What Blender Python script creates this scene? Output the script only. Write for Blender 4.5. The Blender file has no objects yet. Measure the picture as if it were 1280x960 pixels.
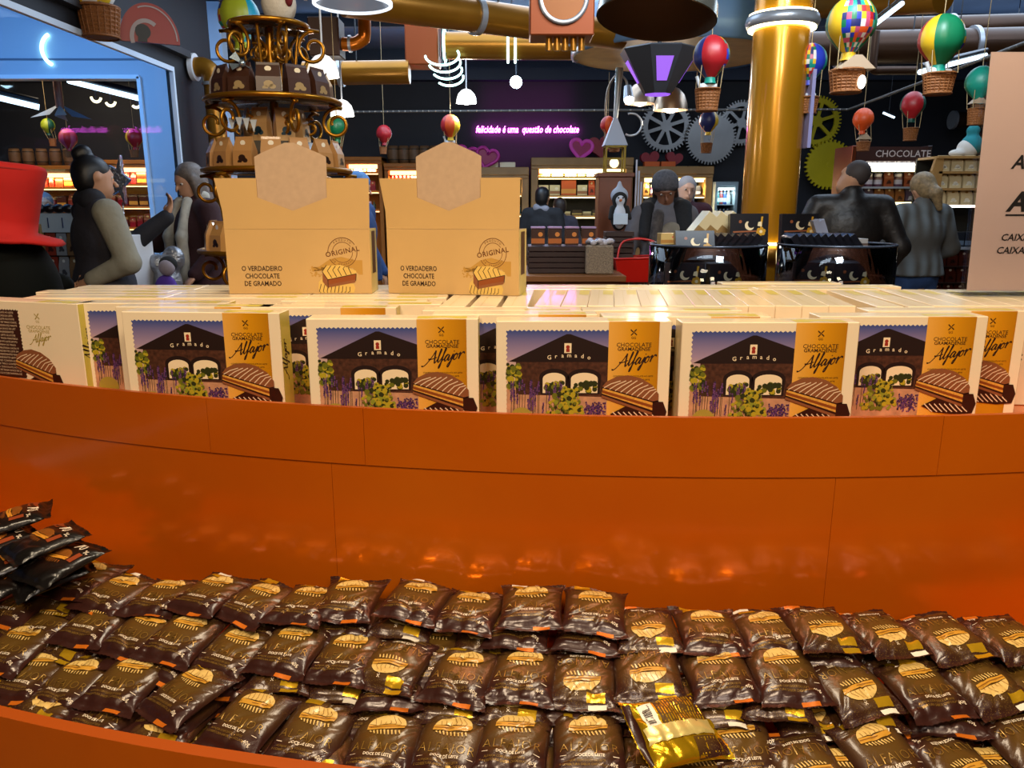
import bpy, bmesh, math, random
import numpy as np
from mathutils import Vector, Matrix, Euler, noise
from math import sin, cos, pi, radians as R, sqrt, atan2

SC = bpy.context.scene
COL = SC.collection
rnd = random.Random(7)

# ------------------------------------------------------------------ camera, world, exposure
CAM_H, PITCH, FOC = 1.46, R(13.1), 967.0
cam_d = bpy.data.cameras.new('camera')
cam_d.sensor_width = 36.0
cam_d.lens = 36.0 * FOC / 1280.0
cam_d.clip_start = 0.05
cam = bpy.data.objects.new('camera', cam_d)
COL.objects.link(cam)
cam.location = (0, 0, CAM_H)
cam.rotation_euler = (pi / 2 - PITCH, 0, 0)
SC.camera = cam

world = bpy.data.worlds.new('world')
SC.world = world
world.use_nodes = True
world.node_tree.nodes['Background'].inputs[0].default_value = (0.35, 0.45, 0.75, 1)
world.node_tree.nodes['Background'].inputs[1].default_value = 0.075

SC.view_settings.view_transform = 'Standard'
SC.view_settings.look = 'None'
SC.view_settings.exposure = 0.0
SC.view_settings.gamma = 1.0
SC.view_settings.use_curve_mapping = False


def area_light(name, loc, target, size, power, color, size_y=None, spread=pi):
    d = bpy.data.lights.new(name, 'AREA')
    d.energy = power
    d.color = color
    d.size = size
    if size_y:
        d.shape = 'RECTANGLE'
        d.size_y = size_y
    d.spread = spread
    o = bpy.data.objects.new(name, d)
    COL.objects.link(o)
    o.location = loc
    v = Vector(target) - Vector(loc)
    o.rotation_euler = v.to_track_quat('-Z', 'Y').to_euler()
    return o


def spot_light(name, loc, target, power, color, angle=60, radius=0.08, blend=0.6):
    d = bpy.data.lights.new(name, 'SPOT')
    d.energy = power
    d.color = color
    d.spot_size = R(angle)
    d.spot_blend = blend
    d.shadow_soft_size = radius
    o = bpy.data.objects.new(name, d)
    COL.objects.link(o)
    o.location = loc
    o.rotation_euler = (Vector(target) - Vector(loc)).to_track_quat('-Z', 'Y').to_euler()
    return o


def point_light(name, loc, power, color, radius=0.05):
    d = bpy.data.lights.new(name, 'POINT')
    d.energy = power
    d.color = color
    d.shadow_soft_size = radius
    o = bpy.data.objects.new(name, d)
    COL.objects.link(o)
    o.location = loc
    return o


WARM = (1.0, 0.80, 0.55)
# ceiling luminaires over the counter
area_light('ceiling_or_fill_light', (-0.7, -0.35, 3.15), (-0.2, 1.2, 1.2), 0.55, 39, WARM)
area_light('ceiling_or_fill_light', (0.8, -0.30, 3.15), (0.5, 1.2, 1.2), 0.55, 39, WARM)
area_light('ceiling_or_fill_light', (0.1, 1.5, 3.2), (0.0, 1.35, 1.2), 0.6, 26, (1.0, 0.88, 0.66))
area_light('ceiling_or_fill_light', (0.9, -1.9, 3.0), (0.7, 1.4, 1.3), 0.7, 26, (1.0, 0.84, 0.70))  # fill added behind the viewer to brighten the sign and box fronts
area_light('ceiling_or_fill_light', (1.4, 2.7, 3.15), (1.45, 4.2, 1.1), 0.45, 45, (0.8, 0.9, 1.0))  # cool fill added to light the dark clear bins
area_light('ceiling_or_fill_light', (0.6, 3.0, 3.2), (0.8, 6.2, 2.9), 0.8, 26, (0.7, 0.85, 1.0))  # cool fill added to light the fronts of hood and ducts
# added uplights that turn the shop ceiling blue, without fixtures
area_light('added_uplight', (0.2, 8.6, 2.75), (0.2, 8.6, 4), 5.0, 22, (0.5, 0.68, 1.0), 0.6)
area_light('added_uplight', (4.4, 8.0, 2.75), (4.4, 8.0, 4), 3.0, 10, (0.5, 0.68, 1.0), 0.6)
# cool ceiling light in the shop behind
area_light('ceiling_or_fill_light', (-0.5, 6.5, 3.2), (-0.5, 6.5, 0), 3.0, 120, (0.62, 0.78, 1.0))
area_light('ceiling_or_fill_light', (3.5, 7.0, 3.2), (3.5, 7.0, 0), 2.5, 80, (0.62, 0.78, 1.0))

# ------------------------------------------------------------------ pixel helper: a photo pixel to a point at a real depth
FW = Vector((0, cos(PITCH), -sin(PITCH)))
UP = Vector((0, sin(PITCH), cos(PITCH)))


def ray(u, v):
    return FW + Vector(((u - 640) / FOC, 0, 0)) + UP * ((480 - v) / FOC)


def at(u, v, Y):
    d = ray(u, v)
    return d * (Y / d.y) + Vector((0, 0, CAM_H))


def atz(u, v, z):
    d = ray(u, v)
    return d * ((z - CAM_H) / d.z) + Vector((0, 0, CAM_H))


def px(n, Y):
    """size in metres of n pixels at depth Y"""
    return n * Y / FOC


# ------------------------------------------------------------------ materials
MATS = {}


def lin(c):
    return tuple((x / 12.92 if x <= 0.04045 else ((x + 0.055) / 1.055) ** 2.4) for x in c)


def hexc(h):
    h = h.lstrip('#')
    return lin(tuple(int(h[i:i + 2], 16) / 255 for i in (0, 2, 4)))


def mat(name, color, rough=0.5, metal=0.0, emit=None, estr=0.0, var=0.0, vscale=20.0, bump=0.0, bscale=200.0,
        coat=0.0, alpha=1.0, trans=0.0, spec=0.5, bdist=0.001):
    if name in MATS:
        return MATS[name]
    m = bpy.data.materials.new(name)
    m.use_nodes = True
    nt = m.node_tree
    b = nt.nodes['Principled BSDF']
    if isinstance(color, str):
        color = hexc(color)
    b.inputs['Base Color'].default_value = (*color, 1)
    b.inputs['Roughness'].default_value = rough
    b.inputs['Metallic'].default_value = metal
    b.inputs['Specular IOR Level'].default_value = spec
    b.inputs['Coat Weight'].default_value = coat
    b.inputs['Coat Roughness'].default_value = 0.08
    b.inputs['Transmission Weight'].default_value = trans
    b.inputs['Alpha'].default_value = alpha
    if emit is not None:
        if isinstance(emit, str):
            emit = hexc(emit)
        b.inputs['Emission Color'].default_value = (*emit, 1)
        b.inputs['Emission Strength'].default_value = estr
    if var > 0 or bump > 0:
        tc = nt.nodes.new('ShaderNodeTexCoord')
    if var > 0:
        n = nt.nodes.new('ShaderNodeTexNoise')
        n.inputs['Scale'].default_value = vscale
        n.inputs['Detail'].default_value = 4
        nt.links.new(tc.outputs['Object'], n.inputs['Vector'])
        r = nt.nodes.new('ShaderNodeValToRGB')
        r.color_ramp.elements[0].position = 0.3
        r.color_ramp.elements[1].position = 0.7
        r.color_ramp.elements[0].color = (*[max(0, c * (1 - var)) for c in color], 1)
        r.color_ramp.elements[1].color = (*[min(1, c * (1 + var)) for c in color], 1)
        nt.links.new(n.outputs['Fac'], r.inputs['Fac'])
        nt.links.new(r.outputs['Color'], b.inputs['Base Color'])
    if bump > 0:
        n2 = nt.nodes.new('ShaderNodeTexNoise')
        n2.inputs['Scale'].default_value = bscale
        n2.inputs['Detail'].default_value = 3
        nt.links.new(tc.outputs['Object'], n2.inputs['Vector'])
        bp = nt.nodes.new('ShaderNodeBump')
        bp.inputs['Strength'].default_value = bump
        bp.inputs['Distance'].default_value = bdist
        nt.links.new(n2.outputs['Fac'], bp.inputs['Height'])
        nt.links.new(bp.outputs['Normal'], b.inputs['Normal'])
    MATS[name] = m
    return m


def emat(name, color, strength):
    return mat(name, (0.04, 0.04, 0.04), 0.5, emit=color, estr=strength)


def glassmat(name, color=(1, 1, 1), tint=0.95, rough=0.02, fres=1.0):
    """clear sheet: transparent body with a fresnel gloss"""
    if name in MATS:
        return MATS[name]
    m = bpy.data.materials.new(name)
    m.use_nodes = True
    nt = m.node_tree
    nt.nodes.remove(nt.nodes['Principled BSDF'])
    out = nt.nodes['Material Output']
    t = nt.nodes.new('ShaderNodeBsdfTransparent')
    t.inputs[0].default_value = (*[c * tint for c in color], 1)
    g = nt.nodes.new('ShaderNodeBsdfGlossy')
    g.inputs['Roughness'].default_value = rough
    f = nt.nodes.new('ShaderNodeFresnel')
    f.inputs[0].default_value = 1.45
    mx = nt.nodes.new('ShaderNodeMixShader')
    ml = nt.nodes.new('ShaderNodeMath')
    ml.operation = 'MULTIPLY'
    ml.inputs[1].default_value = fres
    nt.links.new(f.outputs[0], ml.inputs[0])
    nt.links.new(ml.outputs[0], mx.inputs[0])
    nt.links.new(t.outputs[0], mx.inputs[1])
    nt.links.new(g.outputs[0], mx.inputs[2])
    nt.links.new(mx.outputs[0], out.inputs[0])
    MATS[name] = m
    return m


# ------------------------------------------------------------------ mesh builder
class MB:
    def __init__(s):
        s.v, s.f, s.m, s.s = [], [], [], []

    def add(s, verts, faces, m=0, smooth=False, T=None):
        b = len(s.v)
        if T is not None:
            verts = [T @ Vector(p) for p in verts]
        s.v.extend([tuple(p) for p in verts])
        for f in faces:
            s.f.append([i + b for i in f])
            s.m.append(m)
            s.s.append(smooth)
        return s

    def box(s, c, d, m=0, T=None, ch=0.0, rz=0.0):
        """box centred at c with full size d, optional chamfer ch"""
        hx, hy, hz = d[0] / 2, d[1] / 2, d[2] / 2
        if rz:
            T0 = Matrix.Translation(c) @ Matrix.Rotation(rz, 4, 'Z')
            T = T0 if T is None else T @ T0
            c = (0, 0, 0)
        cx, cy, cz = c
        if ch <= 0:
            vs = [(cx + i * hx, cy + j * hy, cz + k * hz) for i in (-1, 1) for j in (-1, 1) for k in (-1, 1)]
            fs = [(0, 1, 3, 2), (4, 6, 7, 5), (0, 4, 5, 1), (2, 3, 7, 6), (0, 2, 6, 4), (1, 5, 7, 3)]
            return s.add(vs, fs, m, False, T)
        vs, idx = [], {}
        for i in (-1, 1):
            for j in (-1, 1):
                for k in (-1, 1):
                    for a in range(3):
                        p = [i * (hx - (a != 0) * ch), j * (hy - (a != 1) * ch), k * (hz - (a != 2) * ch)]
                        idx[i, j, k, a] = len(vs)
                        vs.append((cx + p[0], cy + p[1], cz + p[2]))
        fs = []
        for i in (-1, 1):
            fs.append([idx[i, j, k, 0] for j, k in ((-1, -1), (1, -1), (1, 1), (-1, 1))][::i])
            fs.append([idx[j, i, k, 1] for j, k in ((-1, -1), (-1, 1), (1, 1), (1, -1))][::i])
            fs.append([idx[j, k, i, 2] for j, k in ((-1, -1), (1, -1), (1, 1), (-1, 1))][::i])
        for i in (-1, 1):
            for j in (-1, 1):
                fs.append([idx[i, j, -1, 0], idx[i, j, 1, 0], idx[i, j, 1, 1], idx[i, j, -1, 1]])
                fs.append([idx[i, -1, j, 0], idx[i, 1, j, 0], idx[i, 1, j, 2], idx[i, -1, j, 2]])
                fs.append([idx[-1, i, j, 1], idx[1, i, j, 1], idx[1, i, j, 2], idx[-1, i, j, 2]])
                for k in (-1, 1):
                    fs.append([idx[i, j, k, 0], idx[i, j, k, 1], idx[i, j, k, 2]])
        return s.add(vs, fs, m, False, T)

    def lathe(s, prof, n=24, m=0, c=(0, 0, 0), T=None, smooth=True, a0=0.0, a1=2 * pi, sx=1, sy=1):
        """profile [(r,z)] spun round z"""
        full = abs(a1 - a0 - 2 * pi) < 1e-6
        k = n if full else n + 1
        vs = []
        for r, z in prof:
            for i in range(k):
                a = a0 + (a1 - a0) * i / n
                vs.append((c[0] + r * cos(a) * sx, c[1] + r * sin(a) * sy, c[2] + z))
        fs = []
        for j in range(len(prof) - 1):
            for i in range(n):
                a, b = j * k + i, j * k + (i + 1) % k
                fs.append((a, b, b + k, a + k))
        s.add(vs, fs, m, smooth, T)
        return s

    def cyl(s, p0, p1, r0, r1=None, n=12, m=0, caps=True, smooth=True):
        r1 = r0 if r1 is None else r1
        p0, p1 = Vector(p0), Vector(p1)
        d = p1 - p0
        q = d.to_track_quat('Z', 'Y').to_matrix()
        vs = []
        for p, r in ((p0, r0), (p1, r1)):
            for i in range(n):
                a = 2 * pi * i / n
                vs.append(p + q @ Vector((r * cos(a), r * sin(a), 0)))
        fs = [(i, (i + 1) % n, n + (i + 1) % n, n + i) for i in range(n)]
        s.add(vs, fs, m, smooth)
        if caps:
            s.add(vs[:n], [list(range(n))[::-1]], m)
            s.add(vs[n:], [list(range(n))], m)
        return s

    def tube(s, pts, r, n=8, m=0, closed=False, caps=True):
        pts = [Vector(p) for p in pts]
        N = len(pts)
        rs = r if isinstance(r, (list, tuple)) else [r] * N
        vs = []
        ref = None
        for i, p in enumerate(pts):
            a = pts[(i - 1) % N] if (i > 0 or closed) else p
            b = pts[(i + 1) % N] if (i < N - 1 or closed) else p
            t = (b - a).normalized()
            if ref is None:
                ref = Vector((0, 0, 1)) if abs(t.z) < 0.9 else Vector((1, 0, 0))
            x = (ref - t * ref.dot(t))
            if x.length < 1e-6:
                x = t.orthogonal()
            x.normalize()
            ref = x
            y = t.cross(x)
            for k in range(n):
                q = 2 * pi * k / n
                vs.append(p + (x * cos(q) + y * sin(q)) * rs[i])
        fs = []
        for i in range(N if closed else N - 1):
            i2 = (i + 1) % N
            for k in range(n):
                k2 = (k + 1) % n
                fs.append((i * n + k, i * n + k2, i2 * n + k2, i2 * n + k))
        s.add(vs, fs, m, True)
        if caps and not closed:
            s.add(vs[:n], [list(range(n))[::-1]], m)
            s.add(vs[-n:], [list(range(n))], m)
        return s

    def ball(s, c, r, n=16, k=10, m=0, sc=(1, 1, 1), T=None):
        prof = [(max(1e-5, r * sin(pi * j / k)), -r * cos(pi * j / k)) for j in range(k + 1)]
        T2 = Matrix.Translation(c) @ Matrix.Diagonal((*sc, 1))
        if T is not None:
            T2 = T @ T2
        return s.lathe(prof, n, m, T=T2)

    def prism(s, poly, z0, z1, m=0, T=None, mside=None):
        """polygon [(x,y)] extruded along z"""
        n = len(poly)
        vs = [(x, y, z0) for x, y in poly] + [(x, y, z1) for x, y in poly]
        s.add(vs, [list(range(n))[::-1], list(range(n, 2 * n))], m, False, T)
        s.add(vs, [(i, (i + 1) % n, n + (i + 1) % n, n + i) for i in range(n)], m if mside is None else mside, False, T)
        return s

    def flat(s, poly, m=0, T=None, z=0.0):
        return s.add([(x, y, z) for x, y in poly], [list(range(len(poly)))], m, False, T)

    def disc(s, c, r, n=16, m=0, T=None, z=0.0, ry=None):
        ry = ry or r
        return s.flat([(c[0] + r * cos(2 * pi * i / n), c[1] + ry * sin(2 * pi * i / n)) for i in range(n)], m, T, z)

    def ribbon(s, pts, w, m=0, T=None, z=0.0):
        """flat stroke along 2d points"""
        pts = [Vector((p[0], p[1])) for p in pts]
        N = len(pts)
        ws = w if isinstance(w, (list, tuple)) else [w] * N
        vs = []
        for i, p in enumerate(pts):
            t = pts[min(i + 1, N - 1)] - pts[max(i - 1, 0)]
            if t.length < 1e-9:
                t = Vector((1, 0))
            t.normalize()
            nn = Vector((-t.y, t.x)) * ws[i] / 2
            vs.append((p.x + nn.x, p.y + nn.y, z))
            vs.append((p.x - nn.x, p.y - nn.y, z))
        fs = [(2 * i, 2 * i + 1, 2 * i + 3, 2 * i + 2) for i in range(N - 1)]
        return s.add(vs, fs, m, False, T)

    def text(s, body, size, pos=(0, 0), m=0, T=None, z=0.0, **kw):
        vs, fs = text2d(body, size, **kw)
        return s.add([(x + pos[0], y + pos[1], z) for x, y in vs], fs, m, False, T)

    def warp(s, fn):
        s.v = [tuple(fn(*p)) for p in s.v]
        return s

    def mesh(s, name, mats):
        me = bpy.data.meshes.new(name)
        me.from_pydata(s.v, [], s.f)
        for mm in (mats if isinstance(mats, (list, tuple)) else [mats]):
            me.materials.append(mm)
        me.polygons.foreach_set('material_index', s.m)
        me.polygons.foreach_set('use_smooth', s.s)
        me.update()
        return me

    def build(s, name, mats, parent=None, loc=None, rot=None):
        return link(name, s.mesh(name, mats), parent, loc, rot)


def link(name, me, parent=None, loc=None, rot=None):
    o = bpy.data.objects.new(name, me)
    COL.objects.link(o)
    if parent:
        o.parent = parent
    if loc is not None:
        o.location = loc
    if rot is not None:
        o.rotation_euler = rot
    return o


def tag(o, label=None, cat=None, group=None, kind=None):
    if label:
        o['label'] = label
    if cat:
        o['category'] = cat
    if group:
        o['group'] = group
    if kind:
        o['kind'] = kind
    return o


def thing(name, label, cat, loc=(0, 0, 0), rot=(0, 0, 0), group=None):
    o = bpy.data.objects.new(name, None)
    COL.objects.link(o)
    o.location = loc
    o.rotation_euler = rot
    return tag(o, label, cat, group)


def dup(src, loc=None, rot=None, label=None, group=None, scale=None):
    """a copy of a thing with its parts and their sub-parts"""
    r = src.copy()
    COL.objects.link(r)
    for ch in src.children:
        c = ch.copy()
        COL.objects.link(c)
        c.parent = r
        for g in ch.children:
            d = g.copy()
            COL.objects.link(d)
            d.parent = c
    if loc is not None:
        r.location = loc
    if rot is not None:
        r.rotation_euler = rot
    if scale is not None:
        r.scale = scale if isinstance(scale, (tuple, list)) else (scale,) * 3
    if label:
        r['label'] = label
    if group:
        r['group'] = group
    return r


ORD = ['first', 'second', 'third', 'fourth', 'fifth', 'sixth', 'seventh', 'eighth', 'ninth', 'tenth', 'eleventh', 'twelfth',
       'thirteenth', 'fourteenth', 'fifteenth', 'sixteenth', 'seventeenth', 'eighteenth', 'nineteenth', 'twentieth']
_tc = {}


def text2d(body, size, shear=0.0, bold=0.0, align='CENTER', width=1.0, res=2, space=1.0):
    key = (body, shear, bold, align, res, space)
    if key not in _tc:
        c = bpy.data.curves.new('lettering', 'FONT')
        c.body = body
        c.size = 1.0
        c.shear = shear
        c.offset = bold
        c.align_x = align
        c.align_y = 'CENTER'
        c.resolution_u = res
        c.space_character = space
        c.fill_mode = 'FRONT'
        o = bpy.data.objects.new('lettering', c)
        me = o.to_mesh()
        _tc[key] = ([(v.co.x, v.co.y) for v in me.vertices], [list(p.vertices) for p in me.polygons])
        o.to_mesh_clear()
        bpy.data.objects.remove(o)
        bpy.data.curves.remove(c)
    vs, fs = _tc[key]
    return [(x * size * width, y * size) for x, y in vs], fs


def smooth_line(pts, k=6):
    """Catmull-Rom through 2d or 3d points"""
    P = [Vector(p) for p in pts]
    out = []
    for i in range(len(P) - 1):
        a, b, c, d = P[max(i - 1, 0)], P[i], P[i + 1], P[min(i + 2, len(P) - 1)]
        for j in range(k):
            t = j / k
            out.append(0.5 * ((2 * b) + (c - a) * t + (2 * a - 5 * b + 4 * c - d) * t * t + (3 * b - a - 3 * c + d) * t ** 3))
    out.append(P[-1])
    return out


def ring(r, n=32, c=(0, 0, 0), axis='Z', a0=0.0, a1=2 * pi):
    out = []
    full = abs(a1 - a0 - 2 * pi) < 1e-6
    for i in range(n if full else n + 1):
        a = a0 + (a1 - a0) * i / n
        x, y = r * cos(a), r * sin(a)
        p = {'Z': (x, y, 0), 'Y': (x, 0, y), 'X': (0, x, y)}[axis]
        out.append((c[0] + p[0], c[1] + p[1], c[2] + p[2]))
    return out
# ------------------------------------------------------------------ display counter: curved two-tier orange stand
CX, CY, RW = 0.345, 3.965, 2.955          # centre and radius of the riser wall
Z_LIP, Z_SEAM, Z_TIER, Z_TRAY, Z_FLIP = 1.178, 1.093, 1.135, 0.795, 0.868
S_FRONT = 0.338


def orange_mat():
    m = mat('orange_laminate', hexc('#c8600c'), 0.17, metal=0.3, bump=0.10, bscale=42, bdist=0.004, coat=0.4, spec=0.5)
    nt = m.node_tree
    b = nt.nodes['Principled BSDF']
    tc = nt.nodes.new('ShaderNodeTexCoord')
    n = nt.nodes.new('ShaderNodeTexNoise')
    n.inputs['Scale'].default_value = 3.0
    n.inputs['Detail'].default_value = 5
    nt.links.new(tc.outputs['Object'], n.inputs['Vector'])
    r = nt.nodes.new('ShaderNodeValToRGB')
    r.color_ramp.elements[0].position = 0.3
    r.color_ramp.elements[1].position = 0.75
    r.color_ramp.elements[0].color = (*hexc('#d05c06'), 1)
    r.color_ramp.elements[1].color = (*hexc('#da6c0c'), 1)
    nt.links.new(n.outputs['Fac'], r.inputs['Fac'])
    nt.links.new(r.outputs['Color'], b.inputs['Base Color'])
    return m


ORANGE = orange_mat()
EDGE = mat('orange_board_edge', hexc('#a84a0c'), 0.4)


def arc_wall(mb, r_out, r_in, z0, z1, a0, a1, n, m=0, medge=0):
    vs = []
    for i in range(n + 1):
        a = a0 + (a1 - a0) * i / n
        for r, z in ((r_out, z0), (r_out, z1), (r_in, z1), (r_in, z0)):
            vs.append((CX + r * cos(a), CY + r * sin(a), z))
    fo, ft, fi, fb = [], [], [], []
    for i in range(n):
        b, c = 4 * i, 4 * i + 4
        fo.append((b, c, c + 1, b + 1))
        ft.append((b + 1, c + 1, c + 2, b + 2))
        fi.append((b + 2, c + 2, c + 3, b + 3))
        fb.append((b + 3, c + 3, c, b))
    mb.add(vs, fo + fi + fb + [(0, 1, 2, 3), (4 * n, 4 * n + 3, 4 * n + 2, 4 * n + 1)], m)
    mb.add(vs, ft, medge)
    return mb


def arc_slab(mb, r_out, r_in, zf_out, zf_in, th, a0, a1, n, m=0):
    vs = []
    for i in range(n + 1):
        a = a0 + (a1 - a0) * i / n
        for r, z in ((r_out, zf_out), (r_in, zf_in), (r_in, zf_in - th), (r_out, zf_out - th)):
            vs.append((CX + r * cos(a), CY + r * sin(a), z))
    fs = []
    for i in range(n):
        b, c = 4 * i, 4 * i + 4
        for k in range(4):
            k2 = (k + 1) % 4
            fs.append((b + k, c + k, c + k2, b + k2))
    mb.add(vs, fs + [(0, 1, 2, 3), (4 * n + 3, 4 * n + 2, 4 * n + 1, 4 * n)], m)
    return mb


def ang(u, v, z):
    p = atz(u, v, z)
    return atan2(p.y - CY, p.x - CX)


A_L, A_R = -pi / 2 - 0.66, -pi / 2 + 0.56
counter = thing('display_counter', 'curved two-tier orange laminate display counter with a raised lip, filled with packets and boxes', 'counter',
                (CX, CY - 2.9, 0))
_base = counter.location.copy()


def cpart(name, mb, mats):
    o = mb.build(name, mats, counter)
    o.matrix_parent_inverse = Matrix.Translation(-_base)
    return o


cuts = [A_L, ang(254, 535, 1.135), ang(457, 545, 1.135), ang(1180, 560, 1.135), A_R]
for i in range(4):
    cpart('lip_panel', arc_wall(MB(), RW + 0.0018, RW - 0.006, Z_SEAM, Z_LIP, cuts[i] + 0.0001, cuts[i + 1] - 0.0001, 24, 0, 1), [ORANGE, EDGE])
cuts = [A_L, ang(407, 620, 1.05), ang(1050, 640, 1.05), A_R]
for i in range(3):
    cpart('riser_panel', arc_wall(MB(), RW, RW - 0.012, Z_TRAY - 0.02, Z_SEAM + 0.01, cuts[i] + 0.0001, cuts[i + 1] - 0.0001, 30), [ORANGE])
cpart('tier_shelf', arc_slab(MB(), RW - 0.0125, RW - 0.62, Z_TIER, Z_TIER, 0.02, A_L, A_R, 48), [ORANGE])
cpart('tray_floor', arc_slab(MB(), RW + S_FRONT - 0.008, RW + 0.001, Z_TRAY, Z_TRAY + 0.045, 0.02, A_L, A_R, 48), [ORANGE])
cpart('front_lip', arc_wall(MB(), RW + S_FRONT + 0.008, RW + S_FRONT - 0.008, 0.70, Z_FLIP, A_L, A_R, 60, 0, 1), [ORANGE, EDGE])
cpart('front_panel', arc_wall(MB(), RW + S_FRONT + 0.003, RW + S_FRONT - 0.012, 0.08, 0.6995, A_L, A_R, 60), [ORANGE])
cpart('back_panel', arc_wall(MB(), RW - 0.60, RW - 0.615, 0.08, Z_TIER - 0.021, A_L, A_R, 40), [ORANGE])
cpart('plinth', arc_wall(MB(), RW + S_FRONT - 0.06, RW - 0.57, 0.0, 0.079, A_L, A_R, 40), [mat('plinth_black', (0.02, 0.02, 0.02), 0.5)])
# ------------------------------------------------------------------ gift boxes of alfajores on the upper tier
BW, BH, BT = 0.246, 0.165, 0.042
CREAM = mat('box_card_cream', hexc('#f2dcb8'), 0.30, coat=0.6, var=0.02, vscale=8)
GOLDC = mat('box_card_gold', hexc('#d9960c'), 0.34, coat=0.2)
PALEGOLD = mat('box_card_pale_gold', hexc('#c9b44a'), 0.34, coat=0.2)
BROWN = mat('print_brown', hexc('#3a1a0e'), 0.4)
INK = mat('print_dark_ink', hexc('#2a120a'), 0.45)


def gradient_mat(name, stops, axis='Z', lo=0.0, hi=1.0, rough=0.35):
    """printed gradient along an object axis"""
    m = bpy.data.materials.new(name)
    m.use_nodes = True
    nt = m.node_tree
    b = nt.nodes['Principled BSDF']
    b.inputs['Roughness'].default_value = rough
    tc = nt.nodes.new('ShaderNodeTexCoord')
    sp = nt.nodes.new('ShaderNodeSeparateXYZ')
    mp = nt.nodes.new('ShaderNodeMapRange')
    mp.inputs[1].default_value = lo
    mp.inputs[2].default_value = hi
    r = nt.nodes.new('ShaderNodeValToRGB')
    nt.links.new(tc.outputs['Object'], sp.inputs[0])
    nt.links.new(sp.outputs[axis], mp.inputs[0])
    nt.links.new(mp.outputs[0], r.inputs[0])
    el = r.color_ramp.elements
    while len(el) < len(stops):
        el.new(0.5)
    for e, (p, c) in zip(el, stops):
        e.position = p
        e.color = (*(hexc(c) if isinstance(c, str) else c), 1)
    nt.links.new(r.outputs[0], b.inputs['Base Color'])
    MATS[name] = m
    return m


SKY = gradient_mat('print_evening_sky', [(0, '#e0b48c'), (0.35, '#a58aa0'), (1, '#3a4a86')], 'Z', 0.095, 0.152)
BAND = gradient_mat('print_gold_band', [(0, '#e8a848'), (0.5, '#d89210'), (1, '#b87808')], 'X', 0.158, 0.229)
P_ROOF = mat('print_roof', hexc('#241410'), 0.4)
P_WALL = mat('print_stone_wall', hexc('#4a2a1c'), 0.4, var=0.5, vscale=160)
P_PATH = mat('print_path', hexc('#c08a66'), 0.4, var=0.25, vscale=60)
P_GREEN = [mat('print_leaf_%s' % n, hexc(c), 0.4) for n, c in (('olive', '#6a6a1a'), ('yellow', '#b09a22'), ('dark', '#2e3210'), ('bright', '#8a8c28'))]
P_LILAC = [mat('print_lilac', hexc('#6a3e6e'), 0.4), mat('print_violet', hexc('#3c2450'), 0.4)]
P_LIGHT = mat('print_pale_light', hexc('#f2d8ae'), 0.4)
P_CHOC = mat('print_milk_chocolate', hexc('#8a5230'), 0.35)
P_CHOCD = mat('print_dark_chocolate', hexc('#30140c'), 0.35)
P_CAKE = mat('print_cake', hexc('#d89a3c'), 0.4, var=0.2, vscale=300)
P_DULCE = mat('print_caramel', hexc('#8a4414'), 0.4)
P_ICING = mat('print_icing', hexc('#e6c6a0'), 0.4)
P_RED = mat('print_crest_red', hexc('#9a2a1c'), 0.4)
P_SEAL = mat('print_olive_seal', hexc('#a89038'), 0.4)

XZ = Matrix(((1, 0, 0, 0), (0, 0, -1, 0), (0, 1, 0, 0), (0, 0, 0, 1)))     # 2d xy print plane onto the front (x,z), z -> -y

SCRIPT = [[(-0.7, -0.15), (-0.3, -0.2), (0.2, 0.3), (0.8, 1.2), (1.15, 1.95)], [(1.15, 1.95), (1.17, 1.0), (1.25, 0.05), (1.4, 0.05)],
          [(0.2, 0.75), (0.8, 0.7), (1.5, 0.85)],
          [(1.4, 0.05), (1.8, 0.9), (2.05, 1.85), (1.95, 2.0), (1.8, 1.2), (1.72, 0.3), (1.85, 0.02), (2.1, 0.3)],
          [(2.1, 0.3), (2.5, 1.1), (2.75, 1.9), (2.62, 2.0), (2.45, 1.0), (2.2, -0.6), (2.02, -0.95), (2.05, -0.5), (2.4, 0.15), (2.7, 0.4)],
          [(3.35, 0.85), (3.1, 0.98), (2.8, 0.55), (2.8, 0.1), (3.05, 0.12), (3.4, 0.9), (3.3, 0.2), (3.45, 0.05), (3.7, 0.4)],
          [(3.7, 0.4), (3.95, 0.95), (3.8, 0.0), (3.55, -0.85), (3.35, -0.95), (3.4, -0.55), (3.8, 0.0), (4.1, 0.4)],
          [(3.98, 1.3), (4.05, 1.42)],
          [(4.5, 0.92), (4.2, 0.75), (4.12, 0.2), (4.35, 0.02), (4.62, 0.35), (4.6, 0.85), (4.45, 0.95), (4.65, 0.75), (4.9, 0.85)],
          [(4.9, 0.85), (5.05, 0.98), (4.98, 0.4), (4.95, 0.02), (5.1, 0.55), (5.4, 0.95), (5.65, 0.9), (5.6, 0.75)]]


def script_word(mb, width, pos, m=0, T=None, z=0.0, shear=0.22, slope=0.06, vertical=False):
    """the handwritten word Alfajor as pen strokes"""
    k = width / 6.3
    for st in SCRIPT:
        P = smooth_line([(x, y) for x, y in st], 5)
        n = len(P)
        pts, ws = [], []
        for i, p in enumerate(P):
            x, y = (p.x - 2.5 + shear * p.y) * k, (p.y + slope * 3 * (p.x - 2.5)) * k
            if vertical:
                x, y = -y, x
            pts.append((pos[0] + x, pos[1] + y))
            j = min(i + 1, n - 1)
            dy = (P[j].y - P[max(j - 1, 0)].y)
            ws.append(k * (0.22 if dy < 0 else 0.12))
        mb.ribbon(pts, ws, m, T, z)


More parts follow.
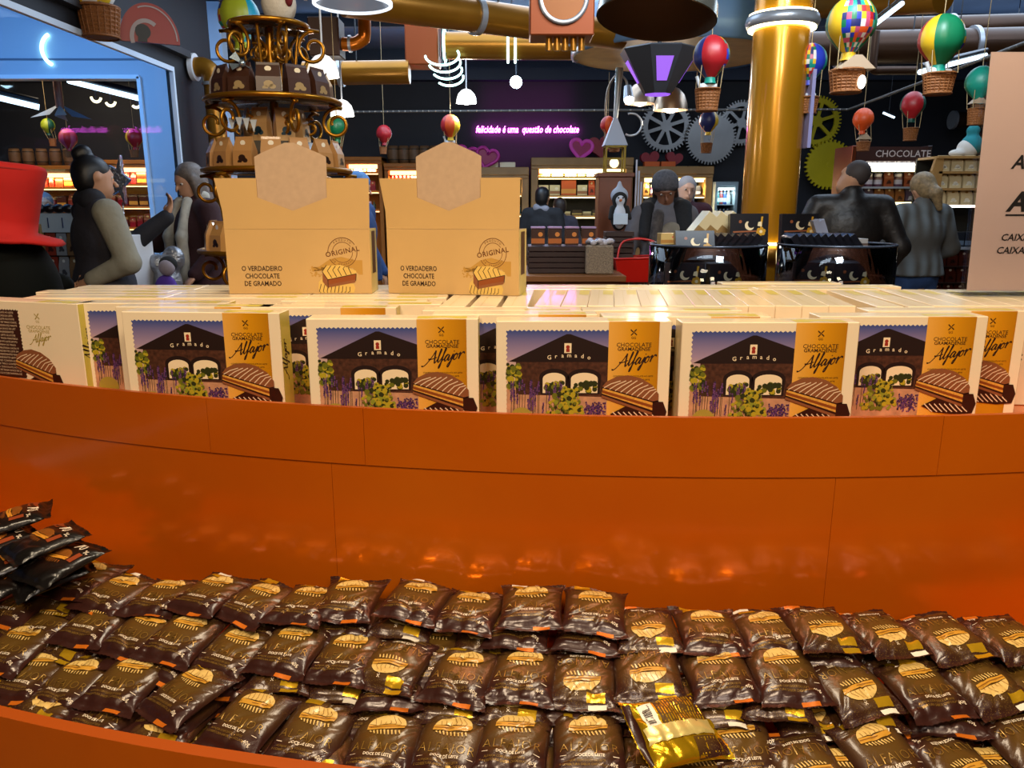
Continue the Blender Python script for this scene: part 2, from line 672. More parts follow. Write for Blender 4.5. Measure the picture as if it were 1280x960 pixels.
def pastry(mb, ox, oz, w, T, z0, cut='left'):
    """printed picture: a cut alfajor lying on a second striped one. materials: 0 milk choc,1 dark,2 cake,3 caramel,4 icing"""
    k = w / 100.0

    def q(x, y):
        return (ox + x * k, oz + y * k)
    # rear dark one beneath
    mb.flat([q(15, 6), q(40, -6), q(80, -10), q(108, -8), q(113, 10), q(106, 28), q(60, 30)], 1, T, z0)
    for i in range(8):
        x = 20 + i * 9
        mb.ribbon([q(x, 10), q(x + 10, 0), q(x + 16, -5)], 1.8 * k, 4, T, z0 + 0.00006)
    # cut body of the upper one
    mb.flat([q(0, 40), q(88, 12), q(96, 18), q(98, 30), q(88, 30), q(2, 54)], 2, T, z0 + 0.00012)
    mb.flat([q(0, 36), q(88, 4), q(88, 10), q(0, 42)], 0, T, z0 + 0.00013)
    mb.flat([q(1, 44), q(88, 17), q(88, 22), q(1, 49)], 3, T, z0 + 0.00016)
    mb.flat([q(0, 40), q(88, 9), q(88, 13), q(0, 43)], 1, T, z0 + 0.00015)
    # top
    top = [q(0, 54), q(8, 64), q(24, 72), q(44, 75), q(66, 70), q(86, 58), q(98, 42), q(98, 30), q(88, 28), q(44, 41)]
    mb.flat(top, 0, T, z0 + 0.00018)
    mb.ribbon([q(0, 54), q(44, 41), q(88, 28), q(98, 30)], 2.2 * k, 1, T, z0 + 0.0002)
    for i in range(9):
        x = 8 + i * 9.5
        mb.ribbon([q(x - 4, 53 - i * 2.6), q(x + 8, 60 - i * 1.8), q(min(x + 24, 94 - (8 - i)), 71 - abs(i - 3) * 2.0 - i * 1.8)], 1.6 * k, 4, T, z0 + 0.00022)
    mb.flat([q(88, 28), q(98, 30), q(98, 18), q(90, 6), q(88, 6)], 1, T, z0 + 0.0002)


PASTRY_M = [P_CHOC, P_CHOCD, P_CAKE, P_DULCE, P_ICING]


def windmill(mb, c, r, m, T, z):
    for a in (45, 135):
        dx, dy = cos(R(a)) * r, sin(R(a)) * r
        mb.ribbon([(c[0] - dx, c[1] - dy), (c[0] + dx, c[1] + dy)], r * 0.14, m, T, z)
        for s in (1, -1):
            off = Vector((-dy, dx)) / r * (r * 0.14) * s
            mb.ribbon([(c[0] + s * dx * 0.25 + off.x, c[1] + s * dy * 0.25 + off.y), (c[0] + s * dx + off.x, c[1] + s * dy + off.y)], r * 0.1, m, T, z)
    mb.text('GG', r * 0.8, (c[0], c[1] - r * 1.35), m, T, z)


def front_prints():
    """meshes of the printed front, in box coordinates (x 0..BW, z 0..BH, front at y=0)"""
    rr = random.Random(3)
    F = 0.0003
    pic = MB()      # 0 sky 1 roof 2 wall 3 path 4-7 greens 8 lilac 9 violet 10 pale 11 red 12 seal 13 cream
    x0, x1, z0, z1 = 0.015, 0.158, 0.008, 0.152
    # stamp-edged picture: scalloped outline
    out = []
    n = 22
    for i in range(n * 4 + 1):                      # top edge right to left
        t = i / (n * 4)
        out.append((x1 + (x0 - x1) * t, z1 + 0.0011 * sin(t * n * 2 * pi)))
    for i in range(1, n * 4):
        t = i / (n * 4)
        out.append((x0 - 0.0011 * sin(t * n * 2 * pi), z1 + (z0 - z1) * t))
    out += [(x0, z0), (x1, z0)]
    cy = 0.10
    cen = ((x0 + x1) / 2, 0.10)
    vs = [(cen[0], cen[1], F)] + [(x, y, F) for x, y in out]
    pic.add(vs, [(0, i, i + 1) for i in range(1, len(out))] + [(0, len(out), 1)], 0, False, XZ)
    pic.flat([(x0, z0), (x1, z0), (x1, 0.075), (x0, 0.075)], 3, XZ, F + .0001)
    # building
    pic.flat([(0.028, 0.060), (x1, 0.056), (x1, 0.112), (0.028, 0.108)], 2, XZ, F + .0002)
    pic.flat([(0.018, 0.108), (0.099, 0.147), (0.104, 0.147), (x1, 0.128), (x1, 0.107), (0.030, 0.107)], 1, XZ, F + .0003)
    for ax, w in ((0.066, 0.016), (0.106, 0.019)):
        arch = [(ax, 0.062), (ax + 2 * w, 0.062)] + [(ax + w + w * cos(t), 0.083 + 0.0085 * sin(t)) for t in np.linspace(0, pi, 12)]
        big = [(ax - .003, 0.06), (ax + 2 * w + .003, 0.06)] + [(ax + w + (w + .005) * cos(t), 0.085 + 0.0125 * sin(t)) for t in np.linspace(0, pi, 12)]
        pic.flat(big, 1, XZ, F + .0003)
        pic.flat(arch, 10, XZ, F + .0004)
        for k in range(26):
            t = rr.random()
            pic.disc((ax + w * (0.25 + 1.6 * t), 0.064 + 0.013 * rr.random()), 0.0028 + .002 * rr.random(), 7, rr.choice([4, 5, 6, 6]), XZ, F + .0005 + k * 1e-6)
    pic.flat([(0.096, 0.120), (0.106, 0.120), (0.106, 0.134), (0.096, 0.134)], 10, XZ, F + .0004)
    pic.disc((0.101, 0.1285), 0.0028, 10, 11, XZ, F + .0005)
    pic.flat([(0.0985, 0.1215), (0.1035, 0.1215), (0.1035, 0.126), (0.0985, 0.126)], 11, XZ, F + .0005)
    for i, ch in enumerate('Gramado'):
        t = (i - 3) / 3
        pic.text(ch, 0.0085, (0.103 + t * 0.028, 0.1165 - 0.003 * t * t), 10, XZ, F + .0005, bold=0.01)
    # shrubs and lavender
    for k in range(60):
        pic.disc((0.016 + 0.018 * rr.random(), 0.068 + 0.036 * rr.random()), 0.0022 + 0.002 * rr.random(), 7, rr.choice([4, 5, 6, 6, 4]), XZ, F + .0005 + k * 1e-6)
    for k in range(34):
        bx = x0 + 0.006 + 0.078 * rr.random()
        bh = 0.012 + 0.03 * rr.random()
        bz = 0.03 + 0.02 * rr.random()
        pic.ribbon([(bx, bz - 0.01), (bx + 0.001, bz + bh)], 0.0006, 6, XZ, F + .0006)
        for j in range(6):
            pic.disc((bx + 0.0014 * (rr.random() - .5), bz + bh - j * 0.0026), 0.0013, 6, rr.choice([8, 8, 9]), XZ, F + .0007 + k * 1e-6)
    for k in range(150):
        a, q = rr.random() * pi, sqrt(rr.random())
        pic.disc((0.098 + 0.026 * q * cos(a), 0.026 + 0.044 * q * sin(a)), 0.0018 + 0.0024 * rr.random(), 7,
                 rr.choice([4, 5, 5, 7, 6]) if q > .35 else rr.choice([4, 6]), XZ, F + .0008 + k * 1e-6)
    for k in range(40):
        bx = 0.126 + 0.03 * rr.random()
        for j in range(4):
            pic.disc((bx + 0.0012 * (rr.random() - .5), 0.022 + 0.02 * rr.random() + j * 0.0022), 0.0013, 6, rr.choice([9, 9, 8]), XZ, F + .00085 + k * 1e-6)
    pic.disc((0.036, 0.024), 0.017, 22, 12, XZ, F + .0011)
    for i, ch in enumerate('Original'):
        pass
    pic.text('Original', 0.008, (0.036, 0.024), 5, XZ, F + .0012, shear=0.2)
    pic_me = pic.mesh('picture', [SKY, P_ROOF, P_WALL, P_PATH] + P_GREEN + P_LILAC + [P_LIGHT, P_RED, P_SEAL, CREAM])
    band = MB()
    band.flat([(0.158, 0.0), (0.229, 0.0), (0.229, BH - .0004), (0.158, BH - .0004)], 0, XZ, F + .0002)
    band_me = band.mesh('gold_band', [BAND])
    txt = MB()
    windmill(txt, (0.193, 0.1495), 0.0058, 0, XZ, F + .0005)
    txt.text('CHOCOLATE', 0.0082, (0.194, 0.1315), 0, XZ, F + .0005)
    txt.text('GRAMADENSE', 0.0072, (0.194, 0.1255), 0, XZ, F + .0005, bold=0.008)
    script_word(txt, 0.060, (0.194, 0.103), 0, XZ, F + .0005)
    txt.text('CONFEITO COM CHOCOLATE AO LEITE', 0.0031, (0.194, 0.0865), 0, XZ, F + .0005)
    txt.text('COM RECHEIO DE DOCE DE LEITE', 0.0031, (0.194, 0.0815), 0, XZ, F + .0005)
    txt_me = txt.mesh('lettering', [INK])
    pa = MB()
    pastry(pa, 0.150, 0.026, 0.083, XZ, F + .0014)
    pa_me = pa.mesh('pastry_picture', PASTRY_M)
    return pic_me, band_me, txt_me, pa_me


PIC_ME, BAND_ME, TXT_ME, PAST_ME = front_prints()


def carton_mesh():
    mb = MB()
    mb.box((BW / 2, BT / 2, BH / 2), (BW, BT, BH), 0, ch=0.0009)
    e = 0.0003
    # gold band running over the top, with the cream thumb notch, and the gold right side
    tb = [(0.158, 0.0012), (0.229, 0.0012), (0.229, BT * .62), (0.158, BT * .62)]
    mb.flat(tb, 1, None, BH + e)
    mb.flat([(0.176 + 0.018 * (1 - cos(t)), 0.0013 + 0.009 * sin(t)) for t in np.linspace(0, pi, 12)], 0, None, BH + e + .0001)
    side = [(BW + e, 0.001, 0.001), (BW + e, BT - .001, 0.001), (BW + e, BT - .001, BH - .001), (BW + e, 0.001, BH - .001)]
    mb.add(side, [(0, 1, 2, 3)], 2)
    TS = Matrix(((0, 0, 1, BW + 2 * e), (1, 0, 0, BT / 2), (0, 1, 0, 0.09), (0, 0, 0, 1)))
    script_word(mb, 0.062, (0, 0), 3, TS, 0.0, slope=0.0, vertical=True)
    # lid tuck line on the top
    mb.ribbon([(0.004, BT * .62), (BW - .004, BT * .62)], 0.0005, 3, None, BH + e)
    return mb.mesh('gift_box', [CREAM, PALEGOLD, PALEGOLD, INK])


CARTON_ME = carton_mesh()


def plain_carton_mesh():
    mb = MB()
    mb.box((BW / 2, BT / 2, BH / 2), (BW, BT, BH), 0, ch=0.0009)
    e = 0.0003
    mb.flat([(0.158, 0.0012), (0.229, 0.0012), (0.229, BT * .45), (0.158, BT * .45)], 1, None, BH + e)
    mb.ribbon([(0.004, BT * .62), (BW - .004, BT * .62)], 0.0005, 2, None, BH + e)
    return mb.mesh('gift_box', [CREAM, PALEGOLD, P_SEAL])


PLAIN_ME = plain_carton_mesh()
_first_box = None


def gift_box(x, y, yaw, label, group=None, full=True, z=Z_TIER, flip=False, tilt=0.0):
    """left front bottom corner at (x,y)"""
    o = link('gift_box', CARTON_ME if full else PLAIN_ME, None, (x, y, z + 0.0005), (tilt, 0, yaw))
    tag(o, label, 'box', group)
    if full:
        link('picture', PIC_ME, o)
        tag(link('gold_band', BAND_ME, o), 'gold printed band')
        link('lettering', TXT_ME, o)
        link('pastry_picture', PAST_ME, o)
    return o


def back_box(x, y, yaw, label, z=Z_TIER):
    o = link('gift_box', CARTON_ME, None, (x, y, z + 0.0005), (0, 0, yaw))
    tag(o, label, 'box')
    F = .0003
    p = MB()
    out = [(0.0, 0.032), (0.0, 0.150)]
    n = 20
    for i in range(n * 4 + 1):
        t = i / (n * 4)
        out.append((0.118 * t, 0.150 + 0.0011 * sin(t * n * 2 * pi)))
    for i in range(n * 4 + 1):
        t = i / (n * 4)
        out.append((0.118 + 0.0011 * sin(t * n * 2 * pi), 0.150 + (0.032 - 0.150) * t))
    vs = [(0.06, 0.09, F)] + [(a, b, F) for a, b in out]
    p.add(vs, [(0, i, i + 1) for i in range(1, len(out))] + [(0, len(out), 1)], 0, False, XZ)
    p.build('information_panel', [BROWN], o)
    t = MB()
    rr = random.Random(9)
    words = ['INGREDIENTES', 'FARINHA DE TRIGO', 'DOCE DE LEITE', 'LEITE EM PO', 'CACAU EM PO', 'CHOCOLATE AO LEITE', 'MANTEIGA', 'OVOS', 'GLUCOSE', 'CONTEM GLUTEN']
    for i in range(20):
        z = 0.145 - i * 0.0056
        s = ''
        while len(s) < 38:
            s += rr.choice(words) + ' '
        t.text(s[:40], 0.0046, (0.058, z), 0, XZ, F + .0002)
    t.build('small_print', [P_ICING], o)
    g = MB()
    windmill(g, (0.158, 0.141), 0.0066, 0, XZ, F)
    g.text('CHOCOLATE', 0.0085, (0.158, 0.122), 0, XZ, F)
    g.text('GRAMADENSE', 0.0070, (0.158, 0.1155), 0, XZ, F)
    script_word(g, 0.046, (0.158, 0.098), 0, XZ, F)
    g.build('lettering', [P_SEAL], o)
    pa = MB()
    pastry(pa, 0.098, 0.018, 0.088, XZ, F + .0004)
    pa.build('pastry_picture', PASTRY_M, o)
    return o


def at_top(u, v):
    """point on the plane of the box tops"""
    return atz(u, v, Z_TIER + BH)


FR = 'gift boxes in the front row behind the orange lip'
rows = [('leftmost', 149, 390.5, -4), ('second from the left', 382, 399, 0), ('third from the left', 620, 402, 0), ('fourth from the left', 853, 403.5, 0)]
front = []
for nm, u, v, yaw in rows:
    p = at_top(u, v)
    front.append(gift_box(p.x, p.y + (0.006 if yaw else 0), R(yaw), 'gift box with gateway picture, %s of four uncovered in the front row' % nm, FR))
# right: two boxes partly behind the fourth
p = at_top(1236, 396)
gift_box(p.x - BW, p.y, 0, 'gift box partly hidden by the fourth front box, near the right edge', FR)
p = at_top(1286, 389)
gift_box(p.x - BW, p.y, 0, 'gift box cut off by the right edge of the picture, under the price sign', FR)
# left: two boxes stepping out behind the leftmost
p = at_top(138, 385)
pA = at_top(149, 388.5)
gift_box(p.x + .002, pA.y + BT + .002, R(0), 'gift box directly behind the leftmost front box, a strip of front showing', FR)
p = at_top(103, 378)
gift_box(p.x, pA.y + 2 * BT + .006, R(0), 'gift box two behind the leftmost full front box, sticking out further left', FR)
p = at_top(96, 380.5)
ya = R(-17)
back_box(p.x - BW * cos(ya), p.y - BW * sin(ya), ya, 'gift box turned back to front, brown ingredients panel, far left')

# second row, offset to the left of the first
SR = 'gift boxes of the second row, seen between the front boxes'
for k, (u, v, nm) in enumerate([(295, 387, 'first and second'), (541, 392, 'second and third'), (752, 394.5, 'third and fourth')]):
    p = at_top(u, v)
    y = front[k].location.y + BT + 0.004
    y = max(y, front[k + 1].location.y + BT + 0.004)
    gift_box(p.x, y, 0, 'gift box of the second row in the gap between the %s front boxes' % nm, SR)
# ------------------------------------------------------------------ the boxes behind: only their tops show
def corners(x, y, yaw, w=BW, t=BT):
    c, s = cos(yaw), sin(yaw)
    return [(x + a * c - b * s, y + a * s + b * c) for a, b in ((0, 0), (w, 0), (w, t), (0, t))]


def sat(A, B, eps=0.0008):
    for P in (A, B):
        for i in range(4):
            ex, ey = P[(i + 1) % 4][0] - P[i][0], P[(i + 1) % 4][1] - P[i][1]
            l = sqrt(ex * ex + ey * ey)
            nx, ny = -ey / l, ex / l
            a = [nx * x + ny * y for x, y in A]
            b = [nx * x + ny * y for x, y in B]
            if max(a) <= min(b) + eps or max(b) <= min(a) + eps:
                return False
    return True


taken = [corners(o.location.x, o.location.y, o.rotation_euler.z) for o in COL.objects if o.name.startswith('gift_box')]


def try_box(x, y, yaw, label, group):
    c = corners(x, y, yaw)
    if any(sat(c, t) for t in taken):
        return None
    taken.append(c)
    return gift_box(x, y, yaw, label, group, full=False)


G1 = 'gift boxes set sideways in the middle of the counter'
p0 = at_top(660, 384)
yaw = R(90 - 7)
k = 0
for i in range(12):
    # front short end starts at (x,y); long side runs away from the viewer
    x = p0.x + 0.052 + i * 0.0432
    y = p0.y + 0.012
    o = try_box(x, y, yaw, 'gift box standing sideways, %s from the left of the twelve mid-counter' % ORD[i], G1)
G2 = 'gift boxes set sideways on the right under the price sign'
p1 = at_top(1043, 386)
for i in range(13):
    x = p1.x + 0.044 + i * 0.0432
    y = p1.y + 0.012
    if i > 3:
        y += 0.02
    try_box(x, y, R(90 - 6), 'gift box standing sideways on the right, %s from the left beside the dark gap' % ORD[i], G2)
# one turned back to front at the rear edge
p = at_top(1052, 354.5)
ob = back_box(p.x - BW - 0.0, p.y, 0, 'gift box at the counter rear edge, right of centre, back panel showing')
taken.append(corners(ob.location.x, ob.location.y, 0))
G3 = 'gift boxes facing front along the rear edge of the counter'
for j, y in enumerate((1.535, 1.490)):
    for i in range(3):
        try_box(0.02 - j * 0.05 + i * 0.2475 + 0.01, y, 0, 'gift box at rear edge, cream top only, %s from left, %s row' % (ORD[i], ('rearmost', 'next')[j]), G3)
G4 = 'gift boxes facing front in rows behind the front rows, only tops showing'
L4 = 'gift box facing front in the rows behind, only its cream top showing'


def inside_lip(c):
    return all(RW - 0.60 < sqrt((x - CX) ** 2 + (y - CY) ** 2) < RW - 0.012 for x, y in c)


for off in (0.0, 0.11, 0.05, 0.17):
    for i in range(8):
        x = -0.866 + i * 0.2475 + off
        nb = 0
        y = 1.12 if x < 0.3 else 1.21
        while y < 1.53:
            xx = x + 0.02 * sin(y * 47)
            c = corners(xx, y, 0)
            if xx + BW < 0.98 and inside_lip(c) and not any(sat(c, t, 0.0004) for t in taken):
                nb += 1
                try_box(xx, y, 0, 'gift box behind, cream top only, %s file from left, %s back%s' % (ORD[i], ORD[nb - 1], {0.0: '', 0.11: ', in a gap', 0.05: ', in a narrow gap', 0.17: ', in a right gap'}[off]), G4)
                y += BT
            y += 0.0025

# odd boxes pushed sideways into the remaining gaps
nb = 0
for xi in range(-24, 34):
    for yi in range(0, 16):
        x, y = xi * 0.025, 1.19 + yi * 0.02
        c = corners(x, y, R(86))
        if inside_lip(c) and max(q[1] for q in c) < 1.57 and not any(sat(c, t, 0.0004) for t in taken):
            if try_box(x, y, R(86), 'gift box pushed sideways into a gap between the rows, %s from the left' % ORD[min(nb, 19)], G4):
                nb += 1
# ------------------------------------------------------------------ two yellow carry cartons standing on the boxes
CARD = mat('carton_yellow', hexc('#c69f64'), 0.5, var=0.03, vscale=10)
CARD_IN = mat('carton_inner_kraft', hexc('#b89a7c'), 0.7, var=0.05, vscale=90)
CARD_SIDE = mat('carton_side_cream', hexc('#dcc47a'), 0.5)
CARD_WIN = mat('carton_side_brown', hexc('#5a3a1e'), 0.5)
STAMP = mat('carton_stamp_ink', hexc('#6a3a10'), 0.5)
SHADE = mat('carton_print_tan', hexc('#b98a3a'), 0.5)
CW, CH, CL, CD = 0.258, 0.115, 0.088, 0.075


def carry_carton(x, y, yaw, label):
    t = thing('carry_carton', label, 'carton', (x, y, Z_TIER + BH + 0.0012), (0, 0, yaw), 'yellow carry cartons standing on the gift boxes')
    b = MB()
    th = 0.002
    b.box((CW / 2, th / 2, CH / 2), (CW, th, CH), 0)
    b.box((CW / 2, CD - th / 2, CH / 2), (CW, th, CH), 1)
    b.box((th / 2, CD / 2, CH / 2), (th, CD - 2 * th, CH), 2)
    b.box((CW - th / 2, CD / 2, CH / 2), (th, CD - 2 * th, CH), 2)
    b.box((CW / 2, CD / 2, th / 2), (CW - 2 * th, CD - 2 * th, th), 1)
    b.build('body', [CARD, CARD_IN, CARD_SIDE], t)
    w = MB()
    w.add([(CW + .0004, .018, .035), (CW + .0004, CD - .02, .035), (CW + .0004, CD - .02, CH - .004), (CW + .0004, .018, CH - .004)], [(0, 1, 2, 3)])
    w.build('side_print', [CARD_WIN], t)
    # raised lid panel with the half-hexagon notch
    hx, hw = 0.124, 0.0615
    zl = CH + CL
    poly = [(0, 0.0004), (CW, 0.0004), (CW + .002, CL), (hx + hw, CL), (hx + hw, CL - 0.033), (hx, CL - 0.056), (hx - hw, CL - 0.033), (hx - hw, CL), (-.011, CL)]
    lid = MB()
    for pa in ([(0, 0.0004), (CW, 0.0004), (CW + .001, CL - .056), (-.001, CL - .056)],
               [(-.001, CL - .056), (hx, CL - .056), (hx - hw, CL - .033), (hx - hw, CL), (-.011, CL)],
               [(hx, CL - .056), (CW + .001, CL - .056), (CW + .002, CL), (hx + hw, CL), (hx + hw, CL - .033)]):
        lid.prism(pa, -0.0018, 0.0, 0, XZ @ Matrix.Translation((0, CH, 0)))
    lid.build('lid_panel', [CARD], t)
    tab = MB()
    tp = [(hx - hw - .001, CL - .045), (hx - hw - .001, CL + .036), (hx - hw + .010, CL + .042), (hx - .008, CL + .060), (hx + .008, CL + .060), (hx + hw - .010, CL + .042), (hx + hw + .001, CL + .036), (hx + hw + .001, CL - .045), (hx, CL - .066)]
    tab.prism(tp, -0.0045, -0.0025, 0, XZ @ Matrix.Translation((0, CH, 0)))
    tab.build('hexagon_tab', [CARD_IN], t)
    F = 0.0004
    tx = MB()
    for i, s in enumerate(('O VERDADEIRO', 'CHOCOLATE', 'DE GRAMADO')):
        tx.text(s, 0.0125, (0.062, 0.045 - i * 0.0135), 0, XZ, F, bold=0.012, width=0.82)
    tx.build('lettering', [INK], t)
    st = MB()
    c = (0.208, 0.074)
    st.ribbon([(c[0] + .026 * cos(a), c[1] + .026 * sin(a)) for a in np.linspace(0.55, pi + 0.02, 30)], 0.0011, 0, XZ, F)
    st.ribbon([(c[0] + .026 * cos(a), c[1] + .026 * sin(a)) for a in np.linspace(pi + 0.5, 2 * pi + .2, 30)], 0.0011, 0, XZ, F)
    st.ribbon([(c[0] + .018 * cos(a), c[1] + .018 * sin(a)) for a in np.linspace(0.6, pi - .05, 24)], 0.0009, 0, XZ, F)
    st.ribbon([(c[0] + .018 * cos(a), c[1] + .018 * sin(a)) for a in np.linspace(pi + .6, 2 * pi, 24)], 0.0009, 0, XZ, F)
    TT = XZ @ Matrix.Translation((c[0], c[1], 0)) @ Matrix.Rotation(R(11), 4, 'Z')
    st.text('ORIGINAL', 0.0125, (0, 0.001), 0, TT, F, bold=0.015, space=1.1)
    for i, ch in enumerate('PRODUTO'):
        a = pi / 2 - (i - 3) * 0.23
        st.text(ch, 0.005, (0, 0), 0, XZ @ Matrix.Translation((c[0] + .022 * cos(a), c[1] + .022 * sin(a), 0)) @ Matrix.Rotation(a - pi / 2, 4, 'Z'), F)
    for i, ch in enumerate('DE GRAMADO'):
        a = -pi / 2 + (i - 4.5) * 0.2
        st.text(ch, 0.005, (0, 0), 0, XZ @ Matrix.Translation((c[0] + .022 * cos(a), c[1] + .022 * sin(a), 0)) @ Matrix.Rotation(a + pi / 2, 4, 'Z'), F)
    st.build('round_stamp', [STAMP], t)
    # etched picture behind and the drawn pastry
    e = MB()
    e.flat([(0.150, 0.048), (0.152, 0.040), (0.185, 0.062), (0.205, 0.066), (0.230, 0.060), (0.243, 0.060), (0.243, 0.034), (0.236, 0.034), (0.225, 0.046), (0.17, 0.042)], 0, XZ, F * .5)
    rr = random.Random(4)
    for k in range(30):
        e.disc((0.148 + 0.02 * rr.random(), 0.030 + 0.02 * rr.random()), 0.0014, 6, 0, XZ, F * .5 + k * 1e-6)
    e.build('etched_picture', [SHADE], t)
    pa = MB()

    def q(X, Y):
        return (0.163 + X * 0.00068, 0.0015 + Y * 0.00066)
    pa.flat([q(0, 0), q(92, 0), q(96, 14), q(92, 24), q(10, 40), q(0, 30), q(-2, 14)], 4, XZ, F)
    for i in range(9):
        pa.ribbon([q(6 + i * 9.5, 24 - i), q(0 + i * 10.2, 4), q(4 + i * 9, 0.5)], 0.0012, 1, XZ, F * 1.2)
    pa.flat([q(10, 58), q(24, 34), q(100, 52), q(100, 60), q(60, 76), q(22, 74)], 4, XZ, F * 1.3)
    for i in range(6):
        pa.ribbon([q(22 + i * 13, 38 + i * 2.6), q(10 + i * 14, 58 + i * 2), q(22 + i * 12, 75 - i)], 0.0013, 1, XZ, F * 1.5)
    pa.flat([q(24, 20), q(98, 34), q(100, 52), q(24, 36)], 2, XZ, F * 1.4)
    pa.flat([q(24, 14), q(96, 28), q(98, 36), q(24, 22)], 3, XZ, F * 1.6)
    pa.flat([q(10, 30), q(24, 12), q(24, 36), q(11, 56)], 0, XZ, F * 1.5)
    for a, b in ((q(10, 58), q(24, 36)), (q(24, 36), q(100, 52)), (q(100, 52), q(98, 32)), (q(24, 36), q(24, 12))):
        pa.ribbon([a, b], 0.0011, 1, XZ, F * 1.8)
    pa.build('pastry_picture', [P_CHOC, INK, P_DULCE, P_CHOC, mat('print_straw', hexc('#d9b25a'), 0.5)], t)
    return t


p = at_top(287, 368)
q_ = at_top(461, 368)
carry_carton(p.x, p.y, R(1.0), 'yellow carry carton with hexagonal tab, left of the two on the boxes')
p = at_top(486, 367)
cc = carry_carton(p.x, p.y, R(-11.0), 'yellow carry carton with cream right side showing, right of the two')

cc.scale = (.94, 1, 1)

# ------------------------------------------------------------------ acrylic price sign on the boxes
p = at_top(1203, 371)
sw, sh = 0.42, 0.425
sg = thing('price_sign', 'upright clear acrylic sign with a pale pink price sheet, standing on boxes at right', 'sign', (p.x, p.y, Z_TIER + BH + 0.0015), (R(-3), 0, 0))
ACR = glassmat('clear_acrylic', (1, 1, 1), 0.97)
a = MB()
for yy in (0, 0.006):
    a.box((sw / 2, yy, sh / 2 + .002), (sw, 0.002, sh), 0)
a.box((sw / 2, 0.02, 0.002), (sw, 0.07, 0.003), 0)
a.build('acrylic_holder', [ACR], sg)
s = MB()
s.box((sw / 2 + 0.003, 0.003, sh / 2 - 0.004), (sw - 0.010, 0.0008, sh - 0.026), 0)
s.build('paper_sheet', [mat('sign_paper', hexc('#f4d6ca'), 0.6)], sg)
tx = MB()
XZs = XZ @ Matrix.Translation((0, 0, 0))
F = -0.0016


def sign_px(u, v):
    return ((u - 1203) * 0.001485 - (371 - v) * 0.000115, (371 - v) * 0.00149)


X0, Z0 = sign_px(1257, 218)
tx.text('ALFAJOR', 0.032, (X0, Z0), 0, XZ, F, shear=0.28, bold=0.02, align='LEFT')
X0, Z0 = sign_px(1254, 263)
tx.text('A', 0.046, (X0, Z0), 0, XZ, F, shear=0.28, bold=0.03, align='LEFT')
tx.ribbon([(X0 - 0.002, Z0 - 0.021), (X0 + 0.15, Z0 - 0.021)], 0.003, 0, XZ, F)
X0, Z0 = sign_px(1247, 303)
tx.text('CAIXA COM', 0.0165, (X0, Z0), 0, XZ, F, shear=0.2, bold=0.015, align='LEFT')
X0, Z0 = sign_px(1242, 318)
tx.text('CAIXA COM', 0.0165, (X0, Z0), 0, XZ, F, shear=0.2, bold=0.015, align='LEFT')
for i in range(len(tx.v)):
    pass
tx.build('lettering', [mat('sign_ink', (0.01, 0.008, 0.008), 0.6)], sg)
# ------------------------------------------------------------------ foil packets of alfajores in the lower tray
PW, PL, PT = 0.0432, 0.0525, 0.0130


def wrapper_mat(name, base, glow, gold):
    """printed foil: brown film, a warm glow round the biscuit, fine gold speckle at the top"""
    m = bpy.data.materials.new(name)
    m.use_nodes = True
    nt = m.node_tree
    N = nt.nodes.new
    L = nt.links.new
    b = nt.nodes['Principled BSDF']
    b.inputs['Roughness'].default_value = 0.29
    b.inputs['Coat Weight'].default_value = 0.18
    b.inputs['Coat Roughness'].default_value = 0.1
    b.inputs['Metallic'].default_value = 0.15
    tc = N('ShaderNodeTexCoord')
    ds = N('ShaderNodeVectorMath')
    ds.operation = 'DISTANCE'
    ds.inputs[1].default_value = (0, 0.006, 0.01)
    L(tc.outputs['Object'], ds.inputs[0])
    r = N('ShaderNodeValToRGB')
    el = r.color_ramp.elements
    el[0].position, el[0].color = 0.018, (*glow, 1)
    el[1].position, el[1].color = 0.045, (*base, 1)
    L(ds.outputs['Value'], r.inputs[0])
    n = N('ShaderNodeTexVoronoi')
    n.inputs['Scale'].default_value = 520
    L(tc.outputs['Object'], n.inputs['Vector'])
    lt = N('ShaderNodeMath')
    lt.operation = 'LESS_THAN'
    lt.inputs[1].default_value = 0.22
    L(n.outputs['Distance'], lt.inputs[0])
    sp = N('ShaderNodeSeparateXYZ')
    L(tc.outputs['Object'], sp.inputs[0])
    mr = N('ShaderNodeMapRange')
    mr.inputs[1].default_value = 0.006
    mr.inputs[2].default_value = 0.032
    L(sp.outputs['Y'], mr.inputs[0])
    mu = N('ShaderNodeMath')
    mu.operation = 'MULTIPLY'
    L(lt.outputs[0], mu.inputs[0])
    L(mr.outputs[0], mu.inputs[1])
    mx = N('ShaderNodeMix')
    mx.data_type = 'RGBA'
    L(mu.outputs[0], mx.inputs[0])
    L(r.outputs[0], mx.inputs[6])
    mx.inputs[7].default_value = (*gold, 1)
    L(mx.outputs[2], b.inputs['Base Color'])
    n2 = N('ShaderNodeTexNoise')
    n2.inputs['Scale'].default_value = 85
    n2.inputs['Detail'].default_value = 3
    n2.inputs['Distortion'].default_value = 0.8
    L(tc.outputs['Object'], n2.inputs['Vector'])
    bp = N('ShaderNodeBump')
    bp.inputs['Strength'].default_value = 0.35
    bp.inputs['Distance'].default_value = 0.002
    L(n2.outputs['Fac'], bp.inputs['Height'])
    L(bp.outputs['Normal'], b.inputs['Normal'])
    MATS[name] = m
    return m


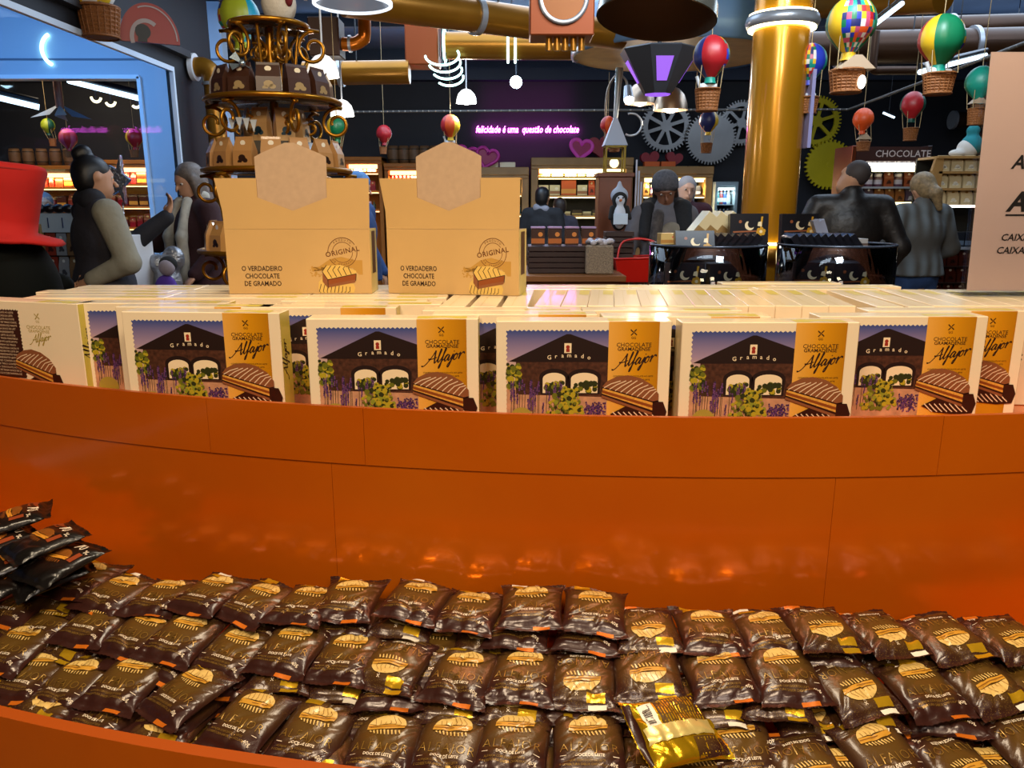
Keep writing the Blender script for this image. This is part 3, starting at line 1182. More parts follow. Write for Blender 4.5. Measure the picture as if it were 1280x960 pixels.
W_BROWN = wrapper_mat('wrapper_brown', hexc('#381c16'), hexc('#60441a'), hexc('#84682e'))
W_BLACK = wrapper_mat('wrapper_black', hexc('#14100e'), hexc('#2a1810'), hexc('#2e2a1c'))
W_GOLD = mat('wrapper_gold', hexc('#d8a818'), 0.22, 0.75, bump=0.3, bscale=90, bdist=0.002)
W_PALE = mat('wrapper_pale_gold', hexc('#e8cf80'), 0.3, 0.5, bump=0.3, bscale=60, bdist=0.002)
C_CREAM = mat('biscuit_cream_print', hexc('#d9b468'), 0.35, coat=0.3)
C_AMBER = mat('biscuit_amber_print', hexc('#c89030'), 0.35, coat=0.3)
C_LINE = mat('biscuit_line_print', hexc('#8a5a1c'), 0.35)
T_GOLD = mat('gold_lettering', hexc('#a07a34'), 0.3, 0.4)
T_WHITE = mat('white_lettering', hexc('#f0dcc0'), 0.4)
LBL_GOLD = mat('gold_label', hexc('#e2b024'), 0.22, 0.6, bump=0.4, bscale=150, bdist=0.001)
LBL_WHITE = mat('white_label', hexc('#e8dcc8'), 0.4)
LBL_ORANGE = mat('orange_label', hexc('#d8701c'), 0.3, 0.3)


def pk_w(y):
    return PW - 0.0028 + 0.0060 * min(1.2, abs(y) / PL) ** 4


def pk_top(x, y, sd, side=1):
    """height of the foil above the mid plane"""
    w = pk_w(y)
    u = min(1.0, abs(x) / w)
    yb = min(1.0, abs(y) / 0.0450)
    e = max(0.0, 1 - yb ** 3.2) ** 0.55
    h = max(0.0, 1 - u ** 3.0) ** 0.5
    z = (PT if side > 0 else -0.0085) * e * h
    # crumples grow towards the ends and corners
    k = 0.0006 + 0.0022 * (yb * yb) * (0.4 + u)
    z += k * noise.noise(Vector((x * 60 + sd * 7.3, y * 45, sd * 3.1))) * (1 if side > 0 else .6)
    ct = abs(noise.noise(Vector((x * 34 - y * 26 + sd * 5.0, y * 30 + sd, sd * 1.7))))
    z -= 0.0042 * max(0.0, 0.18 - ct) / 0.18 * (0.22 + 0.9 * yb) * (1 if side > 0 else -.5) * (h * e + .15)
    if abs(y) > 0.0440:
        z += 0.0022 * sin(x * 70 + sd * 2) * (abs(y) - 0.0440) / 0.01 + 0.0004 * sin(abs(y) * 4200)
    return z


def packet_mesh(name, sd, mats, fin=False):
    nx, ny = 30, 42
    ys = [-PL + 2 * PL * j / ny for j in range(ny + 1)]
    mb = MB()
    vs, fs = [], []
    for j, y in enumerate(ys):
        for i in range(nx + 1):
            u = -1 + 2 * i / nx
            u = math.copysign(1 - (1 - abs(u)) ** 1.25, u)
            x = u * pk_w(y)
            yy = y + (0.0006 * (1 if i % 2 else -1) if j in (0, ny) else 0)
            vs.append((x, yy, pk_top(x, y, sd)))
    k = nx + 1
    for j in range(ny):
        for i in range(nx):
            fs.append((j * k + i, j * k + i + 1, (j + 1) * k + i + 1, (j + 1) * k + i))
    mb.add(vs, fs, 0, True)
    vs2 = []
    for j, y in enumerate(ys):
        for i in range(nx + 1):
            x = vs[j * k + i][0]
            if i in (0, nx) or j in (0, ny):
                vs2.append((vs[j * k + i][0], vs[j * k + i][1], vs[j * k + i][2] - 0.0002))
            else:
                vs2.append((x, vs[j * k + i][1], min(pk_top(x, y, sd + 11, -1), vs[j * k + i][2] - 0.0003)))
    mb.add(vs2, [f[::-1] for f in fs], 0, True)
    return mb.mesh(name, mats)


def grid_poly(mb, poly, m, sd, lift, cell=0.005):
    """flat print polygon cut into small cells and laid onto the foil"""
    bm = bmesh.new()
    f = bm.faces.new([bm.verts.new((x, y, 0)) for x, y in poly])
    xs = [p[0] for p in poly]
    ys = [p[1] for p in poly]
    x = math.floor(min(xs) / cell) * cell + cell
    while x < max(xs):
        bmesh.ops.bisect_plane(bm, geom=bm.verts[:] + bm.edges[:] + bm.faces[:], plane_co=(x, 0, 0), plane_no=(1, 0, 0))
        x += cell
    y = math.floor(min(ys) / cell) * cell + cell
    while y < max(ys):
        bmesh.ops.bisect_plane(bm, geom=bm.verts[:] + bm.edges[:] + bm.faces[:], plane_co=(0, y, 0), plane_no=(0, 1, 0))
        y += cell
    bm.verts.index_update()
    vs = [(v.co.x, v.co.y, pk_top(v.co.x, v.co.y, sd) + lift) for v in bm.verts]
    mb.add(vs, [[v.index for v in f.verts] for f in bm.faces], m, True)
    bm.free()


def drape(sd, lift):
    return lambda x, y, z: (x, y, pk_top(x, y, sd) + lift)


def biscuit_print(sd, mats, cy=0.012):
    mb = MB()
    k = 0.0200
    top = [(k * 1.12 * cos(a), cy + 0.004 + k * 0.78 * sin(a) + 0.0026 * cos(a)) for a in np.linspace(0.05, pi - 0.15, 20)]
    low = [(k * 1.02 * cos(a) - .001, cy - 0.0045 + k * 0.56 * sin(a)) for a in np.linspace(pi + 0.12, 2 * pi - 0.25, 14)]
    grid_poly(mb, top, 0, sd, 0.0012, 0.003)
    grid_poly(mb, [(-k * 1.12, cy + 0.0035), (-k * 1.14, cy - 0.0035), (0, cy - 0.0028), (k * 1.1, cy + 0.0012), (k * 1.14, cy + 0.0075), (0, cy + 0.0035)], 1, sd, 0.0014, 0.003)
    for i in range(9):
        x = -k * .92 + i * k * 0.22
        d = sqrt(max(0.05, 1 - (x / k / 1.05) ** 2))
        r = MB()
        r.ribbon([(x, cy - 0.0050 + (x + k) * .05), (x + 0.0022, cy - 0.0045 - k * 0.34 * d + 0.0008)], [0.0022, 0.0012], 0)
        r.warp(drape(sd, 0.0014))
        mb.add(r.v, r.f, 0, True)
    for i in range(6):
        x = -k * .7 + i * k * .28
        r = MB()
        r.ribbon([(x, cy + 0.0045), (x - 0.001 + i * .0006, cy + 0.009), (x - 0.004, cy + 0.0045 + k * 0.72 * sqrt(max(.05, 1 - (x / k / 1.1) ** 2)))], 0.0006, 2)
        r.warp(drape(sd, 0.0017))
        mb.add(r.v, r.f, 2, True)
    r = MB()
    r.ribbon([(-k * 1.08, cy + 0.0002), (0, cy + .0006), (k * 1.1, cy + 0.0045)], 0.0012, 2)
    r.warp(drape(sd, 0.0018))
    mb.add(r.v, r.f, 2, True)
    return mb.mesh('biscuit_print', mats)


def packet_text(sd):
    t = MB()
    t.text('ALFAJOR', 0.0165, (0, -0.0148), 0, bold=-0.022, space=1.15, width=0.92)
    t.text('DOCE DE LEITE', 0.0048, (0, -0.0248), 1, bold=0.02)
    t.ribbon([(-0.033, -0.0248), (-0.026, -0.0248)], 0.0006, 1)
    t.ribbon([(0.026, -0.0248), (0.033, -0.0248)], 0.0006, 1)
    t.text('40g', 0.0066, (0.026, -0.0345), 1)
    t.text('ALFAJOR COM DOCE DE LEITE', 0.0034, (-0.006, -0.0310), 0)
    t.text('E COBERTURA SABOR CHOCOLATE', 0.0034, (-0.006, -0.0350), 0)
    windmill(t, (0.006, 0.036), 0.0026, 1, None, 0)
    t.warp(drape(sd, 0.0013))
    for i in range(len(t.s)):
        t.s[i] = True
    return t.mesh('lettering', [T_GOLD, T_WHITE])


def packet_label(sd, seal_m):
    mb = MB()
    grid_poly(mb, [(-0.028, 0.0325), (-0.006, 0.0325), (-0.006, 0.0425), (-0.028, 0.0435)], 0, sd, 0.0006, .004)
    grid_poly(mb, [(-0.030, 0.0445), (-0.008, 0.0445), (-0.008, 0.0515), (-0.030, 0.0515)], seal_m, sd, 0.0006, .004)
    grid_poly(mb, [(0.004, -0.0515), (0.026, -0.0515), (0.026, -0.0455), (0.004, -0.0455)], 2, sd, 0.0006, .004)
    return mb.mesh('foil_label', [LBL_GOLD, LBL_WHITE, LBL_ORANGE])


VAR = []
for sd in range(6):
    VAR.append((packet_mesh('snack_packet', sd + 1.37, [W_BROWN]), biscuit_print(sd + 1.37, [C_CREAM, C_AMBER, C_LINE]),
                packet_text(sd + 1.37), packet_label(sd + 1.37, sd % 2)))


def packet(loc, rotm, var, label, group):
    b, c, t, l = VAR[var % len(VAR)]
    o = link('snack_packet', b)
    o.matrix_world = Matrix.Translation(loc) @ rotm
    tag(o, label, 'packet', group)
    link('biscuit_print', c, o)
    link('lettering', t, o)
    tag(link('foil_label', l, o), 'gold foil label')
    return o


def bed_z(s):
    return 0.932 - 0.41 * (s - 0.07)


def bed_hit(u, v, lift=0.0):
    """where the line of sight meets the heap's surface"""
    d = ray(u, v)
    lo, hi = 0.4, 1.6
    for _ in range(50):
        t = (lo + hi) / 2
        p = d * t + Vector((0, 0, CAM_H))
        s = sqrt((p.x - CX) ** 2 + (p.y - CY) ** 2) - RW
        if p.z > bed_z(s) + lift:
            lo = t
        else:
            hi = t
    return p, s


def packet_frame(p, spin, tilt, roll=0.0):
    a = atan2(p.x - CX, CY - p.y)        # arc angle: 0 at the middle
    return Matrix.Rotation(a + R(spin), 4, 'Z') @ Matrix.Rotation(R(tilt), 4, 'X') @ Matrix.Rotation(R(roll), 4, 'Y')


# (u, v, spin, flipped, extra lift) : centre of the printed face of each top packet in the photograph
ROW_A = [(104, 716, 4, 0, 0), (144, 733, -6, 0, 0), (203, 737, 6, 0, -.004), (262, 733, -8, 0, .006), (321, 744, -14, 0, 0), (382, 746, -2, 0, 0.004),
         (436, 740, 4, 0, .004), (521, 741, -6, 0, .006), (588, 754, -8, 0, 0), (664, 748, 2, 0, .012), (744, 754, -3, 0, .010), (808, 776, 4, 1, 0),
         (888, 779, 2, 0, .002), (962, 781, 6, 0, 0), (1026, 775, 4, 1, .014), (1103, 781, 12, 1, .008), (1180, 786, 6, 1, .008), (1262, 788, 4, 1, .010)]
ROW_B = [(24, 746, 6, 0, .004), (60, 770, 8, 0, -.006), (120, 768, 2, 0, .004), (178, 782, -6, 0, .004), (228, 787, -4, 0, .010), (293, 805, -8, 0, 0), (362, 801, -3, 0, .008),
         (432, 811, -3, 0, .004), (494, 819, -10, 1, .006), (577, 834, -8, 0, .006), (654, 833, -5, 0, .008), (728, 838, -2, 1, .006), (808, 828, 1, 1, .012), (898, 832, 6, 0, .012), (982, 832, 3, 0, .016),
         (1064, 848, 14, 1, .008), (1155, 850, 8, 0, .010), (1226, 842, 14, 1, .010), (1290, 846, 8, 1, .006)]
ROW_C = [(18, 800, 4, 0, .008), (40, 834, 6, 0, -.004), (90, 844, 2, 0, .002), (158, 842, 0, 0, .010), (232, 856, -22, 0, .016), (310, 890, -12, 0, .014), (390, 908, -6, 0, .008),
         (479, 920, 0, 0, .004), (562, 922, -4, 0, .006), (642, 917, -3, 0, .010), (736, 921, 2, 0, .010), (818, 938, -4, 0, -.008), (925, 925, 4, 0, -.002), (1010, 950, 12, 1, .006),
         (1104, 933, 14, 0, .008), (1200, 948, 16, 1, .006), (1290, 922, 10, 1, .008)]
ROWN = [('back', ROW_A, 3.0), ('middle', ROW_B, 9.0), ('front', ROW_C, 11.0)]
tops = []
pr = random.Random(21)
for nm, row, tl in ROWN:
    for i, (u, v, spin, fl, lift) in enumerate(row):
        p, s = bed_hit(u, v, lift)
        rotm = packet_frame(p, spin + (180 if fl else 0), -tl + (2 * tl if False else 0) + pr.uniform(-2, 2), pr.uniform(-4, 4))
        if fl:
            rotm = packet_frame(p, spin, 0) @ Matrix.Rotation(R(tl), 4, 'X') @ Matrix.Rotation(pi, 4, 'Z') @ Matrix.Rotation(R(pr.uniform(-4, 4)), 4, 'Y')
        else:
            rotm = packet_frame(p, spin, 0) @ Matrix.Rotation(R(tl + pr.uniform(-2, 2)), 4, 'X') @ Matrix.Rotation(R(pr.uniform(-4, 4)), 4, 'Y')
        loc = p - (rotm @ Vector((0, 0, PT)))
        lab = 'brown foil packet%s, %s from the left in the %s row of the heap' % (', upside down' if fl else '', ORD[i], nm)
        packet(loc, rotm, i * 5 + len(nm), lab, 'brown foil packets in the %s row of the heap' % nm)
        tops.append((loc, rotm, nm))

# packets under the top ones: edges and corners showing between the rows
GU = 'brown foil packets lower in the heap, showing only edges'
LU = 'brown foil packet lower in the heap, mostly covered by the packets above it'
for k, (loc, rotm, nm) in enumerate(tops):
    d = Vector((loc.x - CX, loc.y - CY, 0)).normalized()
    tg = Vector((-d.y, d.x, 0))
    layers = {'back': 1, 'middle': 2, 'front': 2}[nm]
    for j in range(layers):
        out = (0.012 + 0.010 * j) + pr.uniform(-.006, .006)
        l2 = loc + d * out + tg * pr.uniform(-.025, .025) + Vector((0, 0, -0.0205 * (j + 1) - 0.003))
        s2 = sqrt((l2.x - CX) ** 2 + (l2.y - CY) ** 2) - RW
        if s2 > S_FRONT - 0.065:
            l2 = l2 - d * (s2 - (S_FRONT - 0.065))
        r2 = packet_frame(l2, pr.uniform(-10, 10) + (180 if pr.random() < .5 else 0), 0) @ Matrix.Rotation(R(pr.uniform(-5, 5)), 4, 'X') @ Matrix.Rotation(R(pr.uniform(-4, 4)), 4, 'Y')
        packet(l2, r2, k * 3 + j, 'brown foil packet %s beneath the %s of the %s row, mostly covered' % (('directly', 'two')[j], ORD[[q for q in range(len(tops)) if tops[q][2] == nm].index(k)], nm), GU)
# front foot of the heap, against the front lip
for k in range(19):
    a = R(-17.5) + k * R(1.58)
    for j in range(2):
        r0 = RW + S_FRONT - 0.066 - 0.004 * j
        aa = a + R(pr.uniform(-.25, .25)) + j * R(0.7)
        l2 = Vector((CX + r0 * sin(aa), CY - r0 * cos(aa), Z_TRAY + 0.020 + j * 0.0195 + pr.uniform(-.002, .002)))
        r2 = packet_frame(l2, pr.uniform(-8, 8) + (180 if (k + j) % 2 else 0), 0) @ Matrix.Rotation(R(4 + pr.uniform(-4, 4)), 4, 'X')
        packet(l2, r2, k + j, 'brown foil packet at the foot by the front lip, %s from the left, %s layer' % (ORD[k], ('under', 'upper')[j]), GU)

for i, (u, v, sp) in enumerate(((552, 818, 12), (540, 800, -8), (632, 806, 5), (640, 876, -4), (706, 880, 6), (905, 880, 4), (545, 880, -6), (470, 880, 5))):
    p, s = bed_hit(u, v, -0.016)
    r2 = packet_frame(p, sp, 0) @ Matrix.Rotation(R(8), 4, 'X')
    packet(p - (r2 @ Vector((0, 0, PT))), r2, i, 'brown foil packet filling a gap between the rows, %s of eight' % ORD[i], GU)

# the gold back of one packet turned face down
GB = MB()
sdg = 8.6
gold_me = packet_mesh('snack_packet', sdg, [W_GOLD])
p, s = bed_hit(846, 908, 0.022)
rotm = packet_frame(p, -68, 0) @ Matrix.Rotation(R(-4), 4, 'X') @ Matrix.Rotation(R(19), 4, 'Y')
go = link('snack_packet', gold_me)
go.matrix_world = Matrix.Translation(p - rotm @ Vector((0, 0, PT * .6))) @ rotm
tag(go, 'packet lying face down with its gold printed back up, on the front row', 'packet')
tx = MB()
grid_poly(tx, [(-0.039, -0.016), (0.000, -0.016), (0.000, 0.042), (-0.039, 0.042)], 0, sdg, 0.0006)
grid_poly(tx, [(0.018, 0.010), (0.040, 0.010), (0.040, 0.050), (0.018, 0.050)], 0, sdg, 0.0006)
grid_poly(tx, [(-0.040, -0.0515), (0.040, -0.0515), (0.036, -0.045), (-0.038, -0.042)], 0, sdg, 0.0007)
tx.build('text_panel', [W_BROWN], go)
ln = MB()
rr = random.Random(5)
for i in range(15):
    y = -0.013 + i * 0.0036
    x = -0.0355
    while x < -0.003:
        l = rr.uniform(.004, .011)
        ln.ribbon([(x, y), (min(-0.0015, x + l), y)], 0.0014, 0)
        x += l + 0.0014
for i in range(8):
    y = 0.015 + i * 0.0042
    ln.ribbon([(0.020, y), (0.037, y)], 0.0013, 0)
ln.warp(drape(sdg, 0.0010))
ln.build('small_print', [LBL_GOLD], go)
bc = MB()
grid_poly(bc, [(-0.033, -0.036), (-0.003, -0.036), (-0.003, -0.019), (-0.033, -0.019)], 0, sdg, 0.0007)
b2 = MB()
y = -0.031
while y < -0.006:
    w = rr.choice([.0004, .0008, .0012])
    b2.ribbon([(y, -0.033), (y, -0.024)], w, 1)
    y += w + rr.choice([.0006, .0009])
b2.warp(drape(sdg, 0.0011))
bc.add(b2.v, b2.f, 1)
bc.build('barcode', [LBL_WHITE, INK], go)
fn = MB()
vs, fs = [], []
for j in range(21):
    y = -0.042 + 0.084 * j / 20
    for i, (x, zz) in enumerate(((-0.006 - .009, 0.0012), (-0.006 + .0, 0.0022), (0.001, 0.0030), (0.004, 0.0012))):
        vs.append((x + 0.012, y, pk_top(x + .012, y, sdg) + zz + 0.0006 * sin(j * 1.9 + i)))
for j in range(20):
    for i in range(3):
        fs.append((j * 4 + i, j * 4 + i + 1, j * 4 + i + 5, j * 4 + i + 4))
fn.add(vs, fs, 0, True)
for i in range(len(fn.v)):
    pass
fn.build('back_seam', [W_PALE], go)

# the black packets stacked at the left
BK_ME = packet_mesh('snack_packet', 3.3, [W_BLACK])
BK_C = biscuit_print(3.3, [mat('dark_biscuit_print', hexc('#8a4e1a'), .35, coat=.3), mat('dark_amber_print', hexc('#d08a2c'), .35), C_LINE], -0.004)
bt = MB()
bt.text('70', 0.021, (0.012, 0.029), 0, bold=0.0)
bt.text('%', 0.009, (0.030, 0.024), 0)
bt.flat([(-0.026, 0.022), (-0.006, 0.022), (-0.006, 0.036), (-0.026, 0.036)], 1)
bt.flat([(0.024, -0.002), (0.032, -0.002), (0.032, 0.018), (0.024, 0.018)], 1)
bt.warp(drape(3.3, 0.0012))
BK_T = bt.mesh('lettering', [T_WHITE, mat('black_packet_rust', hexc('#8a3c1c'), .35)])
stack = [(52, 668, .988, -24, 'top of the nearer stack'), (72, 694, .966, -12, 'second from the top of the nearer stack'), (60, 708, .944, -30, 'third from the top of the nearer stack'),
         (14, 640, .995, -40, 'top of the farther stack at the edge'), (-8, 668, .972, -20, 'second in the farther stack at the edge'), (6, 694, .955, -34, 'third in the farther stack'), (10, 714, .936, -18, 'lowest of the farther stack')]
for u, v, z, spin, nm in stack:
    p = atz(u, v, z)
    s = sqrt((p.x - CX) ** 2 + (p.y - CY) ** 2) - RW
    rotm = packet_frame(p, spin, 0) @ Matrix.Rotation(R(8 + pr.uniform(-3, 3)), 4, 'X') @ Matrix.Rotation(R(pr.uniform(-5, 5)), 4, 'Y')
    o = link('snack_packet', BK_ME)
    d = Vector((p.x - CX, p.y - CY, 0)).normalized()
    if s < 0.058:
        p = p + d * (0.058 - s)
    o.matrix_world = Matrix.Translation(p - rotm @ Vector((0, 0, PT))) @ rotm
    tag(o, 'black foil packet marked 70%%, %s at left' % nm, 'packet', 'black foil packets stacked at the left')
    link('biscuit_print', BK_C, o)
    link('lettering', BK_T, o)
# ------------------------------------------------------------------ the room
NAVY = mat('navy_wall_paint', hexc('#15171f'), 0.7, var=0.15, vscale=3)
DARKC = mat('dark_ceiling_paint', hexc('#46566a'), 0.8, var=0.25, vscale=1.2)
FLOORM = mat('dark_floor_tile', hexc('#6a5038'), 0.25, var=0.2, vscale=2)
YF, XL, XR, ZC = 11.0, -2.585, 7.5, 3.3


def struct(name, mb, mats, parent=None):
    o = mb.build(name, mats, parent)
    if parent is None:
        o['kind'] = 'structure'
    return o


struct('floor', MB().box((-0.5, 4.6, -0.05), (17, 14.6, 0.1)), FLOORM)
struct('ceiling', MB().box((-0.5, 4.6, ZC + 0.06), (17, 14.6, 0.1)), DARKC)
struct('wall_back', MB().box((-0.5, YF + 0.06, ZC / 2), (17, 0.1, ZC)), NAVY)
struct('wall_right', MB().box((XR + 0.06, 4.6, ZC / 2), (0.1, 12.7, ZC)), NAVY)
struct('wall_front', MB().box((-0.5, -2.6, ZC / 2), (17, 0.1, ZC)), mat('warm_wall_paint', hexc('#8a6440'), .6))
# left partition with the big shop window
struct('wall_left', MB().box((XL - 0.02, 2.3, 2.885), (0.04, 9.6, 0.83)).box((XL - 0.02, 1.8, 0.25), (0.04, 8.6, 0.5)).box((XL - 0.02, 6.68, 1.235), (0.04, 0.86, 2.47)), NAVY)
win = struct('window_1', MB().box((XL + 0.012, 2.2, 2.452), (0.03, 8.1, 0.035)).box((XL + 0.012, 6.235, 1.475), (0.03, 0.03, 1.92)).box((XL + 0.012, 2.2, 0.515), (0.03, 8.1, 0.03)),
             mat('window_frame_white', hexc('#c8d6e6'), 0.35))
pane = MB().box((XL, 2.2, 1.485), (0.01, 8.05, 1.90)).build('window_pane', glassmat('shop_glass', (0.93, 0.97, 1.0), 0.97, fres=0.03), win)
struct('trim_1', MB().box((XL + 0.03, 2.4, 2.60), (0.07, 8.2, 0.05)), mat('dark_trim', (0.02, 0.02, 0.022), 0.5))
# pale blue portal wall of the room behind the glass
BLUEW = mat('portal_wall_white', hexc('#a9bccf'), 0.5)
struct('wall_behind_glass', MB().box((-3.135, 7.9, 1.31), (0.80, 0.14, 2.62)).box((-5.6, 7.9, 2.96), (5.73, 0.14, 0.68)), BLUEW)
struct('trim_2', MB().box((-5.6, 7.822, at(100, 74, 7.82).z), (5.7, 0.012, 0.016)), mat('portal_joint', hexc('#5a6a80'), 0.6))
struct('trim_3', MB().box((-5.93, 7.815, 2.635), (4.78, 0.03, 0.035)).box((-3.545, 7.815, 1.31), (0.035, 0.03, 2.65)), mat('portal_trim_white', hexc('#d8e6f4'), 0.4))
area_light('portal_wash_light', (-4.3, 6.0, 3.1), (-4.3, 7.9, 2.0), 1.6, 80, (0.22, 0.5, 1.0))
area_light('back_room_light', (-5.5, 9.4, 3.15), (-5.5, 10.6, 1.0), 1.2, 40, (1.0, 0.75, 0.5))

BEAM = mat('ceiling_beam_dark', hexc('#232a34'), .6)
for i, yb in enumerate((6.6, 8.4, 10.2)):
    struct('trim_%d' % (i + 4), MB().box((1.5, yb, ZC - .05), (12, .09, .12)), BEAM)
struct('trim_7', MB().box((-0.5, YF - .08, ZC - .12), (17, .16, .25)), mat('soffit_blue', hexc('#1c2a40'), .6))
# ------------------------------------------------------------------ people: one smooth skin grown from a distance field
def grow(prims, h=0.012, k=0.025, cut=None):
    """prims: ('c',p0,p1,r0,r1) tapered limb | ('e',centre,(rx,ry,rz),rot) ; returns verts, quads"""
    lo = np.array([1e9] * 3)
    hi = -lo
    for p in prims:
        if p[0] == 'c':
            for q, r in ((p[1], p[3]), (p[2], p[4])):
                lo = np.minimum(lo, np.array(q) - r)
                hi = np.maximum(hi, np.array(q) + r)
        else:
            m = max(p[2])
            lo = np.minimum(lo, np.array(p[1]) - m)
            hi = np.maximum(hi, np.array(p[1]) + m)
    lo -= 3 * h
    hi += 3 * h
    n = np.ceil((hi - lo) / h).astype(int) + 1
    F = np.full(n, 0.2, dtype=np.float32)
    ax = [lo[i] + h * np.arange(n[i]) for i in range(3)]
    for p in prims:
        if p[0] == 'c':
            a, b = np.array(p[1], float), np.array(p[2], float)
            m = max(p[3], p[4]) + 0.06
            l2, h2 = np.minimum(a, b) - m, np.maximum(a, b) + m
        else:
            c = np.array(p[1], float)
            m = max(p[2]) + 0.06
            l2, h2 = c - m, c + m
        i0 = np.maximum(0, np.floor((l2 - lo) / h).astype(int))
        i1 = np.minimum(n, np.ceil((h2 - lo) / h).astype(int) + 1)
        sl = tuple(slice(i0[i], i1[i]) for i in range(3))
        X, Y, Z = np.meshgrid(ax[0][sl[0]], ax[1][sl[1]], ax[2][sl[2]], indexing='ij', sparse=True)
        if p[0] == 'c':
            d = b - a
            L2 = max(1e-9, d @ d)
            t = np.clip(((X - a[0]) * d[0] + (Y - a[1]) * d[1] + (Z - a[2]) * d[2]) / L2, 0, 1)
            D = np.sqrt((X - a[0] - t * d[0]) ** 2 + (Y - a[1] - t * d[1]) ** 2 + (Z - a[2] - t * d[2]) ** 2) - (p[3] + (p[4] - p[3]) * t)
            kk = min(k, 0.6 * min(p[3], p[4]) + 0.002)
        else:
            rx, ry, rz = p[2]
            x, y, z = X - c[0], Y - c[1], Z - c[2]
            if len(p) > 3 and p[3] is not None:
                M = np.array(p[3].to_3x3().transposed())
                x, y, z = (M[0, 0] * x + M[0, 1] * y + M[0, 2] * z, M[1, 0] * x + M[1, 1] * y + M[1, 2] * z, M[2, 0] * x + M[2, 1] * y + M[2, 2] * z)
            q = np.sqrt((x / rx) ** 2 + (y / ry) ** 2 + (z / rz) ** 2)
            q2 = np.sqrt((x / rx ** 2) ** 2 + (y / ry ** 2) ** 2 + (z / rz ** 2) ** 2) + 1e-9
            D = q * (q - 1) / q2
            kk = min(k, 0.6 * min(rx, ry, rz))
        G = F[sl]
        hh = np.clip(0.5 + 0.5 * (G - D) / kk, 0, 1)
        F[sl] = G * (1 - hh) + D * hh - kk * hh * (1 - hh)
    if cut is not None:
        X, Y, Z = np.meshgrid(*ax, indexing='ij', sparse=True)
        F = np.maximum(F, cut(X, Y, Z))
    I = F < 0
    # surface nets
    c = [I[i:n[0] - 1 + i, j:n[1] - 1 + j, l:n[2] - 1 + l] for i in (0, 1) for j in (0, 1) for l in (0, 1)]
    s = sum(x.astype(np.int8) for x in c)
    act = (s > 0) & (s < 8)
    idx = np.argwhere(act)
    ids = np.full(act.shape, -1, dtype=np.int64)
    ids[act] = np.arange(len(idx))
    acc = np.zeros((len(idx), 3))
    cnt = np.zeros(len(idx))
    cor = [(i, j, l) for i in (0, 1) for j in (0, 1) for l in (0, 1)]
    Fv = [F[idx[:, 0] + a[0], idx[:, 1] + a[1], idx[:, 2] + a[2]] for a in cor]
    for a in range(8):
        for b in range(a + 1, 8):
            if sum(abs(cor[a][q] - cor[b][q]) for q in range(3)) == 1:
                x = (Fv[a] < 0) != (Fv[b] < 0)
                t = Fv[a][x] / (Fv[a][x] - Fv[b][x])
                acc[x] += np.array(cor[a]) + t[:, None] * (np.array(cor[b]) - np.array(cor[a]))
                cnt[x] += 1
    V = lo + h * (idx + acc / cnt[:, None])
    faces = []
    for d in range(3):
        o = [1, 1, 1]
        A = I[tuple(slice(1, n[q] - 1) if q != d else slice(0, n[q] - 1) for q in range(3))]
        B = I[tuple(slice(1, n[q] - 1) if q != d else slice(1, n[q]) for q in range(3))]
        e = np.argwhere(A != B)
        inside = A[A != B]
        for q in range(3):
            if q != d:
                e[:, q] += 1
        u, v = [(1, 2), (2, 0), (0, 1)][d]
        quad = []
        for du, dv in ((0, 0), (1, 0), (1, 1), (0, 1)):
            g = e.copy()
            g[:, u] -= du
            g[:, v] -= dv
            quad.append(ids[g[:, 0], g[:, 1], g[:, 2]])
        Q = np.stack(quad, 1)
        Q[~inside] = Q[~inside][:, ::-1]
        faces.append(Q)
    return V, np.concatenate(faces)


def grown(name, prims, m, parent=None, h=0.012, k=0.025, cut=None, smooth=2):
    V, Q = grow(prims, h, k, cut)
    me = bpy.data.meshes.new(name)
    me.vertices.add(len(V))
    me.vertices.foreach_set('co', V.ravel())
    me.loops.add(Q.size)
    me.loops.foreach_set('vertex_index', Q.ravel())
    me.polygons.add(len(Q))
    me.polygons.foreach_set('loop_start', np.arange(0, Q.size, 4))
    me.polygons.foreach_set('loop_total', np.full(len(Q), 4))
    me.polygons.foreach_set('use_smooth', np.ones(len(Q), dtype=bool))
    me.materials.append(m)
    me.update(calc_edges=True)
    return link(name, me, parent)


SKIN = mat('skin_light', hexc('#b98a6c'), 0.5, var=0.08, vscale=9)


def V3(*a):
    return np.array(a, float)


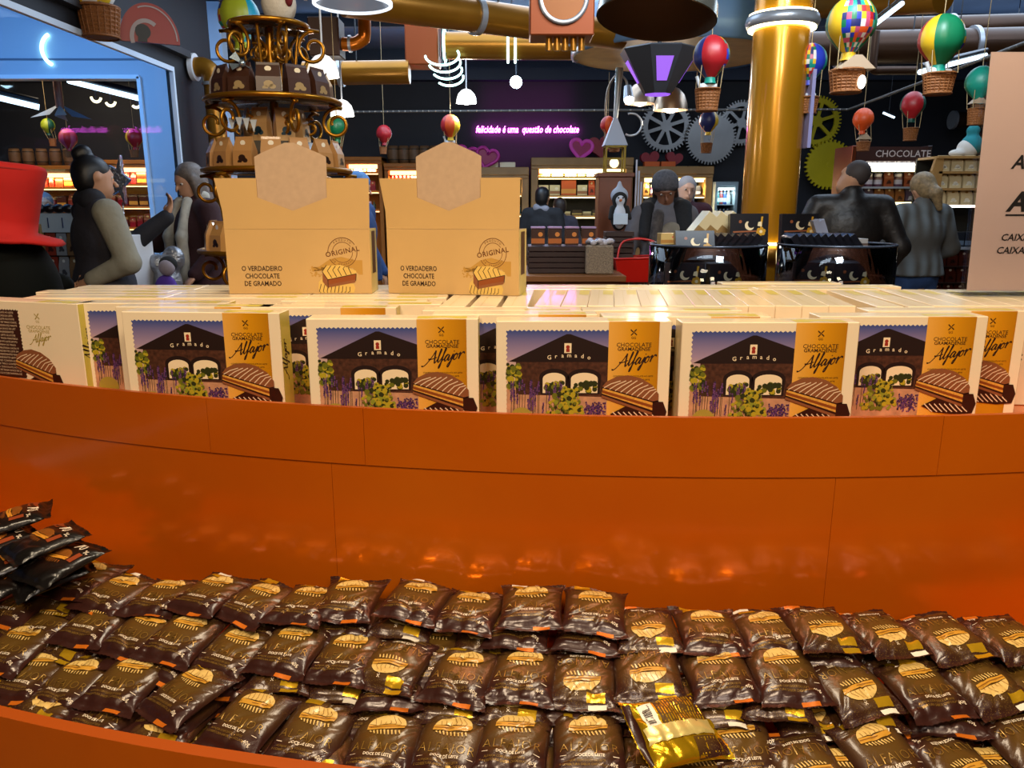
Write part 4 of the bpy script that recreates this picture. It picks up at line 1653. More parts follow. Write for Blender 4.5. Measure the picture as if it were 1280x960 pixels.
def person(label, loc, yaw, h=1.70, arms=None, head=(0, 0, 0), jacket=None, sleeve=None, trousers=None, hem=0.86, hair=None, hair_m=None,
           skin=None, build=1.0, extra=None, lean=0.0, group=None, fine=0.013):
    """facing local -y. arms: [(elbow, wrist, hand direction) left, right]; head: (pitch, yaw, roll) degrees"""
    t = thing('person', label, 'person', loc, (0, 0, yaw), group)
    skin = skin or SKIN
    w = build
    hc = V3(0, -0.015 - lean * 0.14, 1.575 - lean * 0.03)
    sh = [V3(0.175 * w, -lean * .1, 1.395), V3(-0.175 * w, -lean * .1, 1.395)]
    if arms is None:
        arms = [(V3(0.25, 0.03, 1.12), V3(0.24, -0.10, 0.90), V3(0, -.3, -1)), (V3(-0.25, 0.03, 1.12), V3(-0.24, -0.10, 0.90), V3(0, -.3, -1))]
    HR = Euler((R(head[0]), R(head[2]), R(head[1])), 'XYZ').to_matrix().to_4x4()

    def hd(x, y, z):
        p = HR @ Vector((x, y, z))
        return hc + V3(p.x, p.y, p.z)
    P = [('e', (0, -lean * .06, 1.24), (0.165 * w, 0.112, 0.205)), ('e', (0, 0, 1.03), (0.148 * w, 0.108, 0.17)), ('e', (0, 0.01, 0.92), (0.165 * w, 0.118, 0.13)),
         ('c', (0, -lean * .09 + .01, 1.38), tuple(hc + V3(0, 0.012, -0.07)), 0.062, 0.052),
         ('e', hd(0, 0.008, 0.022), (0.076, 0.094, 0.098), HR), ('e', hd(0, -0.022, -0.045), (0.058, 0.066, 0.068), HR), ('e', hd(0, -0.058, -0.088), (0.026, 0.022, 0.02), HR),
         ('c', hd(0, -0.088, 0.015), hd(0, -0.108, -0.022), 0.007, 0.013), ('e', hd(0, -0.086, -0.052), (0.023, 0.010, 0.009), HR),
         ('e', hd(0.0, -0.080, 0.034), (0.05, 0.014, 0.009), HR),
         ('e', hd(0.078, 0.012, 0.0), (0.010, 0.020, 0.032), HR), ('e', hd(-0.078, 0.012, 0.0), (0.010, 0.020, 0.032), HR)]
    for sg in (1, -1):
        P += [('c', (0.088 * sg, 0, 0.90), (0.095 * sg, -0.01, 0.49), 0.085, 0.055), ('c', (0.095 * sg, -0.01, 0.49), (0.10 * sg, 0.02, 0.09), 0.056, 0.038),
              ('c', (0.10 * sg, 0.02, 0.055), (0.11 * sg, -0.13, 0.035), 0.042, 0.033)]
    for i, (el, wr, hdir) in enumerate(arms):
        P += [('c', sh[i], el, 0.052, 0.041), ('c', el, wr, 0.041, 0.029)]
        hdir = Vector(hdir).normalized()
        wv = Vector(wr)
        side = hdir.cross(Vector((0, 1, 0.2))).normalized()
        nrm = side.cross(hdir).normalized()
        palm = wv + hdir * 0.05
        RM = Matrix((side, hdir, nrm)).transposed().to_4x4()
        P.append(('e', tuple(palm), (0.038, 0.052, 0.017), RM))
        for f in range(4):
            b0 = wv + hdir * 0.088 + side * (f - 1.5) * 0.0185
            L = (0.032, 0.040, 0.037, 0.028)[f]
            b1 = b0 + hdir * L + nrm * 0.012
            b2 = b1 + hdir * L * 0.5 + nrm * 0.028
            P += [('c', tuple(b0), tuple(b1), 0.0085, 0.008), ('c', tuple(b1), tuple(b2), 0.008, 0.007)]
        sd = -1 if i == 0 else 1
        t0 = wv + hdir * 0.03 + side * sd * 0.028
        t1 = t0 + side * sd * 0.024 + hdir * 0.03 + nrm * .008
        P += [('c', tuple(t0), tuple(t1), 0.011, 0.0095), ('c', tuple(t1), tuple(t1 + hdir * 0.028), 0.0095, 0.008)]
    grown('body', P, skin, t, h=fine, k=0.02)
    e = MB()
    # eyes
    for sg in (1, -1):
        q = hd(0.031 * sg, -0.0715, 0.012)
        e.ball(tuple(q), 0.0118, 10, 6, 0)
        q2 = hd(0.031 * sg, -0.0790, 0.012)
        e.ball(tuple(q2), 0.0065, 8, 5, 1)
    e.build('eyes', [mat('eye_white', hexc('#b0a498'), .3), mat('eye_iris', hexc('#24160e'), .3)], t)
    if hair:
        HP = []
        for q in hair:
            if q[0] == 'e':
                HP.append(('e', hd(*q[1]), q[2], HR))
            else:
                HP.append(('c', hd(*q[1]), hd(*q[2]), q[3], q[4]))
        grown('hair', HP, hair_m, t, h=0.011, k=0.02)
    J = []
    if jacket is not None:
        g = 0.026
        J = [('e', (0, -lean * .06, 1.245), (0.17 * w + g, 0.115 + g, 0.20 + g * .3)), ('e', (0, 0, 1.04), (0.155 * w + g, 0.115 + g, 0.2)),
             ('c', (0.05, 0, 0.99), (0.06, 0, hem), 0.135 * w + g * .6, 0.145 * w + g * .5), ('c', (-0.05, 0, 0.99), (-0.06, 0, hem), 0.135 * w + g * .6, 0.145 * w + g * .5),
             ('c', (0.11 * w, -lean * .09 + .01, 1.40), (-0.11 * w, -lean * .09 + .01, 1.40), 0.075, 0.075),
             ('c', (0, -lean * .09 + .02, 1.43), (0, -lean * .09 + .015, 1.475), 0.078, 0.068)]
        SL = []
        for i, (el, wr, hdir) in enumerate(arms):
            SL += [('c', sh[i], el, 0.052 + g, 0.043 + g * .75), ('c', el, wr, 0.043 + g * .75, 0.032 + g * .6)]
        if sleeve is None:
            J += SL
        else:
            for i in (0, 1):
                grown('sleeve', SL[2 * i:2 * i + 2], sleeve[i], t, h=0.013, k=0.02)
        grown('jacket', J, jacket, t, h=0.013, k=0.035, cut=lambda X, Y, Z: hem + 0.0 - Z)
    if trousers is not None:
        T = [('e', (0, 0.005, 0.93), (0.172 * w + .012, 0.128, 0.14))]
        for sg in (1, -1):
            T += [('c', (0.088 * sg, 0, 0.89), (0.095 * sg, -0.01, 0.49), 0.098, 0.07), ('c', (0.095 * sg, -0.01, 0.49), (0.10 * sg, 0.02, 0.10), 0.07, 0.058)]
        grown('trousers', T, trousers, t, h=0.014, k=0.02)
        SP = []
        for sg in (1, -1):
            SP.append(('c', (0.10 * sg, 0.025, 0.05), (0.11 * sg, -0.14, 0.036), 0.05, 0.04))
        for i in (0, 1):
            grown('shoe', [SP[i]], mat('shoe_black', (0.015, 0.014, 0.014), 0.4), t, h=0.012, k=.01)
    s = h / 1.70
    t.scale = (s, s, s)
    return t, hd


SHORT_HAIR = [('e', (0, 0.020, 0.045), (0.085, 0.097, 0.088)), ('e', (0, 0.055, -0.01), (0.075, 0.06, 0.075))]
LONG_HAIR = SHORT_HAIR + [('c', (0.06, 0.035, 0.0), (0.075, 0.045, -0.20), 0.038, 0.03), ('c', (-0.06, 0.035, 0.0), (-0.075, 0.045, -0.20), 0.038, 0.03),
                          ('c', (0, 0.07, 0.0), (0, 0.075, -0.22), 0.06, 0.05)]
# ------------------------------------------------------------------ small goods
_pm = {}


def goods_mesh(kind, *cols):
    """unit goods: base at z=0, 1 x 1 x 1"""
    key = (kind,) + cols
    if key in _pm:
        return _pm[key]
    ms = [mat('goods_%s' % c.strip('#'), hexc(c), 0.35, coat=0.2) for c in cols]
    mb = MB()
    n = len(cols)
    if kind == 'box':
        mb.box((0, 0, .5), (1, 1, 1), 0, ch=0.02)
        if n > 1:
            mb.flat([(-.5, .12), (.5, .12), (.5, .42), (-.5, .42)], 1, XZ, .503)
        if n > 2:
            mb.disc((0.18, .66), .18, 10, 2, XZ, .503, ry=.14)
    elif kind == 'bag':
        sec = [(-.5, -.5, 0), (.5, -.5, 0), (.5, .5, 0), (-.5, .5, 0), (-.5, -.42, .55), (.5, -.42, .55), (.5, .42, .55), (-.5, .42, .55),
               (-.46, -.06, .92), (.46, -.06, .92), (.46, .06, .92), (-.46, .06, .92), (-.46, -.03, 1), (.46, -.03, 1), (.46, .03, 1), (-.46, .03, 1)]
        fs = [(3, 2, 1, 0), (12, 13, 14, 15)]
        for l in range(3):
            for i in range(4):
                fs.append((4 * l + i, 4 * l + (i + 1) % 4, 4 * l + 4 + (i + 1) % 4, 4 * l + 4 + i))
        mb.add(sec, fs, 0)
        if n > 1:
            mb.disc((0, .80), .14, 12, 1, XZ @ Matrix.Translation((0, 0, .24)), 0, ry=.08)
        if n > 2:
            for (x, y, r) in ((0, .32, .2), (.16, .24, .14), (-.14, .2, .12)):
                mb.disc((x, y), r, 9, 2, XZ, .475, ry=r * .55)
    elif kind == 'jar':
        mb.lathe([(0.001, 0), (.46, 0), (.5, .05), (.5, .66), (.38, .76), (.38, .78)], 14, 0)
        mb.lathe([(.42, .76), (.42, .98), (.38, 1), (.001, 1)], 14, 1 if n > 1 else 0)
        if n > 2:
            mb.lathe([(.505, .18), (.505, .52)], 14, 2)
    elif kind == 'bottle':
        mb.lathe([(0.001, 0), (.48, 0), (.5, .03), (.5, .55), (.2, .72), (.17, .92)], 12, 0)
        mb.lathe([(.19, .9), (.19, 1), (.001, 1)], 12, 1 if n > 1 else 0)
        if n > 2:
            mb.lathe([(.505, .15), (.505, .42)], 12, 2)
    elif kind == 'heap':
        for i in range(7):
            a = i * 0.9
            mb.ball((.26 * cos(a) * (i > 0), .26 * sin(a) * (i > 0), .3 + .35 * (i == 0)), .28, 8, 5, i % n)
        mb.box((0, 0, .1), (1, 1, .2), 0)
    _pm[key] = mb.mesh('goods', ms)
    return _pm[key]


GN = {'box': 'product_box', 'bag': 'product_bag', 'jar': 'product_jar', 'bottle': 'bottle', 'heap': 'sweet_bowl'}
GC = {'box': 'box', 'bag': 'bag', 'jar': 'jar', 'bottle': 'bottle', 'heap': 'bowl'}


def goods(kind, cols, pos, size, label, group, rz=0.0, tilt=0.0):
    o = link(GN[kind], goods_mesh(kind, *cols), None, pos, (tilt, 0, rz))
    o.scale = size
    return tag(o, label, GC[kind], group)


def cabinet(name, label, x0, x1, z0, z1, y, depth, shelves, wood, back, strip=None, parent_kind='shelf unit', crown=0.06, sides=0.05, arch=False):
    """open shelf cabinet facing the viewer, front at y"""
    t = thing(name, label, parent_kind, ((x0 + x1) / 2, y, z0))
    w, h = x1 - x0, z1 - z0
    for s in (-1, 1):
        MB().box((s * (w / 2 - sides / 2), depth / 2, h / 2), (sides, depth, h), 0, ch=.004).build('side_panel', [wood], t)
    MB().box((0, depth - .01, h / 2), (w - 2 * sides, .02, h), 0).build('back_panel', [back], t)
    c = MB().box((0, depth / 2 - .02, h - crown / 2), (w, depth + .04, crown), 0, ch=.006)
    c.box((0, depth / 2 - .01, h - crown - .02), (w - .004, depth + .02, .04), 0, ch=.004)
    c.build('crown', [wood], t)
    for z in shelves:
        s = MB().box((0, depth / 2, z - z0), (w - 2 * sides, depth - .04, .025), 0).build('shelf', [wood], t)
        if strip is not None:
            MB().box((0, .016, z - z0 - .019), (w - 2 * sides - .02, .02, .012), 0).build('light_strip', [strip], s)
    if strip is not None:
        MB().box((0, .05, h - crown - .07), (w - 2 * sides - .04, .04, .05), 0).build('light_strip', [strip], t)
    return t


def fill_shelf(x0, x1, y, z, specs, label, group, rr, gap=0.01, maxh=0.3):
    x, k = x0, 0
    while x < x1 - 0.04:
        kind, cols, (w, d, hh) = rr.choice(specs)
        w2 = w * rr.uniform(.95, 1.05)
        if x + w2 > x1:
            break
        goods(kind, cols, (x + w2 / 2, y, z), (w2 * .96, d, min(maxh, hh)), label.replace('#', ORD[k] if k < 20 else 'last'), group, rr.uniform(-.06, .06))
        x += w2 + gap
        k += 1
# ------------------------------------------------------------------ ducts, column, lamps, balloons
BRASS = mat('brass_duct', hexc('#94641a'), 0.3, 0.6, var=0.12, vscale=4)
BRASSD = mat('bronze_duct_dark', hexc('#3c2412'), 0.4, 0.5, var=0.12, vscale=4)
STEEL = mat('brushed_steel', hexc('#a4a8ae'), 0.35, 0.6)
DSTEEL = mat('dark_steel', hexc('#3a3d42'), 0.4, 0.8)
COPPERB = mat('copper_box_paint', hexc('#8a3f14'), 0.45, 0.3)
NEONC = emat('cyan_neon', (0.55, 1.0, 0.93), 5.0)
WHITEP = mat('white_enamel', hexc('#d8dade'), 0.35)


def duct(label, p0, p1, r, collars=(), m=None, name='ceiling_duct', caps=True):
    p0, p1 = Vector(p0), Vector(p1)
    t = thing(name, label, 'duct', p0)
    d = p1 - p0
    L = d.length
    MB().cyl((0, 0, 0), d, r, n=28).build('pipe', [m or BRASS], t)
    for f in collars:
        a = d * (f - 0.018 / L)
        b = d * (f + 0.018 / L)
        MB().cyl(a, b, r * 1.16, n=28).build('collar', [STEEL], t)
    MB().cyl(d * .5 + Vector((0, 0, r)), Vector((d.x * .5, d.y * .5, ZC + 0.01 - p0.z)), 0.006, n=6).build('hanger', [DSTEEL], t)
    return t


duct('thick brass duct sloping past the top of the picture, left of the copper plate', at(430, -2, 4.3), at(775, 44, 5.4), 0.088, (0.42, 0.8))
duct('brass duct at left running behind the tiered stand to the copper box', at(380, 92, 6.0), at(512, 90, 6.0), 0.082, (0.35,))
dd = duct('brass duct between the neon rings and the blue hood', at(556, 57, 6.0), at(722, 58, 6.0), 0.092, (0.985,))
# neon rings round that duct
for i, (u, lab) in enumerate(((556, 'single cyan neon ring at the left end of the middle brass duct'), (635, 'cyan neon ring on the middle brass duct, left of a pair'), (644, 'cyan neon ring on the middle brass duct, right of a pair'))):
    c = at(u, 57, 6.0)
    tag(MB().tube(ring(0.112, 36, axis='X'), 0.009, 8, closed=True).build('neon_ring', [NEONC], loc=c), lab, 'neon light')
c = at(553, 86, 5.8)
for i in range(4):
    arc = None
    pts = ring(0.118 - .006 * i, 30, axis='Y', a0=R(185 + 12 * i), a1=R(385 - 4 * i))
    pts = [(x, 0.03 * i + 0.05 * sin(z * 9), z * .62 + .0) for x, y, z in pts]
    arc = tag(MB().tube(pts, 0.0075, 8).build('cyan_arc', [NEONC], loc=c + Vector((0.012 * i, 0.03 * i, -0.040 * i + .09))), 'cyan neon arc in the swirl under the copper box, %s from the top' % ORD[i], 'neon light', 'cyan neon arcs of the swirl')
    MB().cyl((-.02, .04, 0), (-.02, .04, ZC + .01 - arc.location.z), .003, n=5).tube([(-.02, .04, 0), pts[14]], .003, 5).build('wire', [DSTEEL], arc)
bx = MB().box((0, 0, 0), (0.24, 0.24, 0.29), ch=.008).build('junction_box', [COPPERB], loc=at(529, 58, 6.1))
tag(bx, 'copper coloured box joining two brass ducts, left of the neon ring', 'box')
# copper plate with a round dial at the top
pt = thing('dial_box', 'copper square box with a round steel-rimmed dial at the top edge', 'box', at(703, 0, 4.0))
MB().box((0, 0.1, 0), (0.31, 0.2, 0.31), ch=.006).build('housing', [COPPERB], pt)
MB().lathe([(0.10, 0), (0.118, 0), (0.122, 0.012), (0.112, 0.018), (0.10, 0.012)], 32, T=Matrix.Rotation(pi / 2, 4, 'X') @ Matrix.Translation((0.005, 0.01, 0))).build('rim', [STEEL], pt)
MB().disc((0, 0), 0.101, 28).build('dial_face', [mat('dial_brown', hexc('#6a3c14'), .3, .4)], pt, loc=(0.005, -0.004, 0.01), rot=(pi / 2, 0, 0))
MB().box((0, -0.008, 0.05), (0.012, 0.006, 0.09)).build('pointer', [mat('dial_cream', hexc('#d8c49a'), .4)], pt)
for i in range(5):
    MB().cyl((-.06 + .04 * i, .06, -.155), (-.06 + .04 * i, .06, -.215), .016, n=10).build('valve', [BRASS], pt)
# elbow pipe right of the tiered stand
e = thing('elbow_pipe', 'orange brass elbow pipe leaving a brown box behind the tiered stand', 'pipe', at(428, 55, 4.6))
pts = smooth_line([(0, 0, 0), (.06, 0, 0), (.105, 0, .02), (.125, 0, .06), (.125, 0, .30)], 5)
MB().tube(pts, 0.036, 14).build('pipe', [mat('orange_brass', hexc('#b8640c'), .28, .6)], e)
MB().cyl((.035, 0, 0), (.05, 0, 0), .045, n=18).build('collar', [STEEL], e)
MB().box((-.09, .02, .03), (.17, .16, .20), ch=.006).build('box', [mat('brown_box_paint', hexc('#3c2012'), .5)], e)
# elbow pipe on the dark wall at left
e = thing('elbow_pipe', 'brass elbow pipe with white flange running down the dark wall at left', 'pipe', at(243, 84, 6.6))
pts = smooth_line([(0, 0, 0), (.07, 0, 0), (.12, 0, -.03), (.14, 0, -.09), (.14, 0, -.4), (.15, 0, -1.3), (.15, 0, -2.65)], 6)
MB().tube(pts, 0.075, 16).build('pipe', [BRASS], e)
MB().cyl((-.02, 0, 0), (.015, 0, 0), .105, n=24).build('flange', [WHITEP], e)
MB().cyl((.14, 0, -.115), (.14, 0, -.14), .085, n=20).build('collar', [STEEL], e)
# bronze ducts at right
duct('dark bronze duct crossing the top right behind the balloons', at(990, 62, 7.0), at(1290, 55, 7.0), 0.135, (0.2, .75), BRASSD)
duct('dark bronze duct above another at the top right', at(1085, 38, 7.3), at(1290, 32, 7.3), 0.10, (0.5,), BRASSD)
duct('short bronze duct end with a pale ring on the dark back wall at right', at(1190, 150, 10.6), at(1250, 150, 10.6), 0.10, (0.02,), BRASSD)
duct('wide brass duct along the top right of the ceiling', at(1000, 5, 6.0), at(1180, -6, 5.0), 0.10, (0.5,), BRASS)
u_ = thing('bent_pipe', 'thin bronze pipe bent down and along under the ducts at right', 'pipe', at(1090, 88, 6.8))
MB().tube(smooth_line([(0, 0, .3), (0, 0, .05), (.03, 0, 0), (.1, 0, 0), (.45, 0, 0)], 5), .035, 12).build('pipe', [BRASSD], u_)
u_ = thing('bent_pipe', 'thick bronze pipe end curling toward the viewer near the green balloon', 'pipe', at(1150, 55, 6.4))
MB().tube(smooth_line([(.3, .2, 0.03), (.1, 0, .02), (0, -.1, 0), (-.03, -.22, -.03)], 5), .07, 14).build('pipe', [BRASSD], u_)
MB().cyl((-.028, -.21, -.028), (-.034, -.24, -.034), .085, n=20).build('collar', [STEEL], u_)

# column
cp = at(958, 300, 4.75)
c = thing('brass_column', 'shiny brass column with a glowing ring near its top', 'column', (cp.x, cp.y, 0))
MB().lathe([(.158, 0), (.158, ZC)], 40).build('shaft', [mat('column_brass', hexc('#c08214'), 0.25, 0.45, coat=.4, var=.06, vscale=2)], c)
zr = at(966, 28, 4.75).z
MB().lathe([(.165, -.03), (.195, -.03), (.205, 0), (.195, .03), (.165, .03)], 40).build('ring', [STEEL], c, loc=(0, 0, zr))
for dz in (-.036, .036):
    MB().lathe([(.166, -.006), (.186, -.006), (.186, .006), (.166, .006)], 40).build('ring_light', [emat('ring_glow', (1.0, .86, .45), 9.0)], c, loc=(0, 0, zr + dz))
zb = at(966, 312, 4.6).z
MB().lathe([(.165, -.05), (.19, -.05), (.195, 0), (.165, .04)], 32).build('base_collar', [BRASS], c, loc=(0, 0, zb - .02))
MB().lathe([(.166, .045), (.185, .045), (.185, .06), (.166, .06)], 32).build('ring_light', [emat('ring_glow', (1.0, .86, .45), 9.0)], c, loc=(0, 0, zb - .02))
MB().box((.165, -.07, 2.0), (.02, .10, .45)).build('side_panel', [mat('lilac_panel', hexc('#8c8ab4'), .4)], c)

# blue hood disc with wooden underside
hp = at(842, 72, 5.8)
h = thing('round_hood', 'broad blue-grey round ceiling hood with a wooden underside', 'hood', (hp.x, hp.y, hp.z))
MB().lathe([(.70, 0), (.72, .01), (.72, .26), (.45, .42), (.3, ZC - hp.z)], 48).build('drum', [mat('hood_blue_paint', hexc('#5a7898'), .35, .3)], h)
MB().lathe([(.001, .012), (.705, .012)], 48).build('underside', [mat('hood_wood', hexc('#b08a54'), .5, var=.2, vscale=6)], h)
# big steel dome lamp at the top
p = at(820, 24, 3.1)
dm = thing('dome_lamp', 'large steel dome lamp shade tilted to show its dark inside, at the top', 'lamp', p, (R(-8), R(6), 0))
prof = [(.222, 0.0), (.218, .05), (.19, .13), (.13, .19), (.05, .215), (.04, .25), (.001, .25)]
MB().lathe(prof, 40).build('shade', [mat('lamp_steel', hexc('#a8a89c'), .25, .9)], dm)
MB().lathe([(r * .985, z - .002) for r, z in prof[:5]] + [(.001, .21)], 40).build('shade_lining', [mat('lamp_lining', hexc('#6a5640'), .6)], dm)
MB().cyl((0, 0, .25), (0, 0, 1.6), .008, n=8).build('rod', [DSTEEL], dm)
# white rimmed glass lamp at the top
p = at(441, 8, 3.1)
dm = thing('glass_lamp', 'round glass lamp with a bright white rim at the top, right of the stand', 'lamp', p)
MB().lathe([(.135, 0), (.146, .004), (.146, .016), (.135, .02)], 36).build('rim', [emat('lamp_rim_white', (.85, .92, 1), 1.3)], dm)
MB().lathe([(.136, .012), (.12, .06), (.08, .1), (.03, .12)], 36).build('bowl', [mat('lamp_glass_grey', hexc('#9aa0a8'), .2, .3, emit=(.7, .8, 1), estr=.12)], dm)
MB().cyl((0, 0, .11), (0, 0, 1.6), .008, n=8).build('rod', [DSTEEL], dm)
# purple lantern lamp
p = at(822, 118, 4.4)
pl = thing('purple_lantern', 'dark flared lantern with purple glowing panels under the round hood', 'lamp', p)
n8 = 8
prof = [(.075, 0), (.205, .20), (.215, .215), (.2, .225), (.001, .235)]
MB().lathe(prof, n8, smooth=False, T=Matrix.Rotation(R(22.5), 4, 'Z')).build('frame', [mat('lantern_dark', hexc('#3c4048'), .5, .4)], pl)
PUR = emat('purple_glow', (.34, .11, .85), 1.1)
for k in range(n8):
    a = -pi / 2 + k * pi / 4
    ca, sa = cos(a), sin(a)
    ap = cos(pi / 8)

    def fp(z, f):
        r = (.075 + .13 * z / .2) * ap + .004
        half = (.075 + .13 * z / .2) * sin(pi / 8) * f
        return [(r * ca - s * half * sa, r * sa + s * half * ca, z) for s in (-1, 1)]
    if k % 2 == 0:
        a0, a1 = fp(.055, .62), fp(.165, .66)
        MB().add([a0[0], a0[1], a1[1], a1[0]], [(0, 1, 2, 3)]).build('glow_panel', [PUR], pl)
MB().lathe([(.001, -.004), (.068, -.004), (.07, .004)], n8, smooth=False, T=Matrix.Rotation(R(22.5), 4, 'Z')).build('glow_base', [PUR], pl)
MB().cyl((0, 0, .23), (0, 0, ZC - p.z), .012, n=8).build('rod', [DSTEEL], pl)


def ceil_z(x, y):
    return hp.z if (x - hp.x) ** 2 + (y - hp.y) ** 2 < .73 ** 2 else ZC + .0


def pendant(label, u, v, Y, w, power, col, lit=6.0, shade=None):
    """bell shaped pendant, w wide, rim at (u,v)"""
    p = at(u, v, Y)
    t = thing('pendant_lamp', label, 'lamp', p)
    r = w / 2
    prof = [(r, 0), (r * .97, r * .35), (r * .8, r * .85), (r * .45, r * 1.2), (r * .2, r * 1.3)]
    MB().lathe(prof, 24).build('shade', [shade or WHITEP], t)
    MB().ball((0, 0, r * .38), r * .55, 14, 8).build('bulb', [emat('bulb_%d' % int(lit), col, lit)], t)
    MB().cyl((0, 0, r * 1.25), (0, 0, ceil_z(p.x, p.y) - p.z), .005, n=6).build('cord', [WHITEP], t)
    point_light('pendant_light', (p.x, p.y, p.z - .05), power, col, .05)
    return t


TRANS = mat('opal_shade', hexc('#e8e4dc'), .4, emit=(1, .93, .85), estr=.9)
pendant('small lit white pendant lamp on a cord below the brass duct', 583, 129, 7.0, .175, 14, (1, .93, .86), 8, TRANS)
pendant('lit white pendant lamp right of the brown bags on the tiered stand', 404, 96, 3.9, .15, 4, (1, .93, .84), 8, TRANS)
pendant('lit white pendant lamp lower right of the tiered stand', 428, 145, 5.0, .145, 6, (1, .93, .84), 8, TRANS)
WARMS = mat('warm_metal_shade', hexc('#b09a84'), .3, .7)
pendant('metal dome pendant with an added lit bulb, overlapping the silver spoked gear', 838, 138, 6.5, .27, 8, (1, .85, .65), 5, WARMS)  # glowing bulb and point light added to an unlit pendant
pendant('metal dome pendant half hidden by the purple lantern', 800, 130, 6.8, .25, 5, (1, .8, .6), 3, WARMS)
# bright blue-white spotlight
p = at(645, 103, 8.5)
t = thing('spotlight', 'dazzling blue-white spotlight above the pink neon sign', 'lamp', p)
MB().cyl((0, 0, 0), (0, .16, .03), .06, n=18).build('housing', [DSTEEL], t)
MB().ball((0, -.015, 0), .062, 16, 10, sc=(1, .5, 1)).build('lens', [emat('spot_blue_white', (.55, .8, 1.0), 40)], t)
MB().cyl((0, .08, .05), (0, .08, ZC - p.z), .01, n=6).build('rod', [DSTEEL], t)
point_light('spotlight_light', (p.x, p.y - .12, p.z), 25, (.5, .75, 1), .05)
# goose-neck lamp
p = at(757, 150, 6.6)
t = thing('gooseneck_lamp', 'gooseneck lamp on a curved pole near the purple lantern', 'lamp', (p.x, p.y, 0))
z0 = p.z
MB().tube(smooth_line([(0, 0, .9), (0, 0, z0 - .2), (0, 0, z0 + .15), (.03, 0, z0 + .28), (.09, 0, z0 + .345), (.15, 0, z0 + .31), (.17, 0, z0 + .25)], 6), .009, 8).build('pole', [mat('grey_pole', hexc('#7a6a5c'), .4, .5)], t)
MB().box((0, 0, .45), (.25, .25, .9), ch=.01).build('pedestal', [mat('pedestal_brown', hexc('#4a2a16'), .5)], t)
MB().cyl((.17, 0, z0 + .26), (.18, -.02, z0 + .16), .03, .042, n=14).build('head', [STEEL], t)
MB().ball((.18, -.025, z0 + .155), .04, 12, 8).build('bulb', [emat('cool_bulb', (.8, .93, 1), 14)], t)
# LED bars on the ceiling at right
LEDB = emat('led_bar_blue_white', (.62, .82, 1.0), 3.5)


def led_bar(label, a, b, r=.012):
    t = thing('led_bar', label, 'light', a)
    d = Vector(b) - Vector(a)
    MB().cyl((0, 0, 0), d, r, n=8).build('tube', [LEDB], t)
    MB().cyl((0, .0, r * 2), d + Vector((0, 0, r * 2)), r * 1.2, n=6).build('mount', [DSTEEL], t)
    q = d * .5
    MB().cyl((q.x, q.y, q.z + r * 2), (q.x, q.y, ZC + .01 - t.location.z), .004, n=5).build('wire', [DSTEEL], t)
    return t


led_bar('long blue-white light bar right of the green balloon', at(1150, 90, 5.6), at(1232, 69, 6.6), .018)
led_bar('blue-white light bar passing behind the yellow and green balloon', at(1092, 32, 4.6), at(1128, 4, 4.3), .012)
led_bar('small light bar low on the dark wall between two small balloons', at(1104, 141, 9.5), at(1118, 147, 9.5), .012)
led_bar('small blue-white light bar tip near the right edge under the ceiling', at(1255, 62, 7.5), at(1280, 55, 7.8), .014)
# light rope along the back
t = thing('light_rope', 'thin beaded light rope strung across the shop below the ducts', 'light rope', at(425, 140, 9.0))
o0 = t.location
pts = [at(425, 140, 9.0) - o0, at(540, 139, 9.0) - o0, at(700, 138, 9.0) - o0, at(935, 137, 9.0) - o0, at(1060, 137, 9.0) - o0, at(1085, 128, 8.0) - o0, at(1160, 100, 7.0) - o0, at(1290, 50, 6.0) - o0]
MB().tube(pts, .014, 6).build('rope', [mat('rope_grey', hexc('#55524e'), .5)], t)
b = MB()
for i in range(110):
    f = i / 109 * (len(pts) - 1.001)
    j = int(f)
    q = pts[j].lerp(pts[j + 1], f - j)
    b.ball((q.x, q.y - .012, q.z), .012, 6, 4)
ob = b.build('beads', [mat('bead_silver', hexc('#9a9288'), .3, .5)], t)
ob['kind'] = 'stuff'

# ------------------------------------------------------------------ hot-air balloons
BC = {'red': '#a81c24', 'navy': '#1c2660', 'green': '#0c7048', 'dgreen': '#0e4a3c', 'yellow': '#d8b020', 'teal': '#12907c', 'cyan': '#1a9ac0', 'orange': '#d85018', 'white': '#d8d4cc', 'blue': '#2438b0', 'lime': '#9aa828', 'pink': '#b84a6a'}
SATIN = {k: mat('satin_%s' % k, hexc(v), .42) for k, v in BC.items()}
WICK = mat('wicker', hexc('#8a5426'), .65, var=.35, vscale=160, bump=.8, bscale=180, bdist=.004)
ROPE = mat('thin_rope', hexc('#b09a70'), .7)
PATCH = ['red', 'yellow', 'blue', 'green', 'white', 'orange', 'teal', 'navy', 'pink']


